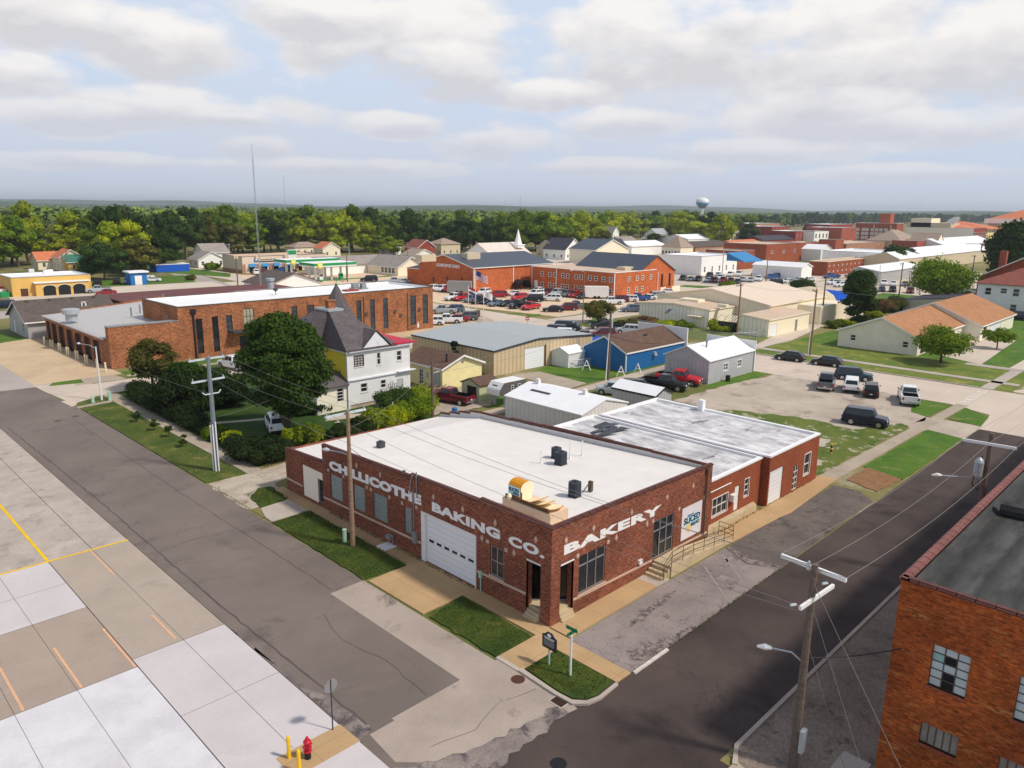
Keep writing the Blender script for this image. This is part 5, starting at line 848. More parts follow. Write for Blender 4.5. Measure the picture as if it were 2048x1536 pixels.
# gas station
def canopy(label,pc,pr,h,dep,posts):
    c=G(pc,h); x1=PX(pr,c[1])[0]; t=thing('station_canopy',label,'canopy',(c[0],c[1],0),group='green canopies of the filling station'); b=MB(); b.box(c[0],c[1],h-1.1,x1,c[1]+dep,h,0,1); b.obj('canopy',t,('green_trim','roof_white')); b=MB(); b.box(c[0]-.05,c[1]-.05,h-1.15,x1+.05,c[1]+dep,h-.8); b.obj('stripe',t,'white')
    u=c[0]+(x1-c[0])*.12; 
    for k,uu in enumerate((u,)): b=MB(); b.tube([(uu,c[1]-.15,h-.55),(uu,c[1]-.3,h-.55)],.9,14); l=b.obj('round_logo',t,'l_yellow2'); b=MB(); b.tube([(uu,c[1]-.3,h-.55),(uu,c[1]-.36,h-.55)],.45,8); b.obj('emblem',l,'white')
    for fx in posts:
        for yy in (.3,.7): b=MB(); X=c[0]+(x1-c[0])*fx; Y=c[1]+dep*yy; b.box(X-.25,Y-.25,0,X+.25,Y+.25,h-1.1); b.obj('post',t,'white')
    return c,x1
paint('l_yellow2',C(225,225,60),.5,.1)
canopy('far green canopy of the filling station with white top',Z2(690,562),Z2(1118,556),5.4,8,(.15,.85)); cc,xx=canopy('near green canopy of the filling station with white top',Z2(915,590),Z2(1250,585),5.4,9,(.12,.5,.88))
for k,(x,y,l) in enumerate(((968,725,'green and white fuel pump at the left island'),(1128,722,'green fuel pump at the right island'))):
    q=G(Z2(x,y)); t=thing('fuel_pump',l,'fuel pump',(q[0],q[1],0),group='pumps of the green filling station'); b=MB(); b.box(q[0]-1.9,q[1]-.9,0,q[0]+1.9,q[1]+.9,.3); b.obj('island',t,'green_trim'); b=MB(); b.box(q[0]-.6,q[1]-.4,.3,q[0]+.6,q[1]+.4,2.2); b.obj('cabinet',t,'green_trim' if k else 'white'); b=MB(); b.box(q[0]-.45,q[1]-.43,1.3,q[0]+.45,q[1]-.4,1.9); b.obj('display',t,'glass')
c=G(Z2(1040,668)); t=building('station_store','cream station store with dark front under the green canopies','building',c[0],c[1],c[0]+32,c[1]+12,4.4,'wall_cream','flat','roof_white',par=.3,wins=[('S',(c[0]+3+i*4.2,.2,c[0]+5.8+i*4.2,2.8),'o') for i in range(4)])
c=G(Z2(745,650)); t=thing('price_sign','green and white roadside price sign of the filling station','sign',(c[0],c[1],0)); b=MB(); b.box(c[0]-.3,c[1],0,c[0]+.3,c[1]+.4,6); b.obj('post',t,'green_trim'); b=MB(); b.box(c[0]-1.6,c[1]-.1,4,c[0]+1.6,c[1]+.5,7.4); b.obj('panel',t,'white'); b=MB(); b.box(c[0]-1.5,c[1]-.16,5.8,c[0]+1.5,c[1]-.1,7.2); b.obj('header',t,'green_trim')
# L shaped grey roofed clinic
c=G(Z2(1585,690)); xr=PX(Z2(1790,612),c[1])[0]; hz_=HG(Z2(1585,690),Z2(1585,615))
t=building('grey_roof_clinic','tan building with broad grey shingle roof and white gable','building',c[0],c[1],xr,c[1]+17.4,3.0,'wall_cream','gable','shingle_light',rise=3.1,ridge='y',ov=.6,wins=[('W',(c[1]+2+i*2,.8,c[1]+3.4+i*2,2.8),'w',dict(nx=1,nz=2)) for i in range(4)]+[('S',(c[0]+4.5,.2,c[0]+6,2.2),'w',dict(nx=1,nz=2,pane='glass_grey'))],trim='wall_white')
b=MB(); b.box(c[0]+7.2,c[1]-.3,2.0,c[0]+10.4,c[1]-.05,3.2); s_=b.obj('sign_panel',t,'black_metal'); b=MB(); b.box(c[0]+7.6,c[1]-.34,2.4,c[0]+10,c[1]-.3,2.8); b.obj('lettering',s_,'letter_white'); b=MB(); b.box(c[0]+7.2,c[1]-1.2,0,c[0]+7.4,c[1]-1.0,2.2); b.obj('post',t,'black_metal')
building('grey_roof_wing','long white wing with grey roof behind the green canopy','building',c[0]-17,c[1]+17.6,c[0]+8,c[1]+30,3.2,'wall_white','gable','shingle_light',rise=2.4,ridge='x',ov=.5)
hs('white house with small porch roof above the clinic',Z2,1500,520,8,7,4.2,1.8,'wall_white','shingle_light','x',kind='hip'); hs('white gabled house at the right of the clinic',Z2,1720,590,10,9,3.4,2.2,'wall_white','tan_roof','y')
hs('brown hip roofed house behind the big brick hall',Z3,330,525,12,11,5.2,2.6,'wall_tan','tan_roof','x',kind='hip'); hs('dark red roofed house in the trees above the clinic',Z2,1745,540,10,10,4.5,3.2,'brick_mauve','shingle_red','y',wins=False)
# ---------------------------------------------------------------- church
x0,y0=135.5,149.8; hE=6.55; apz=PY(Z3(370,520),x0); y1=PY(Z3(195,640),x0)[0]
t=building('brick_hall','large orange brick church hall with navy metal roof and white lettering','church',x0,y0,167.0,173.3,hE,'brick_church','gable','seam_navy',rise=2.9,ridge='x',ov=.35,ridge_at=.52,trim='wall_white',wins=[('W',(150.8,0,151.9,2.5),'d')])
a=PY(Z3(292,585),x0); bb_=PY(Z3(477,606),x0); text('CALVARY BAPTIST CHURCH',t,'lettering','W',x0,a[0],6.1,bb_[0],7.0,'letter_white',.05,.05,.03)
for px_ in (905,): u=PX(Z3(px_,700),y0)[0]; b=MB(); b.box(u-.12,y0-.15,0,u+.12,y0-.01,hE); b.obj('downspout',t,'white')
b=MB(); b.box(x0-.1,y0-.16,0,x0+.16,y0+.1,hE); b.obj('corner_trim',t,'white')
for px_,py_ in ((690,590),(1000,565)): q=G(Z3(px_,py_),9.0); b=MB(); b.box(q[0]-2.4,y0+6.5,8.3,q[0]+2.4,y0+9.3,10.0); b.obj('rooftop_unit',t,'wall_tan'); 
for px_ in (270,380,495): u,z=PY(Z3(px_,710),x0); b=MB(); b.box(x0-.25,u-.1,z-.8,x0-.02,u+.1,z+.5); b.obj('wall_lamp',t,'bronze')
c=G(Z3(95,745)); building('brick_side_wing','narrow brick lean-to wing on the left end of the church hall','building',137.5,173.4,150,181.5,4.6,'brick_church','gable','shingle_dark',rise=1.2,ridge='y',ov=.1,ridge_at=.95,trim='wall_white',wins=[('W',(174.4,0,175.6,2.3),'d')])
b=MB(); q=G(Z3(1010,800)); t=thing('arched_shelter','black arched canopy over the church hall door','canopy',(q[0],q[1],0)); b=MB(); n=10
for i in range(n):
    a0,a1=math.pi*i/n,math.pi*(i+1)/n; b.poly([(q[0]+2.2*math.cos(a0),q[1],2.3*math.sin(a0)+.5),(q[0]+2.2*math.cos(a1),q[1],2.3*math.sin(a1)+.5),(q[0]+2.2*math.cos(a1),q[1]+3.5,2.3*math.sin(a1)+.5),(q[0]+2.2*math.cos(a0),q[1]+3.5,2.3*math.sin(a0)+.5)])
b.obj('canopy',t,'black_metal'); b=MB(); b.box(q[0]-2.2,q[1],0,q[0]-2.1,q[1]+.1,.6); b.box(q[0]+2.1,q[1],0,q[0]+2.2,q[1]+.1,.6); b.obj('post',t,'black_metal')
wx,wy=154.8,117.7; wn=[]
for px_ in (1137,1198,1238,1301,1341,1408,1448,1518,1567,1628,1687):
    for py_ in (680,785):
        u,_=PY(Z3(px_,700),wx); wn.append(('W',(u-.55,3.9,u+.55,5.2) if py_==680 else (u-.55,.9,u+.55,2.3),'w',dict(nx=1,nz=2,fw=.14,rec=.03)))
for px_ in (1832,1897,1942,2007): 
    u,_=PX(Z3(px_,720),wy); 
    for z in ((3.9,5.2),(.9,2.3)): 
        if px_==2007 and z[0]<2: continue
        wn.append(('S',(u-.5,z[0],u+.5,z[1]),'w',dict(nx=1,nz=2,fw=.14,rec=.03)))
u,_=PY(Z3(1087,770),wx); wn.append(('W',(u-.7,0,u+.7,2.6),'d'))
t=building('church_office_wing','two storey orange brick wing with paired white windows and pale flat roof','building',wx,wy,173.4,147.3,6.2,'brick_church','flat','roof_tan_flat',par=.2,wins=wn,coping='wall_white')
for px_ in (1057,1252): u=PY(Z3(px_,700),wx)[0]; b=MB(); b.box(wx-.15,u-.12,0,wx-.01,u+.12,6.2); b.obj('downspout',t,'white')
b=MB(); b.box(wx-.12,wy-.12,0,wx+.12,wy-.01,6.2); b.obj('corner_trim',t,'white'); q=G(Z3(1820,625),6.6); b=MB(); b.box(q[0]-3,q[1]-1.4,6.2,q[0]+3,q[1]+1.4,7.0); b.obj('rooftop_unit',t,'wall_tan')
ax=173.5; yv=wy+4
t=building('sanctuary_building','brick sanctuary with steep navy roof and tall dark windows','church',167,119.5,185,142,5.5,'brick_church','gable','seam_navy',rise=4.4,ridge='y',ov=.3,ridge_at=.5,trim='dark_grey',wins=[('S',(173.7,1.2,175.2,4.8),'o'),('S',(178.4,1.2,179.4,4.8),'o'),('S',(182.2,1.2,183.2,4.8),'o')])
b=MB(); b.box(176.6,119.3,0,176.8,119.48,5.5); b.obj('downspout',t,'white')
for k,(x,w_) in enumerate(((175.8,2.6),(182.0,4.0))): b=MB(); b.box(x-w_/2,wy-.9,0,x+w_/2,wy-.7,1.5); t2=tag(b.obj('screen_fence',None,'wall_cream'),('short' if k==0 else 'long')+' cream screen fence before the sanctuary','fence','cream screens at the sanctuary')
# chapel with steeple behind
q=G(Z3(740,498),7.0); t=building('steeple_chapel','white chapel roof with tall thin steeple behind the brick hall','church',q[0],q[1],q[0]+20,q[1]+15,5.6,'wall_white','gable','paper_roof',rise=4.2,ridge='x',ov=.5)
kx,ky=q[0]+15,q[1]+6; P_=Z3(945,400); dd_=ray(*P_); kk=math.hypot(kx,ky)/math.hypot(dd_[0],dd_[1]); kx,ky=dd_[0]*kk,dd_[1]*kk
def zat(py): d_=ray(*Z3(945,py)); return HC+d_[2]*math.hypot(kx,ky)/math.hypot(d_[0],d_[1])
b=MB(); b.box(kx-1.7,ky-1.7,8,kx+1.7,ky+1.7,zat(440)); b.box(kx-2.0,ky-2.0,zat(440),kx+2.0,ky+2.0,zat(434)); b.obj('steeple_base',t,'wall_white'); b=MB(); b.rev(kx,ky,[(1.5,zat(434)),(1.2,zat(410)),(.1,zat(315))],8); b.obj('spire',t,'wall_white')
SPIRE=t
# ---------------------------------------------------------------- beige works with greenhouse
t=building('beige_works','beige ribbed metal works building with tan roof and logo panel','building',127.6,74.2,137.6,90.3,3.55,'ribbed_cream','gable','roof_tan_flat',rise=.55,ridge='x',ov=.15,trim='wall_cream',wallS='wall_cream',wins=[('W',(76.2,.0,77.1,2.1),'d',dict(mat='wall_cream'))])
u0,z1=PY(Z4(540,930),127.6); u1,z0=PY(Z4(615,975),127.6); b=MB(); b.box(127.45,min(u0,u1),2.0,127.58,max(u0,u1),3.1); s_=b.obj('logo_panel',t,'white'); b=MB(); ym=(u0+u1)/2; b.poly([(127.43,ym+1.6,2.1),(127.43,ym+.6,3.0),(127.43,ym-.2,3.0),(127.43,ym+.9,2.1)][::-1]); b.obj('emblem',s_,'grey_metal'); b=MB(); b.box(126.2,75.4,2.2,127.58,78.2,2.35); b.obj('door_hood',t,'wall_cream')
for x,y,s in ((735,875,2.2),(985,920,.9)): q=G(Z4(x,y+10),4.2); b=MB(); b.box(q[0]-s*.6,q[1]-s,4.0,q[0]+s*.6,q[1]+s,4.6); b.obj('rooftop_unit',t,'wall_cream')
t=building('beige_lean_to','low beige wing with tan roof and white side door facing the drive','building',126.9,61.7,143.6,67.6,3.05,'ribbed_cream','gable','roof_tan_flat',rise=.5,ridge='x',ov=.15,trim='wall_cream',ridge_at=.92,wallS='wall_cream',wins=[('S',(127.5,0,130.2,2.2),'g'),('S',(137.6,.0,138.6,2.2),'d',dict(mat='grey_metal'))])
t=building('beige_warehouse','broad beige warehouse with wide pale gabled roof','building',137.8,67.0,163,93,4.3,'wall_cream','gable','seam_cream',rise=2.2,ridge='x',ov=.3,trim='wall_cream',wallS='wall_cream')
b=MB(); b.box(150,62.2,0,163,67.1,3.6); b.obj('side_bay',t,'wall_cream')
c=G(Z4(1090,1110)); t=thing('greenhouse','small glazed greenhouse with striped roof among the shrubs','greenhouse',(c[0],c[1],0)); gx,gy=128.5,68.6
b=MB()
for i in range(7): 
    y=gy+i*.75; b.tube([(gx,y,0),(gx,y,1.7),(gx+1.8,y,2.7),(gx+3.6,y,1.7),(gx+3.6,y,0)],.05,4)
b.obj('frame',t,'bronze'); b=MB()
for i in range(9): y=gy+i*.5; b.poly([(gx-.05,y,1.75),(gx-.05,y+.25,1.75),(gx+1.8,y+.25,2.75),(gx+1.8,y,2.75)][::-1])
b.obj('roof_shade',t,'wall_cream'); b=MB(); b.poly([(gx,gy,0),(gx,gy+4.5,0),(gx,gy+4.5,1.7),(gx,gy,1.7)][::-1]); b.poly([(gx,gy,0),(gx+3.6,gy,0),(gx+3.6,gy,1.7),(gx+1.8,gy,2.7),(gx,gy,1.7)]); b.obj('glazing',t,'glass_grey')
# chain link fence round the works garden
t=thing('chain_fence','grey chain link fence around the works garden','fence',(116.3,72,0)); pts=[G(Z4(300,1100)),G(Z4(500,1135)),G(Z4(700,1175)),G(Z4(860,1200)),G(Z4(1060,1215)),G(Z4(1250,1205)),G(Z4(1310,1165))]
def chainmat():
    m,t_,b=newmat('chain_mesh'); v=coords(t_,'UV'); s=t_.nodes.new('ShaderNodeSeparateXYZ'); t_.links.new(v,s.inputs[0]); a=mth(t_,'FRACT',mth(t_,'MULTIPLY',mth(t_,'ADD',s.outputs[0],s.outputs[1]),6)); c_=mth(t_,'FRACT',mth(t_,'MULTIPLY',mth(t_,'SUBTRACT',s.outputs[0],s.outputs[1]),6))
    l=mth(t_,'MAXIMUM',mth(t_,'LESS_THAN',a,.13),mth(t_,'LESS_THAN',c_,.13)); t_.links.new(l,b.inputs['Alpha']); b.inputs['Base Color'].default_value=(*C(160,162,160),1)
chainmat()
b=MB()
for p,q in zip(pts,pts[1:]): b.poly([(*p,0),(*q,0),(*q,1.5),(*p,1.5)])
b.obj('mesh_panel',t,'chain_mesh')
for p,q in zip(pts,pts[1:]):
    n=3
    for i in range(n): x=p[0]+(q[0]-p[0])*i/n; y=p[1]+(q[1]-p[1])*i/n; b=MB(); b.tube([(x,y,0),(x,y,1.55)],.04,5); b.obj('post',t,'galvanised')
b=MB(); b.tube([(*p,1.52) for p in pts],.03,4); b.obj('rail',t,'galvanised')
# ---------------------------------------------------------------- tan ranch house, white house
hx0,hy0=128.0,37.2
t=building('tan_house','tan sided long house with orange brown shingle roof and wide lawn','house',hx0,hy0,152,49.7,2.75,'clap_cream','gable','shingle_tan',rise=2.75,ridge='x',ov=.35,ridge_at=.46,trim='wall_white',wins=[('W',(38.6,1.1,39.5,2.1),'w',dict(nx=1,nz=2,fw=.09,trim=.06)),('W',(46.8,1.2,47.7,2.2),'w',dict(nx=1,nz=2,fw=.09,trim=.06)),('S',(129.5,.1,133.5,2.4),'o'),('S',(140,1,141.4,2.3),'w',dict(nx=1,nz=2)),('S',(146,.05,147.2,2.2),'d')])
t=building('tan_house','tan rear half of the long house with higher orange brown roof','house',152.2,34.4,176,50.5,2.75,'clap_cream','gable','shingle_tan',rise=3.3,ridge='x',ov=.35,trim='wall_white',wins=[('S',(154,.1,156.2,2.4),'o'),('S',(158,.1,166,2.4),'g')])
c=G(Z5(1645,990)); 
W=[]
for (x,ya,yb) in ((1765,780,840),(1890,785,830),(1990,790,855),(1750,895,955),(1965,915,975)):
    u,z1=PY(Z5(x,ya),c[0]); u2,z0=PY(Z5(x,yb),c[0]); W.append(('W',(u-.65,z0,u+.65,z1),'w',dict(nx=1,nz=2,fw=.1,pane='glass_grey' if ya>782 else 'glass',trim=.08)))
t=building('white_house','two storey white clapboard house with brown hip roof','house',c[0],c[1]-17,c[0]+13,c[1],6.9,'clap_white','hip','shingle_red',rise=3.3,ov=.7,wins=W)
b=MB(); b.poly([(c[0]-.03,c[1]-17,0),(c[0]-.03,c[1],0),(c[0]-.03,c[1],.5),(c[0]-.03,c[1]-17,.5)][::-1]); b.obj('foundation',t,'concrete_old')
for dx,dy in ((-5,2),(-8,3)): b=MB(); b.cyl(c[0]+5,c[1]+dx,9.3,10.4,.2); b.obj('roof_vent',t,'bronze')
t=building('brick_house','red brick house with dark grey roof behind the white house','house',c[0]+16,c[1]-14,c[0]+32,c[1]+4,7.2,'brick_red','gable','shingle_dark',rise=5.0,ridge='x',ov=.6,trim='wall_white')
b=MB(); b.box(c[0]+17,c[1]-1,8,c[0]+18.4,c[1]+.4,13.5); b.obj('chimney',t,'brick_town')
c2=G(Z5(1075,975)); t=building('garden_garage','grey stucco garage with flat dark roof under the broad tree','garage',c2[0],c2[1]-11,c2[0]+14,c2[1],2.8,'concrete_old','gable','shingle_dark',rise=1.2,ridge='x',ov=.2,ridge_at=.08)
t=thing('boat_shed','low dark roofed shed in front of the white house garden','shed',(*G(Z5(1560,880)),0)); q=G(Z5(1510,905)); b=MB(); b.box(q[0],q[1]-5,0,q[0]+6,q[1],1.6); b.obj('wall',t,'galvanised'); b=MB(); b.box(q[0]-.2,q[1]-5.2,1.6,q[0]+6.2,q[1]+.2,1.8); b.obj('roof',t,'bronze')
# ---------------------------------------------------------------- blue canopy and stalls by the works
q=G(Z5(420,850),3.4); q2=G(Z5(655,845),3.4); t=thing('blue_canopy','large bright blue fabric canopy on posts beside the tall green tree','canopy',(q[0],q[1],0))
mx,my=(q[0]+q2[0])/2,(q[1]+q2[1])/2; L=8; n=10; b=MB(); c0=G(Z5(535,850),3.3); 
for i in range(n):
    a0,a1=i/n,(i+1)/n; f0=lambda a:1.4*math.sin(math.pi*a); X0=c0[0]-3.5; Y0=c0[1]+9; 
    b.poly([(X0,Y0-13*a0,2.6+.2*f0(a0)),(X0,Y0-13*a1,2.6+.2*f0(a1)),(X0+4,Y0-13*a1,4.3+.25*f0(a1)),(X0+4,Y0-13*a0,4.3+.25*f0(a0))][::-1]); b.poly([(X0+4,Y0-13*a0,4.3+.25*f0(a0)),(X0+4,Y0-13*a1,4.3+.25*f0(a1)),(X0+8,Y0-13*a1,2.6+.2*f0(a1)),(X0+8,Y0-13*a0,2.6+.2*f0(a0))][::-1])
b.obj('canopy',t,'tarp_blue')
for i in range(4):
    for xx_ in (X0,X0+8): b=MB(); Y=Y0-.3-i*4.1; b.tube([(xx_,Y,0),(xx_,Y,2.7)],.08,5); b.obj('post',t,'grey_metal')
for i in range(5): p=G(Z5(530+i*25,905+(i%2)*12)); b=MB(); b.box(p[0]-.8,p[1]-.6,0,p[0]+.8,p[1]+.6,.8); b.box(p[0]-.8,p[1]+.4,.8,p[0]+.8,p[1]+.55,1.3); b.obj('bench',t,('red_paint','brown_door','bronze')[i%3])
q=G(Z5(330,850),3.6); t=thing('dome_tent','cream dome tent with ribbed cover behind the beige warehouse','tent',(q[0],q[1],0)); b=MB(); n=12
prof=[(6.5,0),(6.3,2.2),(5.2,4.0),(3.2,5.2),(.3,5.8)]; b.rev(q[0],q[1],prof,14); b.obj('cover',t,'wall_tan')
for x,y,l in ((1850,1040,'black bin cluster left of two'),(1825,1050,'dark waste bin at the fence post')): p=G(Z4(x,y)); b=MB(); b.box(p[0]-.5,p[1]-.5,0,p[0]+.5,p[1]+.5,1.1); b.box(p[0]-.55,p[1]-.55,1.1,p[0]+.55,p[1]+.55,1.2); tag(b.obj('waste_bin',None,'black_rubber'),l,'bin')
# ---------------------------------------------------------------- town: white halls, brick blocks
def blk(name,label,f,cx,cy,rx,ry,h,dep,wall,roofm='roof_white',roof='flat',rise=1.5,ridge='x',par=.4,wins=(),lr=None,wallS=None,at_roof=False,coping=None,cat='building',ov=.3,**kw):
    c=G(f(cx,cy),h if at_roof else 0); x1=PX(f(rx,ry),c[1])[0]; y1=c[1]+dep if lr is None else PY(f(*lr),c[0])[0]
    W=[]
    for w in wins:
        if w[0]=='grid':   # face, count, rows, z0, dz, w, h
            _,face,n,rows,z0,dz,ww,wh=w[:8]; a,bq=(c[0],x1) if face=='S' else (c[1],y1); ex=w[8] if len(w)>8 else {}
            for r_ in range(rows):
                for i in range(n): u=a+(bq-a)*(i+.5)/n; W.append((face,(u-ww/2,z0+dz*r_,u+ww/2,z0+dz*r_+wh),'w',dict(nx=1,nz=2,fw=.14,rec=.05,**ex)))
        elif w[0]=='doors':
            _,face,n,ww,wh=w[:5]; a,bq=(c[0],x1) if face=='S' else (c[1],y1)
            for i in range(n): u=a+(bq-a)*(i+.5)/n; W.append((face,(u-ww/2,0,u+ww/2,wh),'g'))
    return building(name,label,cat,c[0],c[1],x1,y1,h,wall,roof,roofm,rise=rise,ridge=ridge,par=par,wins=W,coping=coping,wallS=wallS,ov=ov,**kw),(c,x1,y1)
blk('white_garages','long white garage building with three overhead doors beyond the parked rows',Z4,1605,718,1690,690,4.0,10,'wall_white','seam_white','gable',1.3,'y',lr=(1215,700),wins=[('doors','W',4,3.6,3.0)],trim='wall_white')
blk('brick_block','low orange brick block with two rows of small lit windows',Z4,1810,690,2170,655,4.6,30,'brick_red','roof_tan_flat',lr=(1665,665),wins=[('grid','S',11,2,1.2,2.0,.8,.6)],coping='wall_cream')
blk('white_long_hall','long plain white hall with glazed corner entrance left of the lot',Z4,805,685,1090,650,6.2,20,'wall_white','roof_white',lr=(480,600),wins=[('grid','S',5,1,1,3,1.1,2.0)])
blk('brown_brick_store','brown brick store with blue awning roof between the white halls',Z4,1095,640,1225,650,6.8,14,'brick_red','roof_tan_flat')
t,_=blk('blue_awning_roof','blue metal canopy roof on top of the brown brick store',Z4,1130,568,1275,572,7.4,8,'tarp_blue','skin_awning','gable',1.6,'x',at_roof=True) if 0 else (None,None)
q=G(Z4(1130,572),7.2); xr=PX(Z4(1275,572),q[1])[0]; t=thing('blue_awning','bright blue sloped awning above the brown brick store','awning',(q[0],q[1],7)); b=MB(); b.poly([(q[0],q[1]-1,7.2),(xr,q[1]-1,7.2),(xr,q[1]+5,9.6),(q[0],q[1]+5,9.6)]); b.poly([(q[0],q[1]+5,7.2),(q[0],q[1]-1,7.2),(q[0],q[1]+5,9.6)]); b.poly([(q[0],q[1]-1,6.9),(xr,q[1]-1,6.9),(xr,q[1]-1,7.2),(q[0],q[1]-1,7.2)]); b.obj('cover',t,'skin_awning')
blk('brick_roofline','red brick store with stepped parapet and small gable sign',Z4,1320,600,1590,595,8.2,20,'brick_red','roof_tan_flat',wins=[('grid','S',3,1,4.5,3,2,1.4)])
blk('brick_strip','long low brick building with pale roof behind the white garages',Z4,1575,560,1755,575,7.5,24,'brick_town','roof_tan_flat',lr=(1440,540))
blk('white_gable_hall','white gabled hall with dark door near the brick towers',Z4,1760,575,1845,560,5.5,9,'wall_white','seam_white','gable',2,'y')
blk('brick_tower_front','narrow orange brick front beside the white gabled hall',Z4,1870,560,1935,555,9,8,'brick_town','roof_tan_flat')
blk('hip_roof_bank','cream bank with steep brown hipped roof at the street bend',Z4,640,548,740,550,5,16,'wall_cream','tan_roof','hip',5.5,lr=(490,520),wins=[('grid','W',6,1,.8,3,1.2,2.6)])
blk('brown_strip_mall','long brown strip building with gabled entry in mid town',Z4,760,540,1040,500,5,14,'brick_tan','shingle_taupe','gable',2.2,'x',wins=[('grid','S',8,1,.5,3,2,2.4)])
blk('white_roof_store','white roofed store behind the hipped bank',Z4,700,480,880,470,6,18,'wall_white','seam_white','gable',2.4,'x')
blk('orange_roof_store','low store with bright orange brown roof beyond the strip building',Z4,1090,510,1310,505,4.5,14,'brick_tan','orange_roof','gable',2.2,'x',wins=[('grid','S',6,1,.5,3,2,2.4)])
blk('dark_porch_store','dark roofed long store at the foot of the brick hotels',Z4,1300,470,1560,450,5,14,'brick_mauve','shingle_dark','gable',2.4,'x')
blk('mauve_brick_hotel','mauve brick block with white cornice and white windows',Z4,1240,390,1430,385,12,24,'brick_tan','roof_white',wins=[('grid','S',6,2,3,4.5,2,3)]) 
blk('red_brick_row','dark red brick row house with white cornice',Z4,1365,420,1510,400,11,24,'brick_mauve','roof_white',wins=[('grid','S',5,2,2.5,4.5,1.8,2.8)])
blk('porch_brick_row','red brick block with white double porch on its right',Z4,1555,455,1705,440,9.5,18,'brick_mauve','roof_white',wins=[('grid','S',5,2,1.5,4.3,1.6,2.6)])
blk('white_porch_house','white two storey block with open porches and cornice',Z4,1705,455,1820,440,9.5,14,'wall_white','roof_white',wins=[('grid','S',4,2,1.2,4.3,2.2,2.8,dict(pane='glass'))])
t,(c,x1,y1)=blk('mural_building','brick building with long painted mural of green white and red',Y5,80,300,312,290,12,20,'brick_mauve','roof_white')
b=MB(); r=random.Random(3)
for i,(a,w_,mm) in enumerate(((0,.14,'green_roof'),(.16,.1,'wall_tan'),(.27,.12,'red_paint'),(.38,.1,'wall_white'),(.5,.14,'brick_town'),(.66,.1,'wall_cream'),(.78,.2,'green_trim'))): u=c[0]+(x1-c[0])*a; b=MB(); W_=(x1-c[0])*w_; b.poly([(u,c[1]-.2,1.5),(u+W_,c[1]-.2,1.2),(u+W_*.9,c[1]-.2,8.5),(u+W_*.4,c[1]-.2,9.5),(u+.1,c[1]-.2,7)]); b.obj('mural_panel',t,mm)
# hotel block
c=G(Y5(755,330)); t=None
def tallblk(name,label,f,cx,cy,rx,lr,topy,wall,**k):
    h=HG(f(cx,cy),f(cx,topy)); return blk(name,label,f,cx,cy,rx,cy,h,0,wall,lr=lr,**k),h
c=G(Y5(750,340)); h=HG(Y5(750,340),Y5(765,150)); xr=PX(Y5(818,320),c[1])[0]; yl=PY(Y5(340,320),c[0])[0]
wn=[]; 
for r_ in range(4):
    for px_ in (372,428,465,520,563,605,655,725): u=PY(Y5(px_,250),c[0])[0]; z=h*(.80-.215*r_); wn.append(('W',(u-1.2,z-2.2,u+1.2,z),'w',dict(nx=1,nz=2,fw=.5,rec=.1,pane='curtain')))
t=building('brick_hotel','tall red brick hotel block with rows of white windows','building',c[0],c[1],xr,yl,h,'brick_town','flat','roof_white',par=1.0,wins=wn,coping='wall_white')
b=MB(); q=PY(Y5(618,100),c[0])[0]; b.box(c[0]+6,q-4,h,c[0]+14,q+4,h+8); b.obj('stair_tower',t,'brick_town')
for px_ in (540,708): u=PY(Y5(px_,200),c[0])[0]; b=MB(); b.box(c[0]-.3,u-.4,0,c[0]-.05,u+.4,h); b.obj('downspout',t,'wall_tan')
# cream theatre wall and its brick and yellow neighbours
c=G(Y5(1515,405)); h=HG(Y5(1515,405),Y5(1535,190)); xr=PX(Y5(1645,390),c[1])[0]; yl=PY(Y5(850,300),c[0])[0]
t=building('theatre_block','huge blank cream wall of the theatre with red brick street front','building',c[0],c[1],xr,yl,h,'wall_sand','flat','roof_tan_flat',wallS='brick_mauve',wins=[('S',(c[0]+(xr-c[0])*(i+.2)/5,h*z_,c[0]+(xr-c[0])*(i+.8)/5,h*(z_+.16)),'w',dict(nx=1,nz=1,fw=.25,pane='glass_grey')) for i in range(5) for z_ in (.2,.45,.68)])
b=MB(); q=PY(Y5(900,150),c[0])[0]; b.box(c[0]+2,q-12,h,c[0]+20,q,h+6); b.obj('stage_house',t,'wall_cream'); b=MB(); u=PY(Y5(1060,170),c[0])[0]; b.box(c[0]+2,u-14,h,c[0]+20,u+12,h+3.2); b.obj('penthouse',t,'wall_tan')
cc=(xr+1,c[1]); x2=PX(Y5(1800,390),c[1])[0]
t=building('yellow_bank','pale yellow stone building with red tiled roof and arched windows','building',cc[0],cc[1],x2,cc[1]+45,h*.96,'wall_pale_yellow','hip','orange_roof',rise=4.5,ov=1.5,wins=[('S',(cc[0]+(x2-cc[0])*(i+.25)/7,h*z_,cc[0]+(x2-cc[0])*(i+.75)/7,h*(z_+.13)),'w',dict(nx=1,nz=1,fw=.2,pane='glass_grey')) for i in range(7) for z_ in (.1,.33,.55,.76)])
q=G(Y5(1500,185),h+1); t=building('tiled_roof_block','block with wide orange tiled roof above the cream wall','building',c[0]+6,c[1]+4,c[0]+40,c[1]+36,h-.5,'brick_tan','hip','orange_roof',rise=3.6,ov=1)
q=G(Y5(1335,165),h+4); t=thing('satellite_dish','white dish antenna on the roof above the cream wall','antenna',(c[0]+8,c[1]+70,h)); u=PY(Y5(1335,150),c[0]+8)[0]; b=MB(); b.tube([(c[0]+8,u,h),(c[0]+8,u,h+4)],.3,6); b.obj('mast',t,'white'); b=MB()
n=16; P=[(c[0]+6.5+1.2*math.cos(a*2*math.pi/n),u+4.2*math.cos(a*2*math.pi/n+.6),h+4.5+2.8*math.sin(a*2*math.pi/n)) for a in range(n)]
for i in range(n): b.poly([P[i],P[(i+1)%n],(c[0]+8,u,h+4.2)])
b.obj('dish',t,'white')
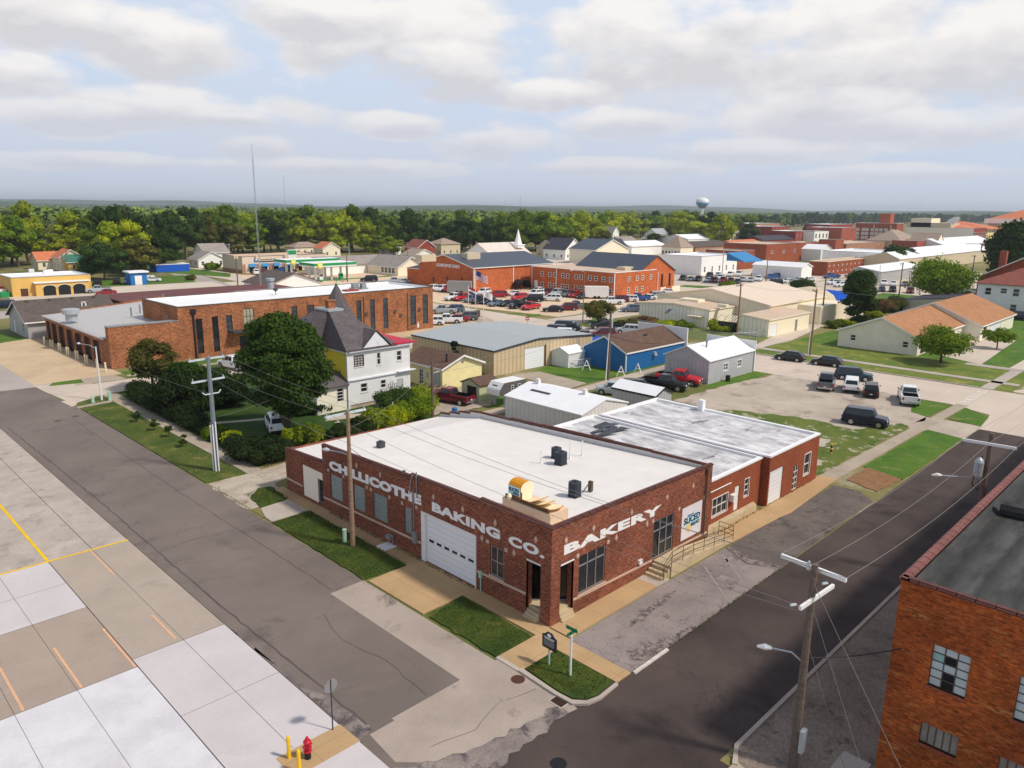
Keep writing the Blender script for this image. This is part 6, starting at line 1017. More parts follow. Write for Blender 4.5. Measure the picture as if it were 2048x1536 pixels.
q0=G(Y5(1690,400)); dd_=1.28; c=(c[0]*1.0,c[1]); 
# courthouse far right, placed at its own distance
d=ray(*Y5(1690,110)); k=620/math.hypot(d[0],d[1]); X,Y=d[0]*k,d[1]*k; zt=HC+d[2]*k
t=building('courthouse','grey stone courthouse with red tiled roof and pediment','building',X,Y-75,X+40,Y,zt+1,'wall_tan','hip','orange_roof',rise=8,ov=1.5,wins=[('W',(Y-70+i*9,zt-12,Y-66+i*9,zt-4),'w',dict(nx=1,nz=1,fw=.4,pane='glass_grey')) for i in range(8)])
b=MB(); b.box(X-2,Y-77,zt-1.5,X-.5,Y+2,zt+1.6); b.obj('cornice',t,'wall_white'); b=MB(); b.poly([(X-2.2,Y-44,zt+1.6),(X-2.2,Y-22,zt+1.6),(X-2.2,Y-33,zt+7)][::-1]); b.obj('pediment',t,'wall_white'); b=MB(); b.cyl(X+15,Y-36,zt+10,zt+17,1); b.obj('finial',t,'bronze')
blk('white_flat_complex','sprawling white flat roofs before the red brick hotel',Y5,760,450,1030,440,6.5,26,'wall_white','roof_white',lr=(30,385),at_roof=True)
blk('mural_wall_store','store wall painted with a colourful street mural',Y5,250,490,640,500,6.8,18,'brick_tan','roof_tan_flat')
MURAL,(mc,mx1,_)=blk('mural_annex','lower annex painted with dark figures right of the mural store',Y5,470,560,640,550,5.2,8,'brick_mauve','roof_white')
blk('brown_gable_complex','building with broad brown gabled roofs in front of the cream wall',Y5,1150,470,1225,445,7,24,'wall_cream','tan_roof','gable',5,'y',lr=(880,430)); blk('tan_hip_hall','brown hip roofed hall left of the gabled one',Y5,800,460,980,470,7.5,18,'wall_tan','tan_roof','hip',5.5)
blk('white_pitched_hall','white hall with wide white pitched roof below the cream wall',Y5,1240,480,1720,470,6,18,'wall_white','seam_white','gable',3.2,'x'); 
blk('red_front_store','small orange brick store front with stepped top',Y5,955,480,1075,470,8,12,'brick_town','roof_tan_flat',wins=[('grid','S',3,1,1,3,1.6,3)])
blk('brick_band_warehouse','long warehouse with white roof and a red brick band',Y5,985,560,1620,560,6.5,9,'brick_town','roof_white')
blk('white_roof_warehouse','big brown warehouse with bright white roof',Y5,780,640,1660,660,5.4,14,'wall_tan','seam_white','gable',2.2,'x',ridge_at=.35)
blk('pale_blue_shed','long pale blue shed with white roof behind parked cars',Y5,600,735,1010,745,3.6,9,'clap_grey','seam_white','gable',1.2,'x',ridge_at=.8)
blk('white_low_shed','low white shed beside the broad tree in the back lot',Y5,1380,780,1520,770,3,8,'wall_white','roof_white')
for i,(l,f,x,y,w_,d_,h_,ri,wa,ro,rg) in enumerate([
 ('tall white gabled house at the foot of the big trees',Z3,1700,430,9,14,10,5,'wall_white','shingle_light','y'),('white bungalow with grey roof on the green slope',Z3,1775,455,22,14,4,4,'wall_white','shingle_light','x'),
 ('large grey and white house with dormers left of two',Z3,1320,560,16,18,6,6.5,'wall_white','shingle_dark','y'),('dark roofed part of the dormer house',Z3,1240,550,12,16,6,5,'wall_tan','shingle_dark','x'),('large grey and white house with dormers right of two',Z3,1660,545,22,14,5.5,6,'wall_white','shingle_dark','x'),
 ('small white house right of the green slope',Z4,420,455,12,14,4.5,3.5,'wall_white','shingle_light','y'),('brick gabled house with grey roof near the bank',Z4,490,460,14,12,4.5,5,'brick_town','shingle_dark','y'),
 ('house with pale blue roof among the trees',Z4,450,395,22,14,6,5,'wall_white','seam_grey','x'),('grey hip roofed house by the yellow green trees',Z4,1060,440,20,14,8,4.5,'wall_tan','shingle_light','x'),('white gabled house left of the grey hip roof',Z4,1005,445,9,12,8,5,'wall_white','shingle_light','y'),
 ('white flat house at the far right of the slope',Z4,400,440,14,8,3.5,1,'wall_white','roof_white','x')]):
    k_=.74; hs(l,f,x,y,w_*k_,d_*k_,h_*k_,ri*k_,wa,ro,rg,kind='gable')
for l,x,y,w_ in (('long white roofed shed in front of the dormer houses',1850,525,30),('cream gabled hall left of the sanctuary',1560,600,22)):
    hs(l,Z3,x,y,w_,14,4.5 if w_==30 else 6,2.2 if w_==30 else 4,'wall_white' if w_==30 else 'wall_cream','roof_white' if w_==30 else 'seam_navy','x' if w_==30 else 'y',wins=False,name='hall',cat='hall')
# far low warehouses at the edge of town
for i,(px_,py_,w_,l) in enumerate(((40,190,40,'white roofed warehouse at the left edge of the skyline town'),(1060,150,30,'tan stepped block behind the hotel'),(1180,190,30,'tan parapet building behind the cream wall'))):
    d=ray(*Y5(px_,py_)); k=(560 if i==0 else 640)/math.hypot(d[0],d[1]); building('town_block',l,'building',d[0]*k,d[1]*k-12,d[0]*k+25,d[1]*k+12,HC+d[2]*k,'brick_tan' if i else 'brick_town','flat','roof_white',par=1)
# ---------------------------------------------------------------- water tower and masts
d=ray(1403,432); k=950/math.hypot(d[0],d[1]); X,Y=d[0]*k,d[1]*k; zc=HC+ (CM.T@np.array([(1403-1024)/F,(406-768)/F,1.]))[2]*k
t=thing('water_tower','white and blue bulb water tower standing above the trees','water tower',(X,Y,0)); b=MB(); b.rev(X,Y,[(2.6,0),(1.8,6),(1.8,zc-9),(2.6,zc-6)],16); b.obj('stem',t,'white',smooth=True)
b=MB(); b.rev(X,Y,[(2.4,zc-6.5),(4.5,zc-4.6),(7.0,zc-1.6),(7.7,zc+1.0)],24,0); k0=len(b.f); b.rev(X,Y,[(7.7,zc+1.0),(7.2,zc+3.2),(5.4,zc+5.0),(2.5,zc+6.0),(.4,zc+6.3)],24,1); b.obj('tank',t,('blue_tank','white'),smooth=True) if 'blue_tank' in MATS else None
paint('blue_tank',C(128,160,198),.5,.1); b.obj('tank',t,('blue_tank','white'),smooth=True); b=MB(); b.cyl(X,Y,zc+6.2,zc+7.4,.5); b.obj('finial',t,'white')
def mast(px_,py_,topy,dist,label,w_,lat=True):
    d=ray(px_,py_); k=dist/math.hypot(d[0],d[1]); X,Y=d[0]*k,d[1]*k; d2=ray(px_,topy); k2=dist/math.hypot(d2[0],d2[1]); h=HC+d2[2]*k2; t=thing('radio_mast',label,'mast',(X,Y,0)); b=MB(); n=int(h/2.0)
    for i in range(3): a=i*2.094; b.tube([(X+w_*math.cos(a),Y+w_*math.sin(a),0),(X+w_*.5*math.cos(a),Y+w_*.5*math.sin(a),h)],.03 if lat else .12,4)
    if lat:
        for j in range(n):
            for i in range(3): a,c_=i*2.094,(i+1)*2.094; b.tube([(X+w_*math.cos(a),Y+w_*math.sin(a),h*j/n),(X+w_*math.cos(c_),Y+w_*math.sin(c_),h*(j+1)/n)],.015,4)
    b.obj('lattice',t,'galvanised'); b=MB(); b.tube([(X,Y,h),(X,Y,h+3)],.06,4); b.obj('antenna',t,'galvanised')
mast(521,560,318,175,'lattice radio mast rising above the station roofs at left',.2); mast(572,440,352,1500,'faint far mast left of the skyline middle',.8,False); mast(1040,440,392,1600,'faint far mast above the central trees',.8,False); mast(1011,440,398,1700,'fainter far mast left of the central one',.8,False)
# ---------------------------------------------------------------- vehicles
def carpaint(name,c,rough=.28,var=.04):
    m,t,b=newmat(name); n=noise(t,coords(t),2.,4,.6); t.links.new(mixc(t,n,sc3(c,1-var),sc3(c,1+var)),b.inputs['Base Color']); b.inputs['Roughness'].default_value=rough; b.inputs['Coat Weight'].default_value=.2; b.inputs['Coat Roughness'].default_value=.08; return m
for k,c in dict(white=(226,228,230),black=(12,12,15),navy=(18,30,52),silver=(168,176,182),grey=(96,100,108),red=(196,24,34),maroon=(104,18,32),blue=(40,84,150),steel=(92,108,126),darkred=(150,20,30),teal=(36,60,72)).items(): carpaint('car_'+k,C(*c))
paint('chrome',C(190,192,196),.25,.05,metal=.8); paint('tail_red',C(170,15,20),.3,.1); paint('head_lamp',C(230,235,240),.15,.05); paint('bed_liner',C(20,20,22),.7,.2); paint('plate',C(210,214,220),.5,.05)
SPEC={ # L,W,hood z,belt z,roof z, windscreen foot, windscreen top, roof end, rear foot (fractions from front=0 to rear=1), wheelbase, wheel radius, front axle frac, deck z
 'sedan':(4.75,1.83,.86,.98,1.46,.27,.42,.70,.86,2.8,.33,.19,.98),'hatch':(4.25,1.78,.88,.98,1.50,.24,.38,.82,.97,2.62,.32,.19,.95),
 'suv':(4.75,1.92,1.02,1.14,1.74,.25,.37,.90,.98,2.85,.37,.19,1.1),'bigsuv':(5.3,2.04,1.14,1.24,1.90,.25,.35,.93,.99,3.1,.40,.18,1.2),'minivan':(5.1,1.98,1.0,1.12,1.76,.16,.34,.91,.985,3.05,.35,.19,1.1),
 'boxsuv':(4.45,1.90,1.12,1.18,1.82,.27,.34,.93,.985,2.68,.39,.18,1.15),'pickup':(5.9,2.02,1.14,1.26,1.93,.27,.36,.58,.62,3.75,.41,.17,1.26),'oldpickup':(5.6,1.95,1.08,1.18,1.76,.27,.36,.56,.59,3.7,.39,.17,1.14)}
PROTO={}
def make_car(kind):
    L,W,hz,bz,rz_,wf,wt,re,rf,wb,wr_,fa,dz=SPEC[kind]; w=W/2; X=lambda f:L/2-f*L; pk='pickup' in kind
    t=thing(kind,'prototype','car'); b=MB()
    gz=.24 if not pk else .34
    st=[(0,gz+.12,hz*.62,.80),(.012,gz,hz*.80,.93),(.05,gz,hz*.93,.985),(wf*.6,gz,hz*.985,1.0),(wf,gz,bz-.03,1.0),(.5,gz-.02,bz,1.0)]
    if pk: st+=[(rf+.01,gz,bz,1.0),(.985,gz+.05,dz,.99),(1.0,gz+.15,dz-.03,.97)]
    else: st+=[(rf*.97,gz,dz,1.0),(.97,gz,dz*.97,.97),(.995,gz+.05,dz*.86,.94),(1.0,gz+.15,dz*.62,.88)]
    ring=[]
    for f,z0,z1,ww in st:
        h=w*ww; x=X(f); ring.append([(x,-h*.9,z0),(x,-h,z0+.14),(x,-h,(z0+z1)*.56),(x,-h*.955,z1-.07),(x,-h*.80,z1),(x,h*.80,z1),(x,h*.955,z1-.07),(x,h,(z0+z1)*.56),(x,h,z0+.14),(x,h*.9,z0)])
    for r0,r1 in zip(ring,ring[1:]):
        for i in range(9):
            if pk and i==4 and r0[0][0]<=X(rf+.01)+.01 and r1[0][0]>=X(.985)-.01: continue
            b.poly([r0[i],r1[i],r1[i+1],r0[i+1]])
    b.poly(ring[0]); b.poly(ring[-1][::-1])
    # cabin shell
    cb=[(X(wf),w*.93,bz-.04),(X(rf),w*.93,dz-.03 if not pk else bz-.04)]; ct=[(X(wt),w*.76,rz_),(X(re),w*.76,rz_-.02)]
    A=[(cb[0][0],-cb[0][1],cb[0][2]),(cb[1][0],-cb[1][1],cb[1][2]),(ct[1][0],-ct[1][1],ct[1][2]-.04),(ct[0][0],-ct[0][1],ct[0][2]-.04)]
    Bm=[(x,-y,z) for x,y,z in A]; b.poly(A[::-1] if 0 else A); b.poly(Bm[::-1]); b.poly([A[0],A[3],Bm[3],Bm[0]]); b.poly([A[1],Bm[1],Bm[2],A[2]])
    ri=[(ct[0][0]-.1,-ct[0][1]+.12,rz_+.02),(ct[1][0]+.1,-ct[1][1]+.12,rz_),(ct[1][0]+.1,ct[1][1]-.12,rz_),(ct[0][0]-.1,ct[0][1]-.12,rz_+.02)]; ro=[A[3],A[2],Bm[2],Bm[3]]
    b.poly(ri)
    for i in range(4): j=(i+1)%4; b.poly([ro[i],ro[j],ri[j],ri[i]])
    if pk:
        xa,xb=X(rf+.01),X(.985); iw=w*.80; z0=.78
        b.poly([(xa,-iw,z0),(xb,-iw,z0),(xb,iw,z0),(xa,iw,z0)][::-1],1); b.poly([(xa,-iw,z0),(xb,-iw,z0),(xb,-iw,dz),(xa,-iw,bz)],1); b.poly([(xa,iw,z0),(xb,iw,z0),(xb,iw,dz),(xa,iw,bz)][::-1],1); b.poly([(xb,-iw,z0),(xb,iw,z0),(xb,iw,dz),(xb,-iw,dz)],1); b.poly([(xa,-iw,z0),(xa,iw,z0),(xa,iw,bz),(xa,-iw,bz)][::-1],1)
    # dark wheel arches
    ax=[L/2-fa*L,L/2-fa*L-wb]
    for x in ax:
        for s in (-1,1):
            P=[(x+(wr_+.07)*math.cos(a*math.pi/10),s*(w+.004),wr_+(wr_+.07)*math.sin(a*math.pi/10)) for a in range(11)]+[(x-(wr_+.07),s*(w+.004),gz),(x+(wr_+.07),s*(w+.004),gz)]; b.poly(P if s<0 else P[::-1],2)
    body=b.obj('body',t,('car_white','bed_liner','black_rubber'),local=True)
    def lerp(p,q,u): return tuple(p[i]+(q[i]-p[i])*u for i in range(3))
    def quadwin(P,u0,u1,v0,v1,n,name,out=.012):
        a=lerp(lerp(P[0],P[1],u0),lerp(P[3],P[2],u0),v0);b2=lerp(lerp(P[0],P[1],u1),lerp(P[3],P[2],u1),v0);c=lerp(lerp(P[0],P[1],u1),lerp(P[3],P[2],u1),v1);d=lerp(lerp(P[0],P[1],u0),lerp(P[3],P[2],u0),v1)
        m=MB(); m.poly([tuple(p[i]+n[i]*out for i in range(3)) for p in (a,b2,c,d)]); return m.obj(name,t,'car_glass',local=True)
    nb=3 if kind in('minivan','bigsuv','suv') else 2
    for P,n in ((A,(0,-1,.25)),([Bm[1],Bm[0],Bm[3],Bm[2]],(0,1,.25))):
        for k in range(nb):
            a0,a1=.05+.9*k/nb,.05+.9*(k+1)/nb-.035; quadwin(P,a0,a1,.12,.90,n,'side_window')
    quadwin([A[0],Bm[0],Bm[3],A[3]],.07,.93,.10,.94,(.6,0,.8),'windscreen',.02); quadwin([Bm[1],A[1],A[2],Bm[2]],.09,.91,.2 if not pk else .12,.92,(-.9,0,.4),'rear_window',.02)
    for x in ax:
        for s in (-1,1):
            m=MB(); m.tube([(x,s*(w-.2),wr_),(x,s*(w+.02),wr_)],wr_,14); wl=m.obj('wheel',t,'black_rubber',local=True); m=MB(); m.tube([(x,s*(w+.015),wr_),(x,s*(w+.03),wr_)],wr_*.62,10); m.obj('rim',wl,'chrome',local=True)
    for s in (-1,1):
        m=MB(); m.box(L/2-.10,s*w*.60-.19,hz*.66,L/2+.012,s*w*.60+.19,hz*.80); m.obj('headlight',t,'head_lamp',local=True)
        m=MB(); zt=(dz if not pk else dz); m.box(-L/2-.012,s*w*.80-.10,zt*.64,-L/2+.16,s*w*.80+.10,zt*.86); m.obj('taillight',t,'tail_red',local=True)
        m=MB(); m.box(X(wf)-.35,s*(w+.02)-.0 if s>0 else -w-.16,bz-.02,X(wf)-.2,s*(w+.02)+.14 if s>0 else -w-.02,bz+.13); m.obj('mirror',t,'black_rubber',local=True)
    m=MB(); m.box(L/2-.08,-w*.42,hz*.50,L/2+.014,w*.42,hz*.78); m.obj('grille',t,'bed_liner' if not pk else 'black_metal',local=True)
    m=MB(); m.box(L/2-.12,-w*.9,gz+.02,L/2+.03,w*.9,gz+.2); m.obj('front_bumper',t,'chrome' if pk else 'bed_liner',local=True); m=MB(); m.box(-L/2-.06,-w*.9,gz+.08,-L/2+.1,w*.9,gz+.27); m.obj('rear_bumper',t,'chrome' if pk else 'bed_liner',local=True)
    m=MB(); m.box(-L/2-.075,-.16,gz+.3,-L/2-.02,.16,gz+.42); m.obj('number_plate',t,'plate',local=True)
    return t
def tree_of(o,allc):
    return (o,[tree_of(c,allc) for c in allc if c.parent==o])
NAMES=dict(sedan='sedan',hatch='hatchback',suv='sport_utility_car',bigsuv='large_sport_utility_car',minivan='minivan',boxsuv='boxy_off_road_car',pickup='pickup_truck',oldpickup='old_pickup_truck')
WORD=dict(sedan='sedan',hatch='hatchback',suv='SUV',bigsuv='large SUV',minivan='minivan',boxsuv='boxy SUV',pickup='pickup truck',oldpickup='old pickup truck')
USED=set()
def car(kind,colr,f,x,y,hd,where,far=False,group=None,k=1.):
    g=G(f(x,y)); 
    if kind not in PROTO: t=make_car(kind); PROTO[kind]=tree_of(t,[o for o in COL.objects if o.parent is not None])
    skip=('mirror','grille','number_plate','front_bumper','rear_bumper') if far else ()
    def cp(n,par):
        o,ch=n; c=o.copy(); COL.objects.link(c); c.parent=par
        if o.name.split('.')[0]=='body': c.material_slots[0].link='OBJECT'; c.material_slots[0].material=MATS['car_'+colr]
        for q in ch:
            if q[0].name.split('.')[0] in skip: continue
            cp(q,c)
        return c
    n=PROTO[kind]; c=cp(n,None); c.name=NAMES[kind]; c.location=(g[0],g[1],.03); c.rotation_euler=(0,0,R(hd)); c.scale=(k,k,k)
    wd={'steel':'blue grey','darkred':'bright red','teal':'dark teal','navy':'dark blue'}.get(colr,colr)
    tag(c,f'{wd} {WORD[kind]} {where}','truck' if 'pickup' in kind else 'car',group); return c
A='cars parked along the brick station'; 
car('pickup','steel',Z2,1460,1130,140,'at the left end of the station row',group=A); car('bigsuv','white',Z2,1640,1112,142,'first and largest in the white row by the station',group=A); car('suv','white',Z2,1762,1094,142,'second in the white row by the station',group=A); car('suv','white',Z2,1858,1080,142,'third in the white row by the station',group=A); car('pickup','white',Z3,380,1066,140,'fourth in the row by the station corner',group=A)
car('sedan','darkred',Z3,455,1052,140,'wedged between the white pickup and the grey boxy car',group=A); car('boxsuv','grey',Z3,535,1042,142,'with black roof at the right end of the station row',group=A); car('pickup','silver',Z3,345,988,138,'behind the white row at the station corner',group=A); car('suv','steel',Z3,430,978,138,'behind the white pickup at the station corner',group=A)
Bg='cars in the church parking lot'
L3=[('suv','white',262,808,200,'at the left foot of the church gable'),('suv','white',335,810,200,'second from the left below the church gable'),('boxsuv','red',395,812,200,'beside the louvred trailer'),
 ('pickup','white',440,882,180,'at the left front corner of the church lot'),('pickup','red',515,885,180,'next to the front left white pickup of the church lot'),('suv','steel',578,898,180,'behind the flag poles'),('pickup','black',652,908,180,'right of the flag poles'),('sedan','navy',722,912,180,'two places right of the flag poles'),('sedan','steel',775,928,180,'between two dark cars in the front row'),('sedan','black',865,930,180,'in the middle of the front row'),('pickup','black',955,945,180,'near the right end of the front row'),('oldpickup','red',1047,955,190,'low at the right end of the front row'),
 ('suv','white',672,838,200,'behind the black pickup of the church lot'),('minivan','darkred',782,858,150,'broadside in the middle of the church lot'),('sedan','white',912,848,140,'alone in front of the bright church wall'),('suv','red',955,880,180,'behind the front row near the middle'),('bigsuv','black',1060,895,140,'broadside left of the long white van'),('minivan','white',1212,888,128,'broadside and longest near the lot middle'),('suv','white',1088,850,180,'in the rear row left of the red one'),('sedan','white',1105,820,180,'nearest the black arched shelter'),
 ('suv','maroon',1185,838,200,'in the row against the office wing, first of the dark reds'),('suv','silver',1252,842,200,'in the row against the office wing'),('suv','grey',1325,852,200,'in the row against the office wing'),('suv','darkred',1395,858,200,'in the row against the office wing'),('sedan','black',1460,868,200,'in the row against the office wing left of the white trailer'),
 ('pickup','white',1690,915,140,'right of the white box trailer'),('suv','maroon',1750,898,140,'behind the white pickup near the office corner'),('suv','white',1830,895,130,'right of the office corner'),('pickup','blue',1905,885,140,'by the end wall of the office wing'),('sedan','white',1985,878,140,'right of the blue pickup by the office wing'),('suv','silver',2035,868,140,'at the far right of the office wing row'),
 ('sedan','black',1225,975,135,'at the kerb left of the dark red ones'),('suv','maroon',1338,962,140,'at the kerb between black car and grey pickup'),('pickup','grey',1415,952,140,'at the kerb behind the lamp pole'),('suv','steel',1850,975,140,'before the beige works end wall'),('sedan','navy',1895,955,140,'half behind the beige works corner')]
for k_,c_,x,y,h_,w_ in L3: car(k_,c_,Z3,x,y,h_,w_,far=True,group=Bg)
car('suv','silver',Z4,430,862,135,'in the row running to the right from the office wing',far=True,group=Bg); car('sedan','white',Z4,480,850,135,'second last of the row beyond the office wing',far=True,group=Bg); car('sedan','white',Z4,535,832,135,'last of the row beyond the office wing',far=True,group=Bg)
Cg='cars on the small lot by the blue shop'
for k_,c_,x,y,h_,w_ in [('minivan','navy',1340,1120,-60,'at the kerb behind the white one'),('bigsuv','navy',1222,1160,120,'leftmost on the lot behind the beige building'),('suv','white',1340,1185,300,'between two dark cars behind the beige building'),('suv','navy',1470,1205,215,'showing its front beside the white one'),('suv','maroon',1620,1178,140,'behind the boat covers'),('pickup','black',1640,1112,135,'at the kerb behind the fence tree'),('suv','silver',1828,1150,120,'alone behind the blue shop roof')]: car(k_,c_,Z3,x,y,h_,w_,group=Cg)
Dg='cars in rows on the shared town lot'
for i,(k_,c_,x,y) in enumerate([('suv','black',665,722),('sedan','grey',725,728),('suv','black',785,730),('sedan','silver',862,735),('suv','maroon',912,738),('suv','red',985,738),('sedan','darkred',1045,738),('sedan','navy',1100,748),('sedan','silver',1140,732),('sedan','silver',1205,735),('suv','white',1268,728)]): car(k_,c_,Z4,x,y,200,f'in the front row of the town lot, number {["one","two","three","four","five","six","seven","eight","nine","ten","eleven"][i]} from the left',far=True,group=Dg)
for i,(k_,c_,x,y) in enumerate([('suv','black',875,698),('sedan','silver',945,692),('suv','white',960,716),('suv','white',1040,692),('bigsuv','white',1110,690),('pickup','grey',1240,682),('suv','blue',1370,712),('suv','navy',1412,704),('bigsuv','black',1392,760),('sedan','white',1500,745),('sedan','silver',1590,735),('sedan','white',1668,732),('pickup','blue',1850,708),('sedan','grey',2010,696),('suv','white',1870,758),('minivan','white',1930,776),('suv','white',1385,832),('sedan','silver',1455,838)]): car(k_,c_,Z4,x,y,200 if i<6 else 150,f'at the back of town lot, {["behind the third front car","fifth from the left back there","just before the rear whites","with a white twin on its right","biggest white one back there","before the white garages left end","left of the two blue by the garages","by the white garages","standing near the lamp poles","below the first overhead door","below the second overhead door","at the garages right corner","at the brick block corner","along the brick block wall","under the tall wire pole","right above the blue canopy","at the stop sign corner","right next to the dome tent"][i]}',far=True,group=Dg)
car('pickup','white',Z4,870,532,150,'far off before the brown strip building',far=True); car('suv','darkred',Z4,940,530,150,'far off before the brown strip building',far=True)
Eg='cars before the pale blue shed'
for i,(k_,c_,x,y) in enumerate([('suv','white',925,762),('sedan','white',1000,765),('sedan','grey',1095,768),('sedan','steel',1180,772),('suv','white',1265,775),('sedan','navy',910,812),('suv','black',995,815),('suv','maroon',1135,825)]): car(k_,c_,Z5,x,y,200,['leftmost in the pale blue shed row','second in the pale blue shed row','third in the pale blue shed row','fourth in the pale blue shed row','half under the broad tree','behind the tall green tree','right of the wooden double pole','alone below the broad tree'][i],far=True,group=Eg)
car('bigsuv','black',Z5,1985,1040,110,'on the grass by the white clapboard house'); car('sedan','black',Z5,1575,845,110,'beside the low dark shed roof',far=True)
car('hatch','black',Z8,765,222,98,'parked at the kerb, left of two below the tan house'); car('hatch','black',Z8,967,250,98,'parked at the kerb with roof bars, right of two')
car('pickup','grey',Z8,962,370,20,'with dark bed cover leftmost on the gravel lot'); car('suv','teal',Z8,1112,328,-70,'at the lot edge behind the white one'); car('suv','white',Z8,1100,385,20,'between grey pickup and black car on the gravel lot'); car('suv','black',Z8,1208,412,20,'with red tail lamps on the gravel lot',k=.92); car('pickup','white',Z8,1412,448,22,'with black bed cover alone at the lot entrance'); car('boxsuv','navy',Z8,1175,575,-78,'alone on the near side of the gravel lot')
car('pickup','black',Z8,78,378,-72,'behind the carport shed in the alley'); car('pickup','red',Z8,155,350,-72,'bright in the alley at the grey shed'); car('suv','black',Z7,1905,900,-60,'in the alley behind the small carport shed',k=.95); car('boxsuv','silver',Z7,1700,915,120,'half behind the carport shed roof',k=.9)
car('oldpickup','maroon',Z7,408,980,105,'with junk in its bed on the dirt by the garden',k=1.0)
car('pickup','white',S1,1722,358,100,'half hidden by the big tree on the station street'); car('suv','white',Z6,612,1195,70,'under the big garden tree')
for i,(k_,c_,f,x,y,h_) in enumerate([('bigsuv','black',Z1,782,762,70),('suv','black',Z1,935,752,70),('suv','silver',Z1,1020,748,70),('pickup','white',Z1,1150,715,160),('sedan','white',Z1,1222,735,160),('pickup','silver',Z1,790,822,165),('sedan','darkred',Z1,850,838,165),('suv','navy',Z1,35,945,160),('suv','white',Z2,448,675,70),('suv','maroon',Z2,505,668,70),('suv','blue',Z2,662,655,160),('sedan','navy',Z2,715,660,160),('bigsuv','black',Z2,1352,732,150),('pickup','silver',Z2,1560,748,150),('sedan','silver',Z2,1622,748,150)]): car(k_,c_,f,x,y,h_,['by the dark trees right of the restaurant','left of the small blue kiosk','touching the small blue kiosk','behind the kiosk on the highway side','on the road right of the kiosk','at the restaurant side behind the red car','bright at the restaurant side','cut off by the left picture edge','before the first blue awning','before the second blue awning','before the middle blue awnings','right of the bright blue one','crossing right of the fuel pumps','left of two behind the station roof','right of two behind the station roof'][i],far=True)
# remove the prototypes
def rm(n):
    for q in n[1]: rm(q)
    bpy.data.objects.remove(n[0])
for n in PROTO.values(): rm(n)
# trailers, boats, kiosk
q=G(Z3(1570,868)); t=thing('box_trailer','white box trailer among the parked cars at the office wing','trailer',(q[0],q[1],0),R(-45)); b=MB(); b.box(-3,-1.2,.5,3,1.2,3.1); b.obj('box',t,'white',local=True); b=MB(); b.tube([(3,0,.6),(4.2,0,.5)],.07,4); b.obj('hitch',t,'dark_grey',local=True)
for x in (-.5,.5): b=MB(); b.tube([(x,-1.25,.4),(x,1.25,.4)],.4,10); b.obj('wheel',t,'black_rubber',local=True)
q=G(Z3(478,825)); t=thing('louvred_trailer','dark grey louvred trailer next to the red boxy car','trailer',(q[0],q[1],0),R(-50)); b=MB(); b.box(-3.2,-1.2,.4,3.2,1.2,3.2); b.obj('box',t,'tank_rib',local=True)
for x in (-.6,.6): b=MB(); b.tube([(x,-1.25,.4),(x,1.25,.4)],.4,10); b.obj('wheel',t,'black_rubber',local=True)
for k,(x,y,l) in enumerate(((1600,525,'blue tarpaulin boat shape behind the blue shop, left'),(1700,500,'dark tarpaulin boat behind the blue shop, right'))):
    q=G(Z7(x,y)); t=thing('covered_boat',l,'boat',(q[0],q[1],0),R(-40),group='covered boats behind the blue shop'); b=MB(); L=3.2
    for i in range(8):
        x0_,x1_=-L+i*.8,-L+(i+1)*.8; f0=lambda v:1.15*math.sqrt(max(0,1-(max(v,0)/L)**2.2)); z=1.5
        for s in (-1,1): b.poly([(x0_,0,z),(x1_,0,z),(x1_,s*f0(x1_),1.05),(x0_,s*f0(x0_),1.05)][::s]); b.poly([(x0_,s*f0(x0_),1.05),(x1_,s*f0(x1_),1.05),(x1_,s*f0(x1_)*.4,.4),(x0_,s*f0(x0_)*.4,.4)][::s])
    b.obj('cover',t,'tarp_blue' if k==0 else 'dark_grey',local=True); b=MB(); b.tube([(-1,-1.1,.3),(-1,1.1,.3)],.3,10); b.obj('wheel',t,'black_rubber',local=True)
q=G(Z1(1090,755)); t=thing('blue_kiosk','small blue and white kiosk with flat roof near the fuel station','kiosk',(q[0],q[1],0)); b=MB(); b.box(q[0]-2,q[1]-2,0,q[0]+2.4,q[1]+2,3.4); b.obj('wall',t,'blue_trim'); b=MB(); b.box(q[0]-2.5,q[1]-2.5,3.4,q[0]+2.9,q[1]+2.5,3.8); b.obj('roof',t,'roof_white'); b=MB(); b.box(q[0]-.9,q[1]-2.06,0,q[0]+1.0,q[1]-2,2.6); b.obj('door',t,'white')
# ---------------------------------------------------------------- foliage
def leafmat(name,c,var=.35,hue=.12,rndv=.25,thr=.0):
    m,t,b=newmat(name); o=coords(t); n=noise(t,o,.8,4,.6); n2=noise(t,o,3.5,3,.6); oi=t.nodes.new('ShaderNodeObjectInfo').outputs['Random']
    w_=(c[0]*1.55,c[1]*1.18,c[2]*.8); col=mixc(t,ramp(t,n,[(.35,0),(.68,1)]),sc3(c,1-var),w_); col=mixc(t,1.,col,ramp(t,n2,[(.2,1-var*.8),(.8,1+var*.6)]),'MULTIPLY')
    col=mixc(t,1.,col,ramp(t,oi,[(0,1-rndv),(1,1+rndv)]),'MULTIPLY'); t.links.new(col,b.inputs['Base Color']); b.inputs['Roughness'].default_value=.65; b.inputs['Specular IOR Level'].default_value=.15
    tr=t.nodes.new('ShaderNodeBsdfTranslucent'); t.links.new(mixc(t,1.,col,(1.1,1.25,.5),'MULTIPLY'),tr.inputs[0]); mx=t.nodes.new('ShaderNodeMixShader'); mx.inputs[0].default_value=.22
    t.links.new(b.outputs[0],mx.inputs[1]); t.links.new(tr.outputs[0],mx.inputs[2]); t.links.new(mx.outputs[0],t.nodes['Material Output'].inputs[0]); return m
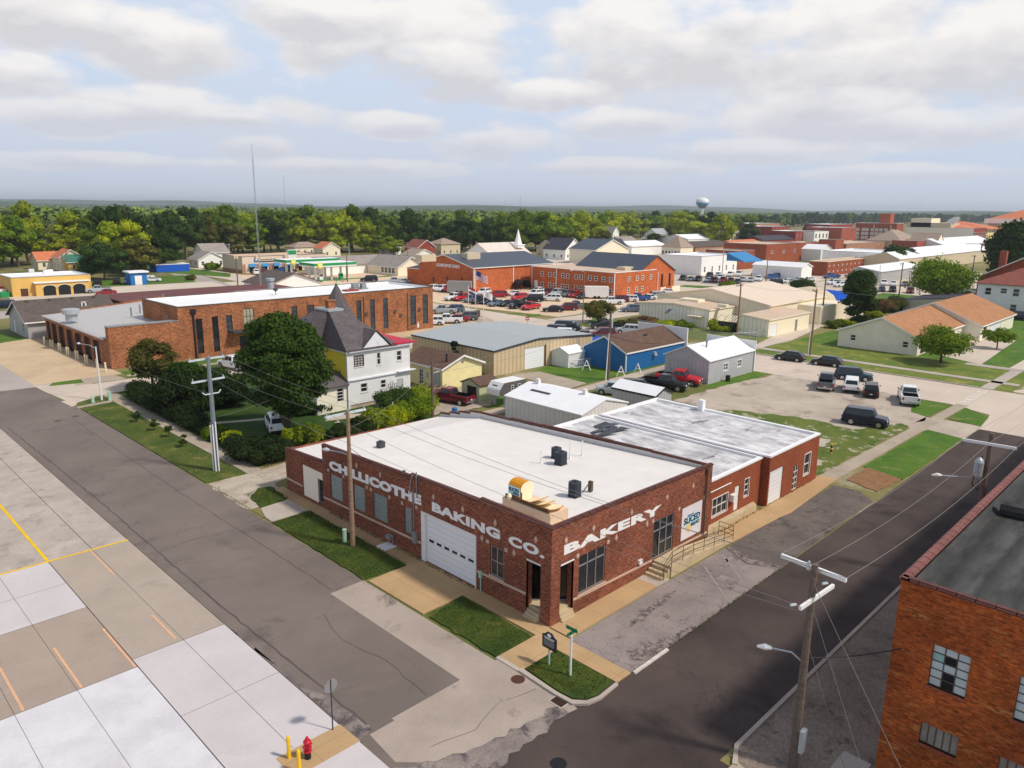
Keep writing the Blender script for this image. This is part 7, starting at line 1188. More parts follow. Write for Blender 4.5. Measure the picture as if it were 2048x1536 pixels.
leafmat('leaf_mid',C(98,128,22)); leafmat('leaf_bright',C(146,166,24)); leafmat('leaf_dark',C(52,80,26)); leafmat('leaf_olive',C(92,98,44)); leafmat('leaf_deep',C(30,52,20),.3); leafmat('leaf_yellow',C(118,142,34),.3); leafmat('leaf_rust',C(104,84,60),.3); leafmat('leaf_blue',C(58,84,52),.3); leafmat('leaf_hedge',C(40,60,22),.35); leafmat('leaf_wood',C(62,86,30),.45,rndv=.1)
paint('bark',C(100,84,68),.9,.4,6.); paint('bark_pale',C(150,136,120),.9,.3,6.)
def sphere_pts(n,r): 
    v=r.normal(size=(n,3)); return v/np.linalg.norm(v,axis=1,keepdims=True)
def blob_mesh(name,blobs,nleaf,leaf,seed,core=.80,jit=.18,flatten=0.):
    """crown: leaf faces gathered on many small boughs, with a rough inner mass"""
    r=np.random.default_rng(seed); V=[];Fc=[]; wts=np.array([b[3]*b[4] for b in blobs]); wts=wts/wts.sum(); k=0
    for b,w_ in zip(blobs,wts):
        n=max(6,int(nleaf*w_)); d=sphere_pts(n,r); d[:,2]=np.where(d[:,2]<-.35,-d[:,2],d[:,2]); rad=1+r.normal(0,jit,(n,1)); c=np.array(b[:3])+d*np.array([b[3],b[3],b[4]])*rad
        nr=d+r.normal(0,.55,(n,3)); nr/=np.linalg.norm(nr,axis=1,keepdims=True); a=np.cross(nr,r.normal(size=(n,3))); a/=np.linalg.norm(a,axis=1,keepdims=True); q=np.cross(nr,a); s=leaf*r.uniform(.55,1.25,(n,1)); e=r.uniform(.5,.95,(n,1))
        P=np.stack([c-a*s,c-q*s*e,c+a*s,c+q*s*e],1).reshape(-1,3); V.append(P); Fc.append(np.arange(k,k+4*n).reshape(-1,4)); k+=4*n
        if core:
            nu,nv=9,6; th=np.linspace(0,2*np.pi,nu,endpoint=False); ph=np.linspace(-1.3,1.5,nv); pts=[]
            for p_ in ph:
                for t_ in th: m_=core*(1+r.uniform(-.18,.12)); pts.append([b[0]+b[3]*m_*math.cos(p_)*math.cos(t_),b[1]+b[3]*m_*math.cos(p_)*math.sin(t_),b[2]+b[4]*m_*math.sin(p_)])
            V.append(np.array(pts)); fs=[[k+i*nu+j,k+i*nu+(j+1)%nu,k+(i+1)*nu+(j+1)%nu,k+(i+1)*nu+j] for i in range(nv-1) for j in range(nu)]; Fc.append(np.array(fs)); k+=len(pts)
    V=np.concatenate(V); Fc=np.concatenate(Fc); me=bpy.data.meshes.new(name); me.vertices.add(len(V)); me.vertices.foreach_set('co',V.ravel()); me.loops.add(Fc.size); me.loops.foreach_set('vertex_index',Fc.ravel().astype(np.int32)); me.polygons.add(len(Fc)); me.polygons.foreach_set('loop_start',np.arange(0,Fc.size,4,dtype=np.int32)); me.polygons.foreach_set('loop_total',np.full(len(Fc),4,dtype=np.int32)); me.update(); me.validate(); return me
def crown_blobs(rx,h0,h1,n,seed,shape='round',bs=.34):
    r=random.Random(seed); o=[]; H=(h1-h0)/2; cz=(h0+h1)/2
    for i in range(n):
        for _ in range(50):
            u=r.uniform(-1,1); a=r.uniform(0,2*math.pi); q=math.sqrt(r.random())
            if shape=='round': lim=math.sqrt(max(0,1-u*u))
            elif shape=='cone': lim=(1-(u+1)/2)**.8
            elif shape=='oval': lim=math.sqrt(max(0,1-u*u))*(1.05-.35*u)*.85
            elif shape=='spread': lim=math.sqrt(max(0,1-(u*.9)**2))*(.7+.3*u)
            if lim>.12: break
        q=q*.35+.55*r.random()**.4; s=bs*r.uniform(.7,1.25); o.append((rx*lim*q*math.cos(a),rx*lim*q*math.sin(a),cz+H*u*.82,rx*s,rx*s*r.uniform(.62,.9)))
    return o
def trunk_mesh(h,r0,seed,branch=5,top=.75):
    r=random.Random(seed); b=MB(); b.tube([(0,0,-.1),(r.uniform(-.1,.1),r.uniform(-.1,.1),h*.4),(r.uniform(-.3,.3),r.uniform(-.3,.3),h*top)],[r0*1.25,r0*.85,r0*.3],7)
    for i in range(branch):
        z=h*r.uniform(.25,.5); a=r.uniform(0,6.28); L=h*r.uniform(.22,.36); b.tube([(0,0,z),(L*.5*math.cos(a),L*.5*math.sin(a),z+L*.55),(L*math.cos(a),L*math.sin(a),z+L*1.1)],[r0*.5,r0*.33,r0*.14],5)
    return b
def place(me,mat,par,name='crown',s=(1,1,1),rz=0.,z=0):
    o=bpy.data.objects.new(name,me); COL.objects.link(o); o.parent=par; o.scale=s; o.rotation_euler=(0,0,rz); o.location=(0,0,z)
    if not me.materials: me.materials.append(MATS[mat])
    o.material_slots[0].link='OBJECT'; o.material_slots[0].material=MATS[mat]; return o
def tree(label,x,y,h,rx,mat,h0=None,n=22,nleaf=6000,leaf=.28,shape='round',seed=1,name='tree',tr=.22,bark='bark',core=.78,bs=.34,group=None,cat='tree',branch=5):
    t=thing(name,label,cat,(x,y,0),group=group); h0=h*.25 if h0 is None else h0
    me=blob_mesh('crown',crown_blobs(rx,h0,h,n,seed,shape,bs),nleaf,leaf,seed,core); place(me,mat,t); tm=trunk_mesh(h,tr,seed,branch); tm.obj('trunk',t,bark,local=True,smooth=True); return t
def at(f,bx_,by_,tx,ty): g=G(f(bx_,by_)); return g[0],g[1],HG(f(bx_,by_),f(tx,ty))
# trees of the block and the near streets
g_=G(Z6(690,1235)); hh=HG(Z6(690,1235),Z6(620,250)); tree('large dense dark green tree in front of the old house','x' and g_[0]+.1,g_[1]+.1,hh-.4,4.5,'leaf_dark',h0=1.4,n=85,nleaf=46000,leaf=.17,shape='round',seed=11,name='garden_tree',tr=.42,core=.66,bs=.26)
x,y,h=at(S1,1120,505,1080,165); tree('small brownish green tree with thin trunk at the street corner',x,y,h,3.1,'leaf_olive',h0=h*.25,n=26,nleaf=9000,leaf=.15,seed=12,name='street_tree',tr=.14,core=.5)
for i,(bx_,by_,ty,rx,l,m) in enumerate([(1390,590,330,2.8,'dark bushy small tree right of the corner tree','leaf_dark'),(1330,700,440,3.4,'broad dark shrub tree inside the garden corner','leaf_hedge'),(1560,560,380,3.0,'dark tree behind the grey steel pole','leaf_dark'),(1650,640,470,2.4,'small dark fir shape on the lawn behind the steel pole','leaf_deep')]):
    x,y,h=at(S1,bx_,by_,bx_,ty); tree(l,x,y,max(h,2.6),rx,m,h0=.2,n=22,nleaf=8000,leaf=.16,seed=20+i,name='garden_tree',tr=.12,core=.75)
def shrub(label,f,bx_,by_,w_,h,mat,seed,group=None,n=9,nleaf=2600,leaf=.12,name='shrub',dy=1.,rz=0):
    g=G(f(bx_,by_)); t=thing(name,label,'shrub',(g[0],g[1],0),rz,group=group); bl=[]; r=random.Random(seed)
    for i in range(n): bl.append((r.uniform(-1,1)*w_*.6,r.uniform(-1,1)*w_*.6*dy,h*r.uniform(.3,.62),w_*r.uniform(.35,.55),h*r.uniform(.3,.42)))
    me=blob_mesh('foliage',bl,nleaf,leaf,seed,.85,.1); place(me,mat,t,'foliage'); b=MB(); b.tube([(0,0,0),(0,0,h*.5)],.05,5); b.obj('stem',t,'bark',local=True); return t
HG_='shrubs round the old house garden'
SH=[('wide black green hedge mound at the garden corner by the gravel',Z6,500,1440,2.6,2.0,'leaf_hedge'),('clipped round light green bush by the sidewalk hedge',Z6,140,1280,1.2,1.5,'leaf_mid'),('second clipped light green bush right of the first',Z6,255,1320,1.3,1.4,'leaf_bright'),('yellow green shrub with upright shoots behind the bakery end',Z6,880,1325,1.5,2.1,'leaf_yellow'),('small yellow green shrub left of the upright one',Z6,720,1320,1.0,1.7,'leaf_bright'),
 ('dark low shrub left of the garden hedge gap',Z6,1015,1290,.8,1.2,'leaf_hedge'),('dark hedge part right of the garden statue',Z6,1150,1260,1.5,1.2,'leaf_hedge'),('round dark shrub left of the yellow one',Z6,1300,1220,1.2,1.6,'leaf_hedge'),('bright yellow shrub above the bakery roof edge',Z6,1420,1190,1.8,2.4,'leaf_yellow'),('green shrub just right of the bright yellow one',Z6,1540,1180,1.5,2.3,'leaf_bright'),
 ('broad dark green shrub against the white house wall',Z6,1580,1050,2.8,2.4,'leaf_dark'),('light green shrub beside the dark garden pole',Z6,1790,1060,1.9,2.9,'leaf_yellow'),('green shrub below the light one at the roof edge',Z6,1680,1120,2.0,2.3,'leaf_mid'),('dark purple green bush below the house porch',Z6,960,1060,1.4,1.5,'leaf_deep'),('dark bush between porch and big tree',Z6,830,1080,1.6,1.3,'leaf_hedge')]
for i,(l,f,x,y,w_,h,m) in enumerate(SH): shrub(l,f,x,y,w_,h,m,40+i,group=HG_,n=12,nleaf=4500,leaf=.11)
# the hedge along the garden side of the north walk
t=thing('garden_hedge','long dark hedge with gaps along the garden sidewalk','hedge',(28.9,60,0)); r=random.Random(5)
for (ya,yb,wd,hh) in ((60.6,66.0,1.0,1.3),(66.5,72.5,.9,1.0),(74.0,83.0,1.5,1.6),(83.0,91.0,1.6,2.0)):
    bl=[]; y=ya
    while y<yb: bl.append((r.uniform(-.1,.6),y-60,hh*.5,wd*r.uniform(.6,.9),hh*r.uniform(.45,.62))); y+=.65
    me=blob_mesh('foliage',bl,int((yb-ya)*900),.11,int(ya),.9,.08); place(me,'leaf_hedge',t,'foliage')
# saplings in the verge, conifer top, fence tree, lawn trees
for i,(x,y,ty) in enumerate(((1130,810,720),(1240,860,815),(1355,935,865),(1000,750,725))):
    gx,gy,h=at(S1,x,y,x,ty); tree(['second','third','nearest and fullest','farthest and thinnest'][i]+' of the saplings in the street verge',gx,gy,max(h,1.2),.5,'leaf_dark',h0=.3,n=7,nleaf=500,leaf=.09,seed=60+i,name='sapling',tr=.03,core=.4,group='saplings in the verge')
x,y,h=at(Z7,140,720,140,515); tree('small dark pine top between yellow garage and beige wall',69.0-1.6,78.5,4.3,1.0,'leaf_deep',h0=.4,n=16,nleaf=2600,leaf=.12,shape='cone',seed=70,name='pine_tree',tr=.1)
x,y,h=at(Z3,1585,1060,1580,890); tree('rounded brown green tree beside the street lamp at the fenced garden',x,y,h,3.2,'leaf_olive',h0=h*.2,n=24,nleaf=7000,leaf=.17,seed=71,name='street_tree',tr=.16,core=.5)
x,y,h=at(Z5,1380,1385,1390,1135); tree('round crowned lawn tree in front of the tan house',x,y,h,4.2,'leaf_mid',h0=h*.32,n=30,nleaf=11000,leaf=.16,seed=72,name='lawn_tree',tr=.17,core=.45)
x,y,h=at(Z5,1830,1270,1835,1120); tree('little young tree on the far right lawn',x,y,h,2.4,'leaf_mid',h0=h*.35,n=14,nleaf=3000,leaf=.16,seed=73,name='lawn_tree',tr=.1,core=.4)
x,y,h=at(Z5,705,1075,745,645); tree('tall pointed dark green tree right of the blue canopy',x,y,h,3.7,'leaf_dark',h0=1.2,n=44,nleaf=15000,leaf=.22,shape='oval',seed=74,name='pointed_tree',tr=.25,core=.75)
x,y,h=at(Z5,1360,930,1390,620); tree('broad loose green tree above the grey stucco garage',x,y,h,8.2,'leaf_mid',h0=h*.28,n=44,nleaf=16000,leaf=.28,seed=75,name='broad_tree',tr=.35,core=.45,shape='spread')
x,y,h=at(Z5,985,648,985,470); tree('left one of two dark pointed trees before the brown roofs',x,y,h,7.5,'leaf_dark',h0=1,n=30,nleaf=7000,leaf=.5,shape='cone',seed=76,name='pointed_tree',tr=.4); x,y,h=at(Z5,1085,635,1080,470); tree('right one of two dark pointed trees before the brown roofs',x,y,h,6.8,'leaf_blue',h0=1,n=30,nleaf=7000,leaf=.5,shape='cone',seed=77,name='pointed_tree',tr=.4)
d=ray(*Z5(2020,420)); k=262/math.hypot(d[0],d[1]); tree('huge dark tree cut off by the right edge of the photo',d[0]*k,d[1]*k,19.0,8.5,'leaf_dark',h0=2,n=50,nleaf=16000,leaf=.5,seed=78,name='large_tree',tr=.6)
for i,(x,y,w_,h,m,l) in enumerate([(520,1105,1.5,1.5,'leaf_mid','left clipped ball bush by the tan house drive'),(565,1090,1.4,1.5,'leaf_mid','middle clipped ball bush by the tan house drive'),(640,1095,1.6,1.5,'leaf_bright','right clipped ball bush by the tan house drive'),(740,1070,2.2,1.8,'leaf_dark','spreading dark shrub at the foot of the tall tree'),(840,1030,2,2.0,'leaf_bright','light shrub above the tan roof edge'),(900,985,3.2,3.2,'leaf_rust','purple brown bush behind the tan roof'),(980,975,3.2,3.2,'leaf_olive','olive green big bush behind the tan roof'),(1020,960,3,3.4,'leaf_dark','dark big bush at the grey garage wall')]): shrub(l,Z5,x,y,w_,h,m,80+i,n=9,nleaf=2500,leaf=.16,group='shrubs by the tan house')
for i,(x,y,w_,h,m,l) in enumerate([(235,1090,2.2,1.3,'leaf_olive','leftmost garden bush along the works wall'),(400,1085,2.4,1.9,'leaf_rust','brown bush along the works wall'),(530,1100,2.4,1.6,'leaf_bright','bright bush along the works wall'),(660,1110,2.2,1.6,'leaf_mid','green bush left of the works door'),(890,1130,1.3,2.2,'leaf_bright','upright palm like plant right of the works door'),(960,1140,1.6,1.3,'leaf_bright','low bush before the greenhouse'),(1140,1140,2.0,2.2,'leaf_dark','dark bush right of the greenhouse'),(1030,795,3.5,2.6,'leaf_mid','round bush behind the beige warehouse roof'),(1610,800,4,3.4,'leaf_dark','wide green bush left of the dome tent'),(440,1040,2.5,1.5,'leaf_dark','dark bushes behind the fence corner')]): shrub(l,Z4,x,y,w_,h,m,95+i,n=9,nleaf=2200,leaf=.16,group='shrubs of the works garden')
shrub('green shrub at the porch of the white bungalow',Z1,1690,640,3,2.5,'leaf_mid',120,nleaf=1200,leaf=.3); shrub('reddish bush at the fuel station entrance',Z1,1540,720,2,1.6,'leaf_olive',121,nleaf=900,leaf=.25)
# ---------------------------------------------------------------- the wooded belt: every tree its own object, shared crowns
PC=[blob_mesh('crown_form',crown_blobs(1.,-.05,1.9,20,200+i,['round','oval','round','spread','oval','round'][i%6],.34),1900,.07,200+i,.84,.15) for i in range(9)]
TM=[]
for i in range(3): b=trunk_mesh(1.0,.022,300+i,4,.7); o=b.obj('trunk_form',None,'bark'); TM.append(o.data); bpy.data.objects.remove(o)
bare=[]
for i in range(2):
    r=random.Random(400+i); b=MB(); b.tube([(0,0,0),(0,0,.45),(.03,0,.7)],[.028,.02,.01],5)
    for k in range(60):
        z=r.uniform(.25,.8); a=r.uniform(0,6.28); L=r.uniform(.12,.34); e=r.uniform(.6,1.3); p=(L*.5*math.cos(a),L*.5*math.sin(a),z+L*.5*e); q=(L*math.cos(a+.3),L*math.sin(a+.3),z+L*e); b.tube([(0,0,z*.9),p,q],[.009,.006,.002],4)
        for m in range(3): c_=a+r.uniform(-1,1); b.tube([p,(p[0]+.12*math.cos(c_),p[1]+.12*math.sin(c_),p[2]+r.uniform(.05,.16))],[.004,.0015],3)
    o=b.obj('bare_form',None,'bark_pale'); bare.append(o.data); bpy.data.objects.remove(o)
WCOL={'leaf_mid':'mid green','leaf_bright':'light yellow green','leaf_dark':'dark green','leaf_olive':'olive brown green','leaf_blue':'blue green','leaf_rust':'brownish','leaf_yellow':'bright yellow green'}
OCC=[(o.location.x,o.location.y) for o in COL.objects if o.parent is None and o.get('category') in ('house','building','church','hall')]
BOX=[]
for o in list(COL.objects):
    if o.parent is not None and o.name.split('.')[0]=='wall' and o.type=='MESH':
        p=o.parent.location; v=[(c[0]+p.x,c[1]+p.y) for c in o.bound_box]; BOX.append((min(q[0] for q in v),min(q[1] for q in v),max(q[0] for q in v),max(q[1] for q in v)))
def free(x,y,m): return all(not(b[0]-m<x<b[2]+m and b[1]-m<y<b[3]+m) for b in BOX)
def pixel(x,y,z): q=CM@np.array([x,y,z-HC]); return 1024+F*q[0]/q[2],768+F*q[1]/q[2]
NT=[0]; WT_=[]
def wood_tree(x,y,h,w_,mat,seed,label=None,row='belt'):
    r=random.Random(seed); t=thing('wood_tree',label,'tree',(x,y,0),r.uniform(0,6.28),group=f'{WCOL[mat]} trees of the wooded {row}'); WT_.append((t,mat,row,label)); zb=h*r.uniform(.16,.24); s=(h-zb)/1.9
    place(PC[seed%9],mat,t,'crown',(w_,w_*r.uniform(.85,1.1),s),0,zb); me=TM[seed%3]; o=bpy.data.objects.new('trunk',me); COL.objects.link(o); o.parent=t; o.scale=(h,h,h); NT[0]+=1
    return t
FR=[(-60,545),(0,538),(60,530),(150,530),(180,548),(260,548),(330,540),(380,520),(440,512),(560,508),(700,505),(800,508),(880,512),(950,505),(1050,503),(1130,500),(1200,492),(1255,476),(1310,474),(1380,480),(1440,484),(1500,470),(1555,456),(1620,452),(1750,449),(1900,447),(2110,447)]
def front(px): return float(np.interp(px,[p[0] for p in FR],[p[1] for p in FR]))
r=random.Random(77)
rows=6; 
for row in range(rows):
    px=-60.
    while px<2110:
        yb=front(px); d0=abs(HC/ (ray(px,yb)[2])*math.hypot(*ray(px,yb)[:2])); d=d0+row*11+r.uniform(-4,4)+(row**2)*2.0
        dd=ray(px,yb); k=d/math.hypot(dd[0],dd[1]); x,y=dd[0]*k,dd[1]*k; w_=r.choice((1,1,1.25))*r.uniform(5.0,7.8); st=w_*1.32*F/d*(1.0 if row<2 else 1.3)
        if NT[0]<282 and free(x,y,w_*.75):
            h=r.uniform(15.5,22.5) if row else r.uniform(11,18); 
            if px>1540: h=r.uniform(15,22.5)
            tone=math.sin(px*.011+row)+r.uniform(-.9,.9); m='leaf_bright' if tone>.35 else ('leaf_mid' if tone>-.65 else ('leaf_dark' if tone>-1.4 else r.choice(['leaf_olive','leaf_blue'])))
            if px>1540: m=r.choice(['leaf_dark','leaf_blue','leaf_dark','leaf_mid'])
            wood_tree(x,y,h,max(w_,h*.40),m,r.randrange(10000),row=['front','front','middle','middle','back','back'][row])
        px+=max(st,9)
# landmark trees of the belt
for (f,bx_,by_,ty,w_,m,l) in [(Z2,1400,520,360,8,'leaf_yellow','left of two bright yellow green trees above the clinic'),(Z2,1550,520,370,8.5,'leaf_yellow','right of two bright yellow green trees above the clinic'),(Z3,640,480,350,9,'leaf_rust','brown leaved tree above the brick hall roof'),(Z4,960,470,200,12,'leaf_bright','big light green tree right of the water tower'),(Z4,640,420,170,13,'leaf_bright','big yellow green tree left of the water tower'),(Z4,1190,440,270,10,'leaf_dark','dark tree before the first brick hotel'),(Z4,1650,380,270,6,'leaf_blue','dark tree standing between the brick blocks'),(Z1,830,720,430,9,'leaf_dark','dark round tree at the kiosk, left'),(Z1,1120,690,390,10,'leaf_olive','tall olive tree behind the kiosk'),(Z1,1300,650,340,11,'leaf_dark','broad dark tree above the long blue wall'),(Z3,1620,470,330,9,'leaf_olive','olive tree left of the tall white house'),(Z4,420,470,350,9,'leaf_dark','dark tree on the green slope'),(Z4,740,430,330,9,'leaf_dark','dark tree behind the white roofed store'),(Z1,700,710,560,6,'leaf_mid','green tree right of the green roof'),(Z3,1180,490,180,15,'leaf_mid','huge green tree crown behind the steeple')]:
    g=G(f(bx_,by_)); h=HG(f(bx_,by_),f(bx_,ty)); wood_tree(g[0],g[1],min(h,24),w_*.8,m,r.randrange(9999),label=l)
for i,(f,bx_,by_,ty,l) in enumerate([(Z1,390,500,270,'leftmost leafless grey tree above the orange roofs'),(Z1,720,560,260,'pinkish leafless tree in the middle of the left wood'),(Z1,880,520,240,'tall leafless tree with wide branches in the left wood'),(Z1,600,470,250,'leafless tree between the bare ones of the left wood'),(Z3,740,440,270,'pale leafless tree behind the chapel roof'),(Z1,1700,480,370,'small leafless tree near the lattice mast')]):
    g=G(f(bx_,by_)); h=HG(f(bx_,by_),f(bx_,ty)); t=thing('bare_tree',l,'tree',(g[0],g[1],0),i*1.1,group='leafless trees in the wood'); o=bpy.data.objects.new('branches',bare[i%2]); COL.objects.link(o); o.parent=t; o.scale=(min(h,20)*1.1,)*2+(min(h,20),)
LM=[(120,'at the far left edge'),(230,'behind the orange roofs'),(330,'behind the small kiosk'),(430,'behind the long blue wall'),(560,'behind the tan shop'),(700,'behind the filling station'),(860,'behind the clinic'),(1000,'behind the church hall'),(1160,'behind the chapel steeple'),(1290,'behind the dormer houses'),(1450,'around the water tower'),(1600,'left of the brick hotels'),(1760,'behind the brick hotels'),(1900,'behind the cream theatre'),(9999,'behind the courthouse')]
ORD=['leftmost','second from left','third from left','fourth from left','fifth from left','sixth from left','seventh from left','eighth from left','ninth from left','tenth from left','eleventh from left','twelfth from left']+[q+' from left' for q in ('thirteenth','fourteenth','fifteenth','sixteenth','seventeenth','eighteenth','nineteenth','twentieth')]+['twenty '+q+' from left' for q in ('first','second','third','fourth','fifth','sixth','seventh','eighth','ninth')]
gr={}
for t,mat,row,l in WT_:
    if l: continue
    px,_=pixel(t.location.x,t.location.y,10); gr.setdefault((next(n for v,n in LM if px<v),mat,row),[]).append((px,t))
for (w_,mat,row),L_ in gr.items():
    L_.sort(key=lambda q:q[0])
    for i,(px,t) in enumerate(L_): tag(t,(f'{ORD[min(i,28)]} of the ' if len(L_)>1 else '')+f'{WCOL[mat]} {row} row '+('trees ' if len(L_)>1 else 'tree ')+w_)
# beyond: one continuous wood to the hills
r2=np.random.default_rng(5); V=[];Fc=[];k=0; cnt=0
def lowcrown(x,y,h,w_,n,r2):
    d=sphere_pts(n,r2); d[:,2]=np.abs(d[:,2]); c=np.array([x,y,h*.45])+d*np.array([w_,w_,h*.55])*(1+r2.normal(0,.10,(n,1))); nr=d+r2.normal(0,.4,(n,3)); nr/=np.linalg.norm(nr,axis=1,keepdims=True); a=np.cross(nr,r2.normal(size=(n,3))); a/=np.linalg.norm(a,axis=1,keepdims=True); q=np.cross(nr,a); s=w_*.21*r2.uniform(.6,1.2,(n,1)); return np.stack([c-a*s,c-q*s,c+a*s,c+q*s],1).reshape(-1,3)
for i in range(5200):
    a=R(r2.uniform(7,84)); px=1024+F*math.tan(a-R(45.12)); yb=front(min(max(px,-60),2110)); dd=ray(px,yb); d0=HC/abs(dd[2])*math.hypot(dd[0],dd[1]); u=r2.random(); d=(d0+95)*(3200/(d0+95))**u
    x,y=math.sin(a)*d,math.cos(a)*d; h=r2.uniform(11,17.5); w_=r2.uniform(5,8)*(1+d/3000); P=lowcrown(x,y,h*(1.08 if r2.random()<.3 else .9),w_,90 if d<1200 else 44,r2); V.append(P); n=len(P)//4; Fc.append(np.arange(k,k+4*n).reshape(-1,4)); k+=4*n
V=np.concatenate(V); Fc=np.concatenate(Fc); me=bpy.data.meshes.new('distant_wood'); me.vertices.add(len(V)); me.vertices.foreach_set('co',V.ravel()); me.loops.add(Fc.size); me.loops.foreach_set('vertex_index',Fc.ravel().astype(np.int32)); me.polygons.add(len(Fc)); me.polygons.foreach_set('loop_start',np.arange(0,Fc.size,4,dtype=np.int32)); me.polygons.foreach_set('loop_total',np.full(len(Fc),4,dtype=np.int32)); me.update()
m,t_,b_=newmat('leaf_distant'); gg=t_.nodes.new('ShaderNodeNewGeometry').outputs['Position']; n=noise(t_,gg,.045,4,.6); n2=noise(t_,gg,.004,4,.6); t_.links.new(mixc(t_,1.,mixc(t_,ramp(t_,n,[(.35,0),(.65,1)]),C(62,92,22),C(132,152,34)),ramp(t_,n2,[(.35,.6),(.65,1.15)]),'MULTIPLY'),b_.inputs['Base Color']); b_.inputs['Roughness'].default_value=.8
me.materials.append(m); o=bpy.data.objects.new('distant_wood',me); COL.objects.link(o); tag(o,'continuous far wood stretching behind the town to the hills','wood',kind='stuff')
# tufts of grass on the near verges
def tufts(name,label,polys,n,s,seed,mat):
    r=np.random.default_rng(seed); V=[]
    for (x0_,y0_,x1_,y1_,z) in polys:
        m=int(n*(x1_-x0_)*(y1_-y0_)); p=np.stack([r.uniform(x0_,x1_,m),r.uniform(y0_,y1_,m),np.full(m,z)],1); a=r.uniform(0,6.28,m); w_=s*r.uniform(.25,.6,m); h=s*r.uniform(.5,1.3,m); dx=np.stack([np.cos(a)*w_,np.sin(a)*w_,0*a],1); tp=p+np.stack([r.normal(0,.4,m)*s,r.normal(0,.4,m)*s,h],1); V.append(np.stack([p-dx,p+dx,tp],1).reshape(-1,3))
    V=np.concatenate(V); n_=len(V)//3; me=bpy.data.meshes.new(name); me.vertices.add(len(V)); me.vertices.foreach_set('co',V.ravel()); me.loops.add(n_*3); me.loops.foreach_set('vertex_index',np.arange(n_*3,dtype=np.int32)); me.polygons.add(n_); me.polygons.foreach_set('loop_start',np.arange(0,n_*3,3,dtype=np.int32)); me.polygons.foreach_set('loop_total',np.full(n_,3,dtype=np.int32)); me.update(); me.materials.append(MATS[mat]); o=bpy.data.objects.new(name,me); COL.objects.link(o); tag(o,label,'grass',kind='stuff')
m,t_,b_=newmat('blade'); gg=t_.nodes.new('ShaderNodeNewGeometry').outputs['Position']; n=noise(t_,gg,.6,5,.65); t_.links.new(mixc(t_,ramp(t_,n,[(.38,0),(.68,1)]),C(48,70,20),C(112,110,44)),b_.inputs['Base Color']); b_.inputs['Roughness'].default_value=.8; b_.inputs['Specular IOR Level'].default_value=.1
tufts('verge_grass','short rough grass growing on the strips before the bakery',[(23.3,35.5,26.4,47.2,.09),(23.45,24.3,26.1,29.9,.09),(23.9,18.95,26.0,22.45,.09),(23.7,20,24.4,22.4,.09),(24.3,50.5,26.5,53.7,.09),(27.15,30.2,27.38,46,.06),(23.28,36,23.45,58,.02),(43.7,24.1,60,24.35,.07),(27.3,18.62,43,18.8,.01)],150,.065,1,'blade'); tufts('street_grass','rough grass on the long verge and the lot edges',[(23.3,58.4,26.5,90.5,.09),(24,8.8,25.4,10,.06)],60,.05,2,'blade')
paint('tarp_navy',C(40,50,110),.6,.1)
# ---------------------------------------------------------------- old brick warehouse at the right
t=thing('old_warehouse','tall old orange brick warehouse with black tar roof and patched windows','warehouse',(29.16,7.95,0))
wn=[(5.30,4.56,6.56,6.27),(2.45,4.56,3.78,6.27),(5.27,2.05,6.57,2.92),(2.65,2.05,3.95,2.92)]; b=MB(); b.wall('W',29.16,-26,7.95,0,8.42,wn,depth=.2); b.poly([(29.16,7.95,0),(29.16,7.95,8.42),(90,7.95,8.42),(90,7.95,0)][::-1]); b.poly([(90,-26,0),(90,7.95,0),(90,7.95,8.42),(90,-26,8.42)]); b.poly([(29.16,-26,0),(90,-26,0),(90,-26,8.42),(29.16,-26,8.42)]); 
for a,c_ in (((29.5,7.6),(90,7.6)),((29.5,-26),(29.5,7.6))): b.poly([(*a,7.9),(*c_,7.9),(*c_,8.42),(*a,8.42)],1)
b.obj('wall',t,('brick_old','roof_tar')); b=MB(); b.poly([(29.5,-26,8.0),(90,-26,8.0),(90,7.6,8.0),(29.5,7.6,8.0)]); b.obj('roof',t,'roof_tar')
b=MB(); b.poly([(29.5,7.25,8.02),(90,7.25,8.02),(90,7.6,8.35),(29.5,7.6,8.35)]); b.tube([(40.5,7.2,8.35),(40.8,4,8.3),(41,-6,8.3)],.35,8); b.obj('roof_flashing',t,'roof_tar')
cp=MB(); cope((29.1,8.42),(90,8.42),'N',7.95); cp.obj('coping',t,'clay_coping_red'); cp=MB(); cope((7.95,8.42),(-26,8.42),'W',29.16); cp.obj('coping',t,'clay_coping')
paint('pane_milk',C(196,206,206),.3,.18,1.4,dirt=C(176,186,190)); paint('pane_board',C(150,140,132),.85,.25,2.,dirt=C(110,100,95)); paint('pane_teal',C(150,190,184),.4,.1)
for wi,o in enumerate(wn):
    u0,z0,u1,z1=o; nr_,nc=(5,3) if wi<2 else (1,5)
    fr=MB()
    for i in range(nc+1): u=u0+(u1-u0)*i/nc; bxp(fr,'W',29.16,u-.02,z0,u+.02,z1,-.14,-.09)
    for i in range(nr_+1): z=z0+(z1-z0)*i/nr_; bxp(fr,'W',29.16,u0,z-.02,u1,z+.02,-.139,-.091)
    w_=fr.obj('window',t,'bronze')
    for i in range(nc):
        for j in range(nr_):
            dark=wi==0 and i==1 and j in (0,1,3); mm='glass' if dark else ('pane_milk' if wi<2 else 'pane_board')
            if wi==0 and (i,j)==(2,3): mm='pane_teal'
            p=MB(); a,b_2=u0+(u1-u0)*i/nc+.02,u0+(u1-u0)*(i+1)/nc-.02; c_,d_=z0+(z1-z0)*j/nr_+.02,z0+(z1-z0)*(j+1)/nr_-.02; x=29.16+.115; p.poly([(x,a,c_),(x,a,d_),(x,b_2,d_),(x,b_2,c_)]); p.obj('pane',w_,mm)
    s=MB(); bxp(s,'W',29.16,u0-.08,z0-.13,u1+.08,z0,-.1,.05); s.obj('sill',w_,'brick_red')
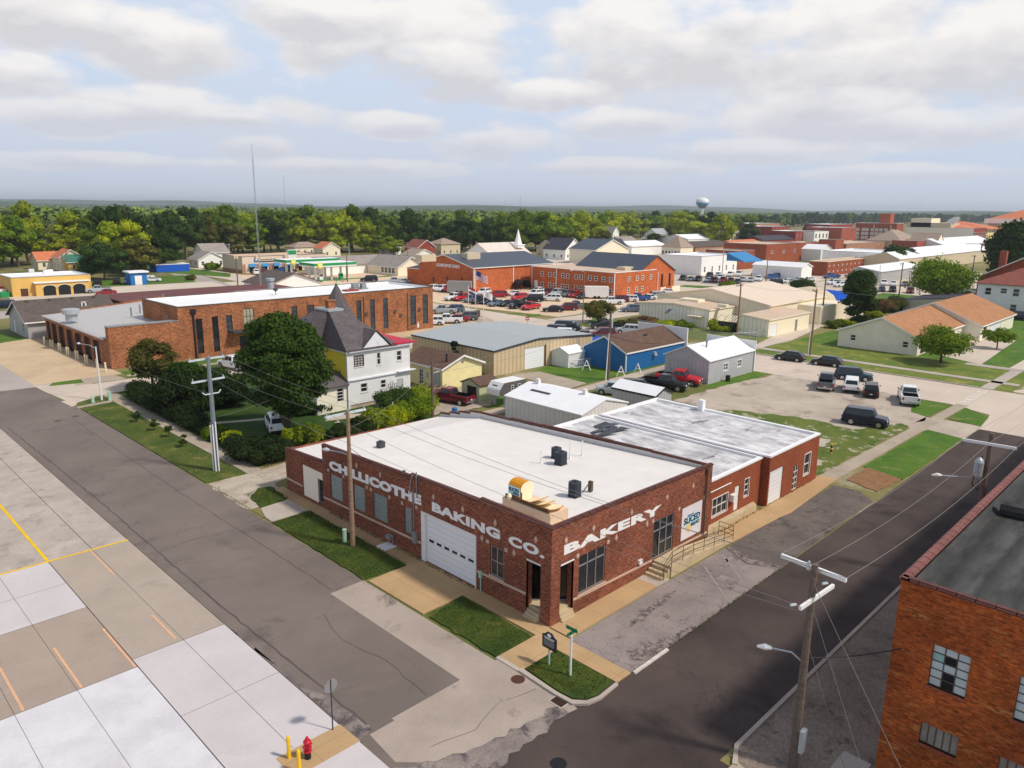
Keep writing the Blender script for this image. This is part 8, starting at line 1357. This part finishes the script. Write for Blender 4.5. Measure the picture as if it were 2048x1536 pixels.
# ---------------------------------------------------------------- poles and wires
ENDS={}
def pole(key,name,label,x,y,h,r=.16,mat='wood_pole',arms=(),cat='utility pole',lean=(0,0),group=None):
    t=thing(name,label,cat,(x,y,0),group=group); b=MB(); b.tube([(0,0,-.1),(lean[0],lean[1],h)],[r*1.15,r*.75],10); b.obj('pole_shaft',t,mat,local=True,smooth=False)
    for i,(z,a,L,m) in enumerate(arms):
        dx,dy=math.cos(R(a))*L/2,math.sin(R(a))*L/2; k=r+.08; ox,oy=-math.sin(R(a))*k,math.cos(R(a))*k; fx,fy=lean[0]*z/h+ox,lean[1]*z/h+oy
        b=MB(); P=[(fx-dx,fy-dy,z),(fx+dx,fy+dy,z)]; w_=.06; n=(-math.sin(R(a))*w_,math.cos(R(a))*w_)
        q=[(P[0][0]-n[0],P[0][1]-n[1]),(P[1][0]-n[0],P[1][1]-n[1]),(P[1][0]+n[0],P[1][1]+n[1]),(P[0][0]+n[0],P[0][1]+n[1])]; b.prism(q,z-.07,z+.07); b.obj('crossarm',t,m,local=True)
        for s in (-.92,.0 if i else .12,.92): c=MB(); c.rev(fx+dx*s,fy+dy*s,[(.04,z+.07),(.06,z+.13),(.035,z+.18),(.05,z+.24),(.02,z+.3)],7); c.obj('insulator',t,'galvanised',local=True)
        ENDS[key,i]=[(x+fx+dx*s,y+fy+dy*s,z+.28) for s in (-.92,.12,.92)]
    ENDS[key]=(x+lean[0],y+lean[1],h); return t
def lamp_arm(t,z,a,L,rise=.35,mat='galvanised'):
    b=MB(); c,s=math.cos(R(a)),math.sin(R(a)); b.tube([(c*.1,s*.1,z),(c*L*.4,s*L*.4,z+rise*.9),(c*L,s*L,z+rise)],.035,6); ar=b.obj('lamp_arm',t,mat,local=True); b=MB(); b.tube([(c*L,s*L,z+rise),(c*(L+.25),s*(L+.25),z+rise+.02),(c*(L+.55),s*(L+.55),z+rise-.02)],[.07,.13,.05],8); b.obj('lamp_head',ar,'white',local=False) if 0 else b.obj('lamp_head',t,'white',local=True)
t=pole('W','wood_utility_pole','brown wooden pole with one pale crossarm standing before the bakery wall',25.35,40.0,9.35,.15,arms=((9.15,0,3.0,'crossarm'),)); lamp_arm(t,6.4,110,1.6,.1)
t=pole('S','steel_utility_pole','grey steel pole with two crossarms and white conduits on the verge',25.25,60.4,9.9,.2,'steel_pole',arms=((9.7,5,3.1,'crossarm'),(7.9,5,2.9,'crossarm')))
for dx,dy in ((-.28,.05),(-.2,-.22),(.02,-.3)): b=MB(); b.tube([(dx,dy,0),(dx,dy,4.4+dx)],.055,6); b.obj('conduit',t,'white',local=True)
b=MB(); b.tube([(-.75,-.1,7.0),(-.55,-.1,6.8),(0,-.1,6.8),(.6,-.1,6.8),(.8,-.1,7.05)],.06,6); b.obj('bracket',t,'crossarm',local=True)
t=pole('R','large_utility_pole','tall weathered pole with two white crossarms and lamp arm over the dark street',26.75,10.3,9.0,.17,'dark_pole',arms=((8.75,-3,0.05,'crossarm'),)); 
def arm(t,key,p,q,z,org):
    a=G(p,z); c=G(q,z); b=MB(); d=Vector((c[0]-a[0],c[1]-a[1],0)).normalized(); n=Vector((-d.y,d.x,0))*.055
    b.prism([(a[0]-n.x,a[1]-n.y),(c[0]-n.x,c[1]-n.y),(c[0]+n.x,c[1]+n.y),(a[0]+n.x,a[1]+n.y)],z-.08,z+.08); b.obj('crossarm',t,'white'); ENDS[key]=[(*a,z+.1),((a[0]+c[0])/2,(a[1]+c[1])/2,z+.1),(*c,z+.1)]
arm(t,'R1',S7(515,98),S7(925,255),8.7,None); arm(t,'R2',S7(632,432),S7(842,290),7.6,None); lamp_arm(t,4.85,118,1.25,.35)
for i,(px_,py_) in enumerate(((590,410),(790,275))): g=G(S7(px_,py_),7.7); b=MB(); b.tube([(g[0]-.12,g[1]+.06,7.7),(g[0]+.1,g[1]-.05,7.7)],.06,6); b.obj('insulator',t,'galvanised')
b=MB(); b.box(26.6,9.95,.9,26.95,10.12,1.9); b.obj('service_box',t,'galvanised')
b=MB(); b.tube([(26.9,10.1,5.3),(27.1,10.2,5.0),(27.0,10.3,4.6),(26.9,10.1,4.9),(27.05,10.2,5.2)],.025,5); b.obj('cable_loop',t,'dark_wire')
t=pole('R3','transformer_pole','dark utility pole with grey can transformer beside the warehouse roof',50.2,9.95,9.4,.17,'dark_pole'); arm(t,'R4',Z8(1712,655),Z8(2008,705),9.0,None)
b=MB(); b.rev(49.9,10.3,[(.05,6.7),(.24,6.75),(.26,7.6),(.2,7.75),(.06,7.9)],12); b.obj('transformer',t,'galvanised'); b=MB(); b.tube([(50,10.2,8),(49.7,10.4,7.0),(49.8,10.5,6.2),(50.1,10.2,5.8),(50.3,10.3,6.3)],.03,5); b.obj('cable_loop',t,'dark_wire'); lamp_arm(t,6.5,125,2.4,.1)
t=pole('Gd','garden_utility_pole','dark wooden pole at the garden edge behind the bakery roof',48.85,60.54,6.3,.15,'dark_pole',arms=((5.6,0,.05,'wood_pole'),)); b=MB(); b.tube([(0,0,5.0),(1.0,.1,5.1)],.06,6); b.obj('bracket',t,'galvanised',local=True)
t=pole('T7','alley_utility_pole','dark wooden pole with grey transformer in front of the blue shop',78.0,59.66,9.2,.17,'dark_pole'); b=MB(); b.rev(.3,.1,[(.05,6.9),(.25,7),(.25,8.1),(.1,8.25)],10); b.obj('transformer',t,'galvanised',local=True)
pole('T8','white_stub_pole','slim white pole leaning beside the dark alley pole',77.46,59.65,6.3,.07,'white',cat='pole',lean=(.35,0))
def lamp(key,label,f,b0,t0,a,L,mat='galvanised',name='street_lamp'):
    g=G(f(*b0)); h=HG(f(*b0),f(*t0)); t=thing(name,label,'street lamp',(g[0],g[1],0)); b=MB(); b.tube([(0,0,0),(0,0,h)],[.12,.07],8); b.obj('lamp_post',t,mat,local=True); lamp_arm(t,h-.2,a,L,.3); ENDS[key]=(g[0],g[1],h)
lamp('L1','tall pale street lamp on the corner verge by the station street',S1,(745,590),(680,195),110,2.6,'white'); lamp('L3','slender brown lamp pole at the far street corner',Z3,(1462,1070),(1455,645),150,2.4,'wood_pole'); lamp('L2','grey lamp post behind the turret before the station wall',Z6,(1283,355),(1262,225),140,1.2)
for k,f,b0,t0,l,m in [('a',Z4,(1095,1180),(1130,750),'wooden pole with crossarm in front of the beige works','wood_pole'),('b',Z4,(1680,1325),(1735,790),'tall wooden pole on the lawn strip by the parked black cars','wood_pole'),('c',Z4,(1770,1065),(1805,680),'dark wooden pole at the bins behind the beige warehouse','dark_pole'),('d',Z4,(1320,820),(1340,545),'far wooden pole at the stop sign street','wood_pole'),('e',Z5,(1040,905),(1075,580),'stout wooden pole between green tree and broad tree','wood_pole'),('f',Z5,(870,860),(885,600),'white pole right of the tall pointed tree','white'),('g',Z5,(1615,790),(1640,520),'thin dark pole left of the brick house','dark_pole'),
  ('h',Z1,(548,655),(525,430),'leaning pale pole right of the green roofed house','wood_pole'),('i',Z1,(1502,640),(1485,485),'pale pole left of the tan shop','wood_pole'),('j',Z1,(1845,640),(1845,430),'pole with round transformer behind the tan shop left end','galvanised'),('k',Z2,(805,600),(805,430),'pole with transformer behind the tan shop middle','galvanised'),('l',Z2,(1197,600),(1190,425),'pale pole above the far green canopy','galvanised'),('m',Z2,(1662,590),(1660,418),'crossarmed pole above the clinic gable','wood_pole'),('n',Z2,(1857,600),(1857,455),'crossarmed pole left of the brown hip roof','wood_pole'),('o',Z3,(610,560),(610,410),'pale pole behind the brick hall roof','galvanised'),('p',Z4,(600,470),(604,320),'pole left of the yellow green tree','wood_pole'),('q',Z4,(975,700),(978,470),'pole before the white long hall','galvanised'),('r',Z4,(570,640),(565,470),'pole behind the sanctuary roof','galvanised'),('s',Z1,(315+1600-10,790),(1900,530),'dark thin lamp pole by the highway','dark_pole'),('u',Z2,(1180,735),(1175,520),'dark double pole at the fuel station exit','dark_pole')]:
    g=G(f(*b0)); h=HG(f(*b0),f(*t0)); pole(k,'town_utility_pole',l,g[0],g[1],h,.16 if m!='white' else .1,m,arms=((h-.35,0 if k in 'acde' else 40,2.4,m),) if k in 'abcdegmnkj' else ())
g=G(Z4(1665,1310)); pole('bw','white_stub_pole','slim white pole beside the tall lawn pole',g[0],g[1],7.6,.06,'white',cat='pole')
def wires(label,pairs,sag=.6,rad=.011,mat='wire',group='overhead wires'):
    for i,(p,q) in enumerate(pairs):
        p,q=Vector(p),Vector(q); n=14; b=MB(); b.tube([p.lerp(q,k/n)-Vector((0,0,4*sag*(k/n)*(1-k/n))) for k in range(n+1)],rad,4,cap=False); tag(b.obj('overhead_wire',None,mat),(('left ','middle ','right ')[i]+label) if len(pairs)==3 else label,'wire',group)
Wt=ENDS['W',0]; St=ENDS['S',0]; S2_=ENDS['S',1]; R1=ENDS['R1']; R2=ENDS['R2']; R4=ENDS['R4']
wires('wire from the steel pole top arm to the bakery pole',list(zip(St,Wt)),.35); wires('wire from the bakery pole over its roof to the big pole',list(zip(Wt,[R2[0],R1[1],R1[2]])),.55)
wires('wire from the big pole along the dark street',list(zip(R1,R4)),.5); wires('wire past the transformer pole out along the street',[(p,(p[0]+80,p[1],p[2])) for p in R4],1.2)
wires('lower wire from the steel pole to the bakery pole',[(S2_[1],(25.35,40,7.2))],.4); wires('lower wire from the bakery pole to the big pole',[((25.35,40,7.2),(26.7,10.4,6.9))],.5); wires('wire from the big pole to the near street side',[((26.7,10.3,8.3),(13,-4,2.0))],.2); wires('guy wire from the big pole down behind the kerb',[((26.8,10.2,7.4),(32,4.5,8.3))],.05) if 0 else None
wires('guy wire from the big pole towards the picture bottom',[((26.75,10.25,7.3),(24.5,5.6,0))],.02); wires('second guy wire down to the warehouse yard',[((26.8,10.2,5.5),(27.8,8.6,.2))],.02); wires('thick dark service cable from the big pole to the warehouse',[((26.85,10.25,5.0),(29.16,7.6,5.6))],.12,.03,'dark_wire')
wires('service wire from the bakery pole to the parapet',[((25.4,40,6.9),(27.4,36.3,5.2))],.3,.02,'dark_wire'); wires('wire from the steel pole across the garden to the house',[((25.25,60.4,4.7),(44.4,70,6.2))],.9,.010); wires('wire from the steel pole over the verge to the corner lamp',[((25.25,60.4,6.8),ENDS['L1'])],.6)
wires('wire from garden pole to the bakery pole',[((25.4,40,8.2),(48.85,60.5,6.0))],.7,.010); wires('wire from garden pole along the alley',[((48.85,60.5,5.9),(78,59.7,8.2))],.8,.011); wires('lower wire along the alley behind the bakery',[((48.85,60.5,5.1),(78,59.7,7.4))],.8,.011); wires('wire from the alley pole to the works pole',[((78,59.7,8.6),ENDS['a'])],.8,.011); wires('wire from the works pole to the lawn pole',[(ENDS['a'],ENDS['b'])],.7,.011); wires('dark cable from alley pole to the blue shop',[((78,59.7,6.0),(91,61,3.2))],.3,.03,'dark_wire')
wires('long wire across the lawns to the right',[(ENDS['b'],(150,14,9))],1.2,.012); wires('far wire behind the tan shop, left span',[(ENDS['j'],ENDS['k'])],.8,.03); wires('far wire behind the tan shop, right span',[(ENDS['k'],ENDS['l'])],.8,.03); wires('far wire from the pale pole to the tan shop',[(ENDS['i'],ENDS['j'])],.8,.03); wires('far wire left of the pale pole',[(ENDS['h'],ENDS['i'])],1.2,.03)
# ---------------------------------------------------------------- street things
g=(12.95,24.42); t=thing('fire_hydrant','red fire hydrant with black base on the tan corner pad','hydrant',(*g,.06)); b=MB(); b.rev(*g,[(.13,.06),(.13,.38)],12); b.obj('base',t,'black_metal'); b=MB(); b.rev(*g,[(.17,.38),(.17,.44),(.12,.46),(.12,.78),(.16,.80),(.16,.86),(.12,.9),(.07,1.0),(.03,1.08)],12); b.tube([(g[0]-.2,g[1],.66),(g[0]+.2,g[1],.66)],.06,8); b.tube([(g[0],g[1],.66),(g[0]+.02,g[1]-.22,.66)],.08,8); b.obj('barrel',t,'red_paint')
for i,(x,y,l) in enumerate(((12.4,24.95,'yellow bollard behind the hydrant, farther of two'),(12.3,23.95,'yellow bollard left of the hydrant, nearer of two'))): b=MB(); b.rev(x,y,[(.075,.06),(.075,1.02),(.04,1.1)],12); b.rev(x,y,[(.08,.9),(.08,.93)],12); tag(b.obj('bollard',None,'yellow_paint'),l,'bollard','yellow bollards by the hydrant')
for i,(px_,py_) in enumerate([(327,180),(373,200),(390,205),(433,228),(447,232),(492,258),(506,262),(558,285),(574,290),(627,317),(643,320),(712,350),(775,377)]):
    g=G(S1(px_,py_)); b=MB(); b.rev(g[0],g[1],[(.13,0),(.13,1.2),(.08,1.28)],10); tag(b.obj('bay_bollard',None,'cream'),['cream bollard farthest from the street at the first bay','left bollard of the pair at the second bay from the far end','right bollard of the pair at the second bay from the far end','left bollard of the third pair from the far end','right bollard of the third pair from the far end','left bollard of the middle pair at the garage bays','right bollard of the middle pair at the garage bays','left bollard of the pair behind the street lamp','right bollard of the pair behind the street lamp','left bollard of the pair right of the lamp','right bollard of the pair right of the lamp','single bollard second from the brick corner','single bollard nearest to the brick corner'][i],'bollard','cream bollards before the garage bays')
def sign_post(x,y,h,r=.03,mat='galvanised'): b=MB(); b.tube([(0,0,0),(0,0,h)],r,7); return b
def octo(t,z,r,a,front,back):
    c,s=math.cos(R(a)),math.sin(R(a)); 
    for nm,off,mm,fl in (('sign_face',.006,front,1),('sign_back',0,back,-1)):
        b=MB(); P=[]
        for k in range(8): th=R(22.5+45*k); u,v=r*math.cos(th),r*math.sin(th); P.append((-s*u+c*off,c*u+s*off,z+v))
        b.poly(P[::fl]); b.obj(nm,t,mm,local=True)
t=thing('stop_sign','grey back of an octagonal stop sign on the lot corner','sign',(14.6,25.2,0)); sign_post(0,0,2.5).obj('post',t,'dark_grey',local=True); octo(t,2.2,.34,92,'red_paint','grey_metal')
def stop(label,f,b0,h,a):
    g=G(f(*b0)); t=thing('stop_sign',label,'sign',(g[0],g[1],0)); sign_post(0,0,h).obj('post',t,'galvanised',local=True); octo(t,h-.4,.42,a,'red_paint','galvanised'); b=MB(); c,s=math.cos(R(a)),math.sin(R(a)); b.poly([(-s*-.3+c*.03,c*-.3+s*.03,h-.5),(-s*.3+c*.03,c*.3+s*.03,h-.5),(-s*.3+c*.03,c*.3+s*.03,h-.3),(-s*-.3+c*.03,c*-.3+s*.03,h-.3)]); b.obj('lettering',t,'white',local=True)
stop('red stop sign on the small grass wedge at the wide crossing',Z3,(1018,1115),2.45,232); stop('far red stop sign behind the white station roof',Y1,(1722,830),2.8,232); stop('distant red stop sign before the town lot',Z4,(1230,830),2.6,232)
t=thing('historic_marker','black historic marker with round white seal and text lines on a grey green post','marker',(24.8,21.9,.09)); b=MB(); b.tube([(0,0,0),(0,0,.85)],.05,8); b.obj('post',t,'pale_green',local=True)
b=MB(); o=[(-.44,.85),(.44,.85),(.46,1.0),(.46,1.52),(.28,1.60),(.16,1.74),(-.16,1.74),(-.28,1.60),(-.46,1.52),(-.46,1.0)]; cs,sn=0.0,1.0
for d_,fl in ((-.03,1),(.03,-1)): b.poly([(d_,-u,z) for u,z in o][::-fl if 0 else (1 if fl<0 else -1)])
for i in range(10): j=(i+1)%10; b.poly([(-.03,-o[i][0],o[i][1]),(.03,-o[i][0],o[i][1]),(.03,-o[j][0],o[j][1]),(-.03,-o[j][0],o[j][1])])
pl=b.obj('plaque',t,'black_metal',local=True); b=MB(); b.poly([(-.036,.13*math.cos(k*math.pi/8),1.6+.1*math.sin(k*math.pi/8)) for k in range(16)][::-1]); b.obj('seal',pl,'letter_white',local=True)
b=MB(); b.box(-.037,-.36,1.43,-.033,.36,1.47); b.obj('heading_line',pl,'letter_white',local=True); b=MB(); b.box(-.037,-.3,1.36,-.033,.3,1.395); b.obj('heading_line',pl,'letter_white',local=True)
for k in range(6): b=MB(); z=1.28-.055*k; b.box(-.037,-.36+.02*(k%3),z,-.033,.36,z+.018); b.obj('text_line',pl,'galvanised',local=True)
t=thing('street_name_sign','white post with crossed green street name blades on the corner grass','sign',(24.9,20.6,.09)); b=MB(); b.tube([(0,0,0),(0,0,2.15)],.055,8); b.obj('post',t,'white',local=True); b=MB(); b.box(-.35,-.012,2.18,.35,.012,2.36); b.obj('name_blade',t,'green_sign',local=True); b=MB(); b.box(-.012,-.35,2.38,.012,.35,2.56); b.obj('name_blade',t,'green_sign',local=True)
b=MB(); b.rev(25.31,40.92,[(.13,.09),(.13,.1),(.14,.86),(.15,.88),(.15,.96),(.1,1.0)],12); tag(b.obj('utility_pedestal',None,'pale_green'),'pale green round pedestal on the grass left of the wooden pole','pedestal')
for (x,y,l,m) in ((22.92,22.2,'dark brown round manhole cover on the light concrete','brown_door'),(20.1,17.1,'dark manhole cover in the asphalt at the bottom edge','black_metal'),(19.9,86.5,'left faint manhole at the far end of the grey street','bronze'),(21.8,87.2,'right faint manhole at the far end of the grey street','bronze')):
    b=MB(); b.cyl(x,y,.0,.022,.34,n=24); b.cyl(x,y,.022,.026,.26,n=24); tag(b.obj('manhole_cover',None,m),l,'manhole','manhole covers')
t=thing('storm_drain','rusty square storm drain grate at the rounded kerb','drain',(23.2,19.75,0)); b=MB(); b.box(22.75,19.3,.0,23.4,20.1,.03); b.obj('frame',t,'concrete_old'); b=MB()
for k in range(7): b.box(22.83+.075*k,19.38,.03,22.87+.075*k,20.02,.045)
b.obj('grate',t,'brown_door'); b=MB(); b.box(22.82,19.36,.03,23.34,20.04,.034); b.obj('pit',t,'black_metal')
g=(68.67,26.15); t=thing('marker_post','short post with yellow and black bands in the rough grass','post',(*g,0)); 
for k in range(5): b=MB(); b.cyl(g[0],g[1],.2*k,.2*k+.2,.1); b.obj('band',t,'yellow_paint' if k%2==0 else 'black_metal')
for x,y,l in ((26.6,91.6,'tall white utility pedestal at the end of the sidewalk'),(24.9,91.9,'short pale pedestal by the corner lamp')): b=MB(); b.box(x-.14,y-.14,.05,x+.14,y+.14,1.1 if x>26 else .8); b.box(x-.18,y-.18,.05,x+.18,y+.18,.15); tag(b.obj('utility_pedestal',None,'pale_green'),l,'pedestal')
# flags
def flag(label,f,b0,t0,w_,h_,kind,ang=-50):
    g=G(f(*b0)); h=max(HG(f(*b0),f(*t0)),5.5); t=thing('flagpole',label,'flagpole',(g[0],g[1],0),group='flagpoles on the gravel island'); b=MB(); b.tube([(0,0,0),(0,0,h)],.07,8); b.obj('pole_shaft',t,'white',local=True); c,s=math.cos(R(ang)),math.sin(R(ang)); z0=h-h_-.1
    def cell(u0,u1,v0,v1,m,nm,off=0):
        b=MB(); n=5
        for i in range(n):
            a0,a1=u0+(u1-u0)*i/n,u0+(u1-u0)*(i+1)/n; q=lambda u,v:(c*u*w_*.8-s*.12*math.sin(u*7)-s*off,s*u*w_*.8+c*.12*math.sin(u*7)+c*off,z0+v*h_-u*.55*h_); b.poly([q(a0,v0),q(a1,v0),q(a1,v1),q(a0,v1)])
        return b.obj(nm,t,m,local=True)
    if kind=='us':
        for k in range(13): cell(0,1,k/13,(k+1)/13,'red_paint' if k%2==0 else 'white','flag_stripe')
        cell(0,.42,6/13,1,'tarp_navy','flag_canton',-.02)
    elif kind=='state':
        for k,m in enumerate(('tarp_navy','white','red_paint')): cell(0,1,k/3,(k+1)/3,m,'flag_band')
    else: cell(0,1,0,1,'white','flag_cloth')
flag('left flagpole with small blue white red striped flag',Z3,(548,970),(548,800),2.4,1.4,'state'); flag('tall middle flagpole flying the stars and stripes',Z3,(605,1010),(600,640),3.2,1.9,'us'); flag('right flagpole with a pale drooping flag',Z3,(668,1050),(668,800),2.2,1.3,'white')
b=MB(); g=G(Z3(620,1020)); b.box(g[0]-.5,g[1]-.3,0,g[0]+.5,g[1]+.3,1.5); tag(b.obj('stone_tablet',None,'bronze'),'dark upright tablet at the foot of the flagpoles','monument')
b=MB(); g=G(Z6(1105,1215)); b.rev(g[0],g[1],[(.28,0),(.2,.5),(.26,.9),(.3,1.0),(.12,1.1),(.05,1.3)],10); tag(b.obj('garden_statue',None,'concrete_old'),'small stone statue among the hedge plants behind the bakery','statue')
b=MB(); b.tube([(43.6,61.6,.2),(44.2,61.2,2.6)],.05,5); tag(b.obj('leaning_stake',None,'white'),'thin white stake leaning at the garden side of the roof','stake')
for k,(x,y,l) in enumerate(((1035,985,'garden gravel path slab near the trees'),)):
    pass
t=thing('garden_path','pale garden path slabs curving through the dark lawn','path',(34,74,0)); b=MB(); b.prism([(28.6,76),(28.9,75.2),(37,71.5),(37,72.3)],.06,.1); b.obj('paving',t,'concrete_old')
b=MB(); p=G(Z6(1120,1095)); b.prism([(40,67.5),(44,66.2),(45,67.2),(41.5,68.8)],.06,.1); tag(b.obj('paving_stone',None,'concrete_old'),'pale stone patio patch in front of the porch wing','paving')
# ---------------------------------------------------------------- air
hz_m=bpy.data.materials.new('haze_air'); hz_m.use_nodes=True; ht=hz_m.node_tree; ht.nodes.clear(); ho=ht.nodes.new('ShaderNodeOutputMaterial'); pv=ht.nodes.new('ShaderNodeVolumePrincipled'); pv.inputs['Color'].default_value=(.82,.90,1,1); pv.inputs['Density'].default_value=.00013; pv.inputs['Anisotropy'].default_value=.2; ht.links.new(pv.outputs[0],ho.inputs['Volume'])
b=MB(); b.box(-9100,-6100,-1.5,12100,12100,95); MATS['haze_air']=hz_m; o=b.obj('haze',None,'haze_air'); tag(o,kind='stuff')
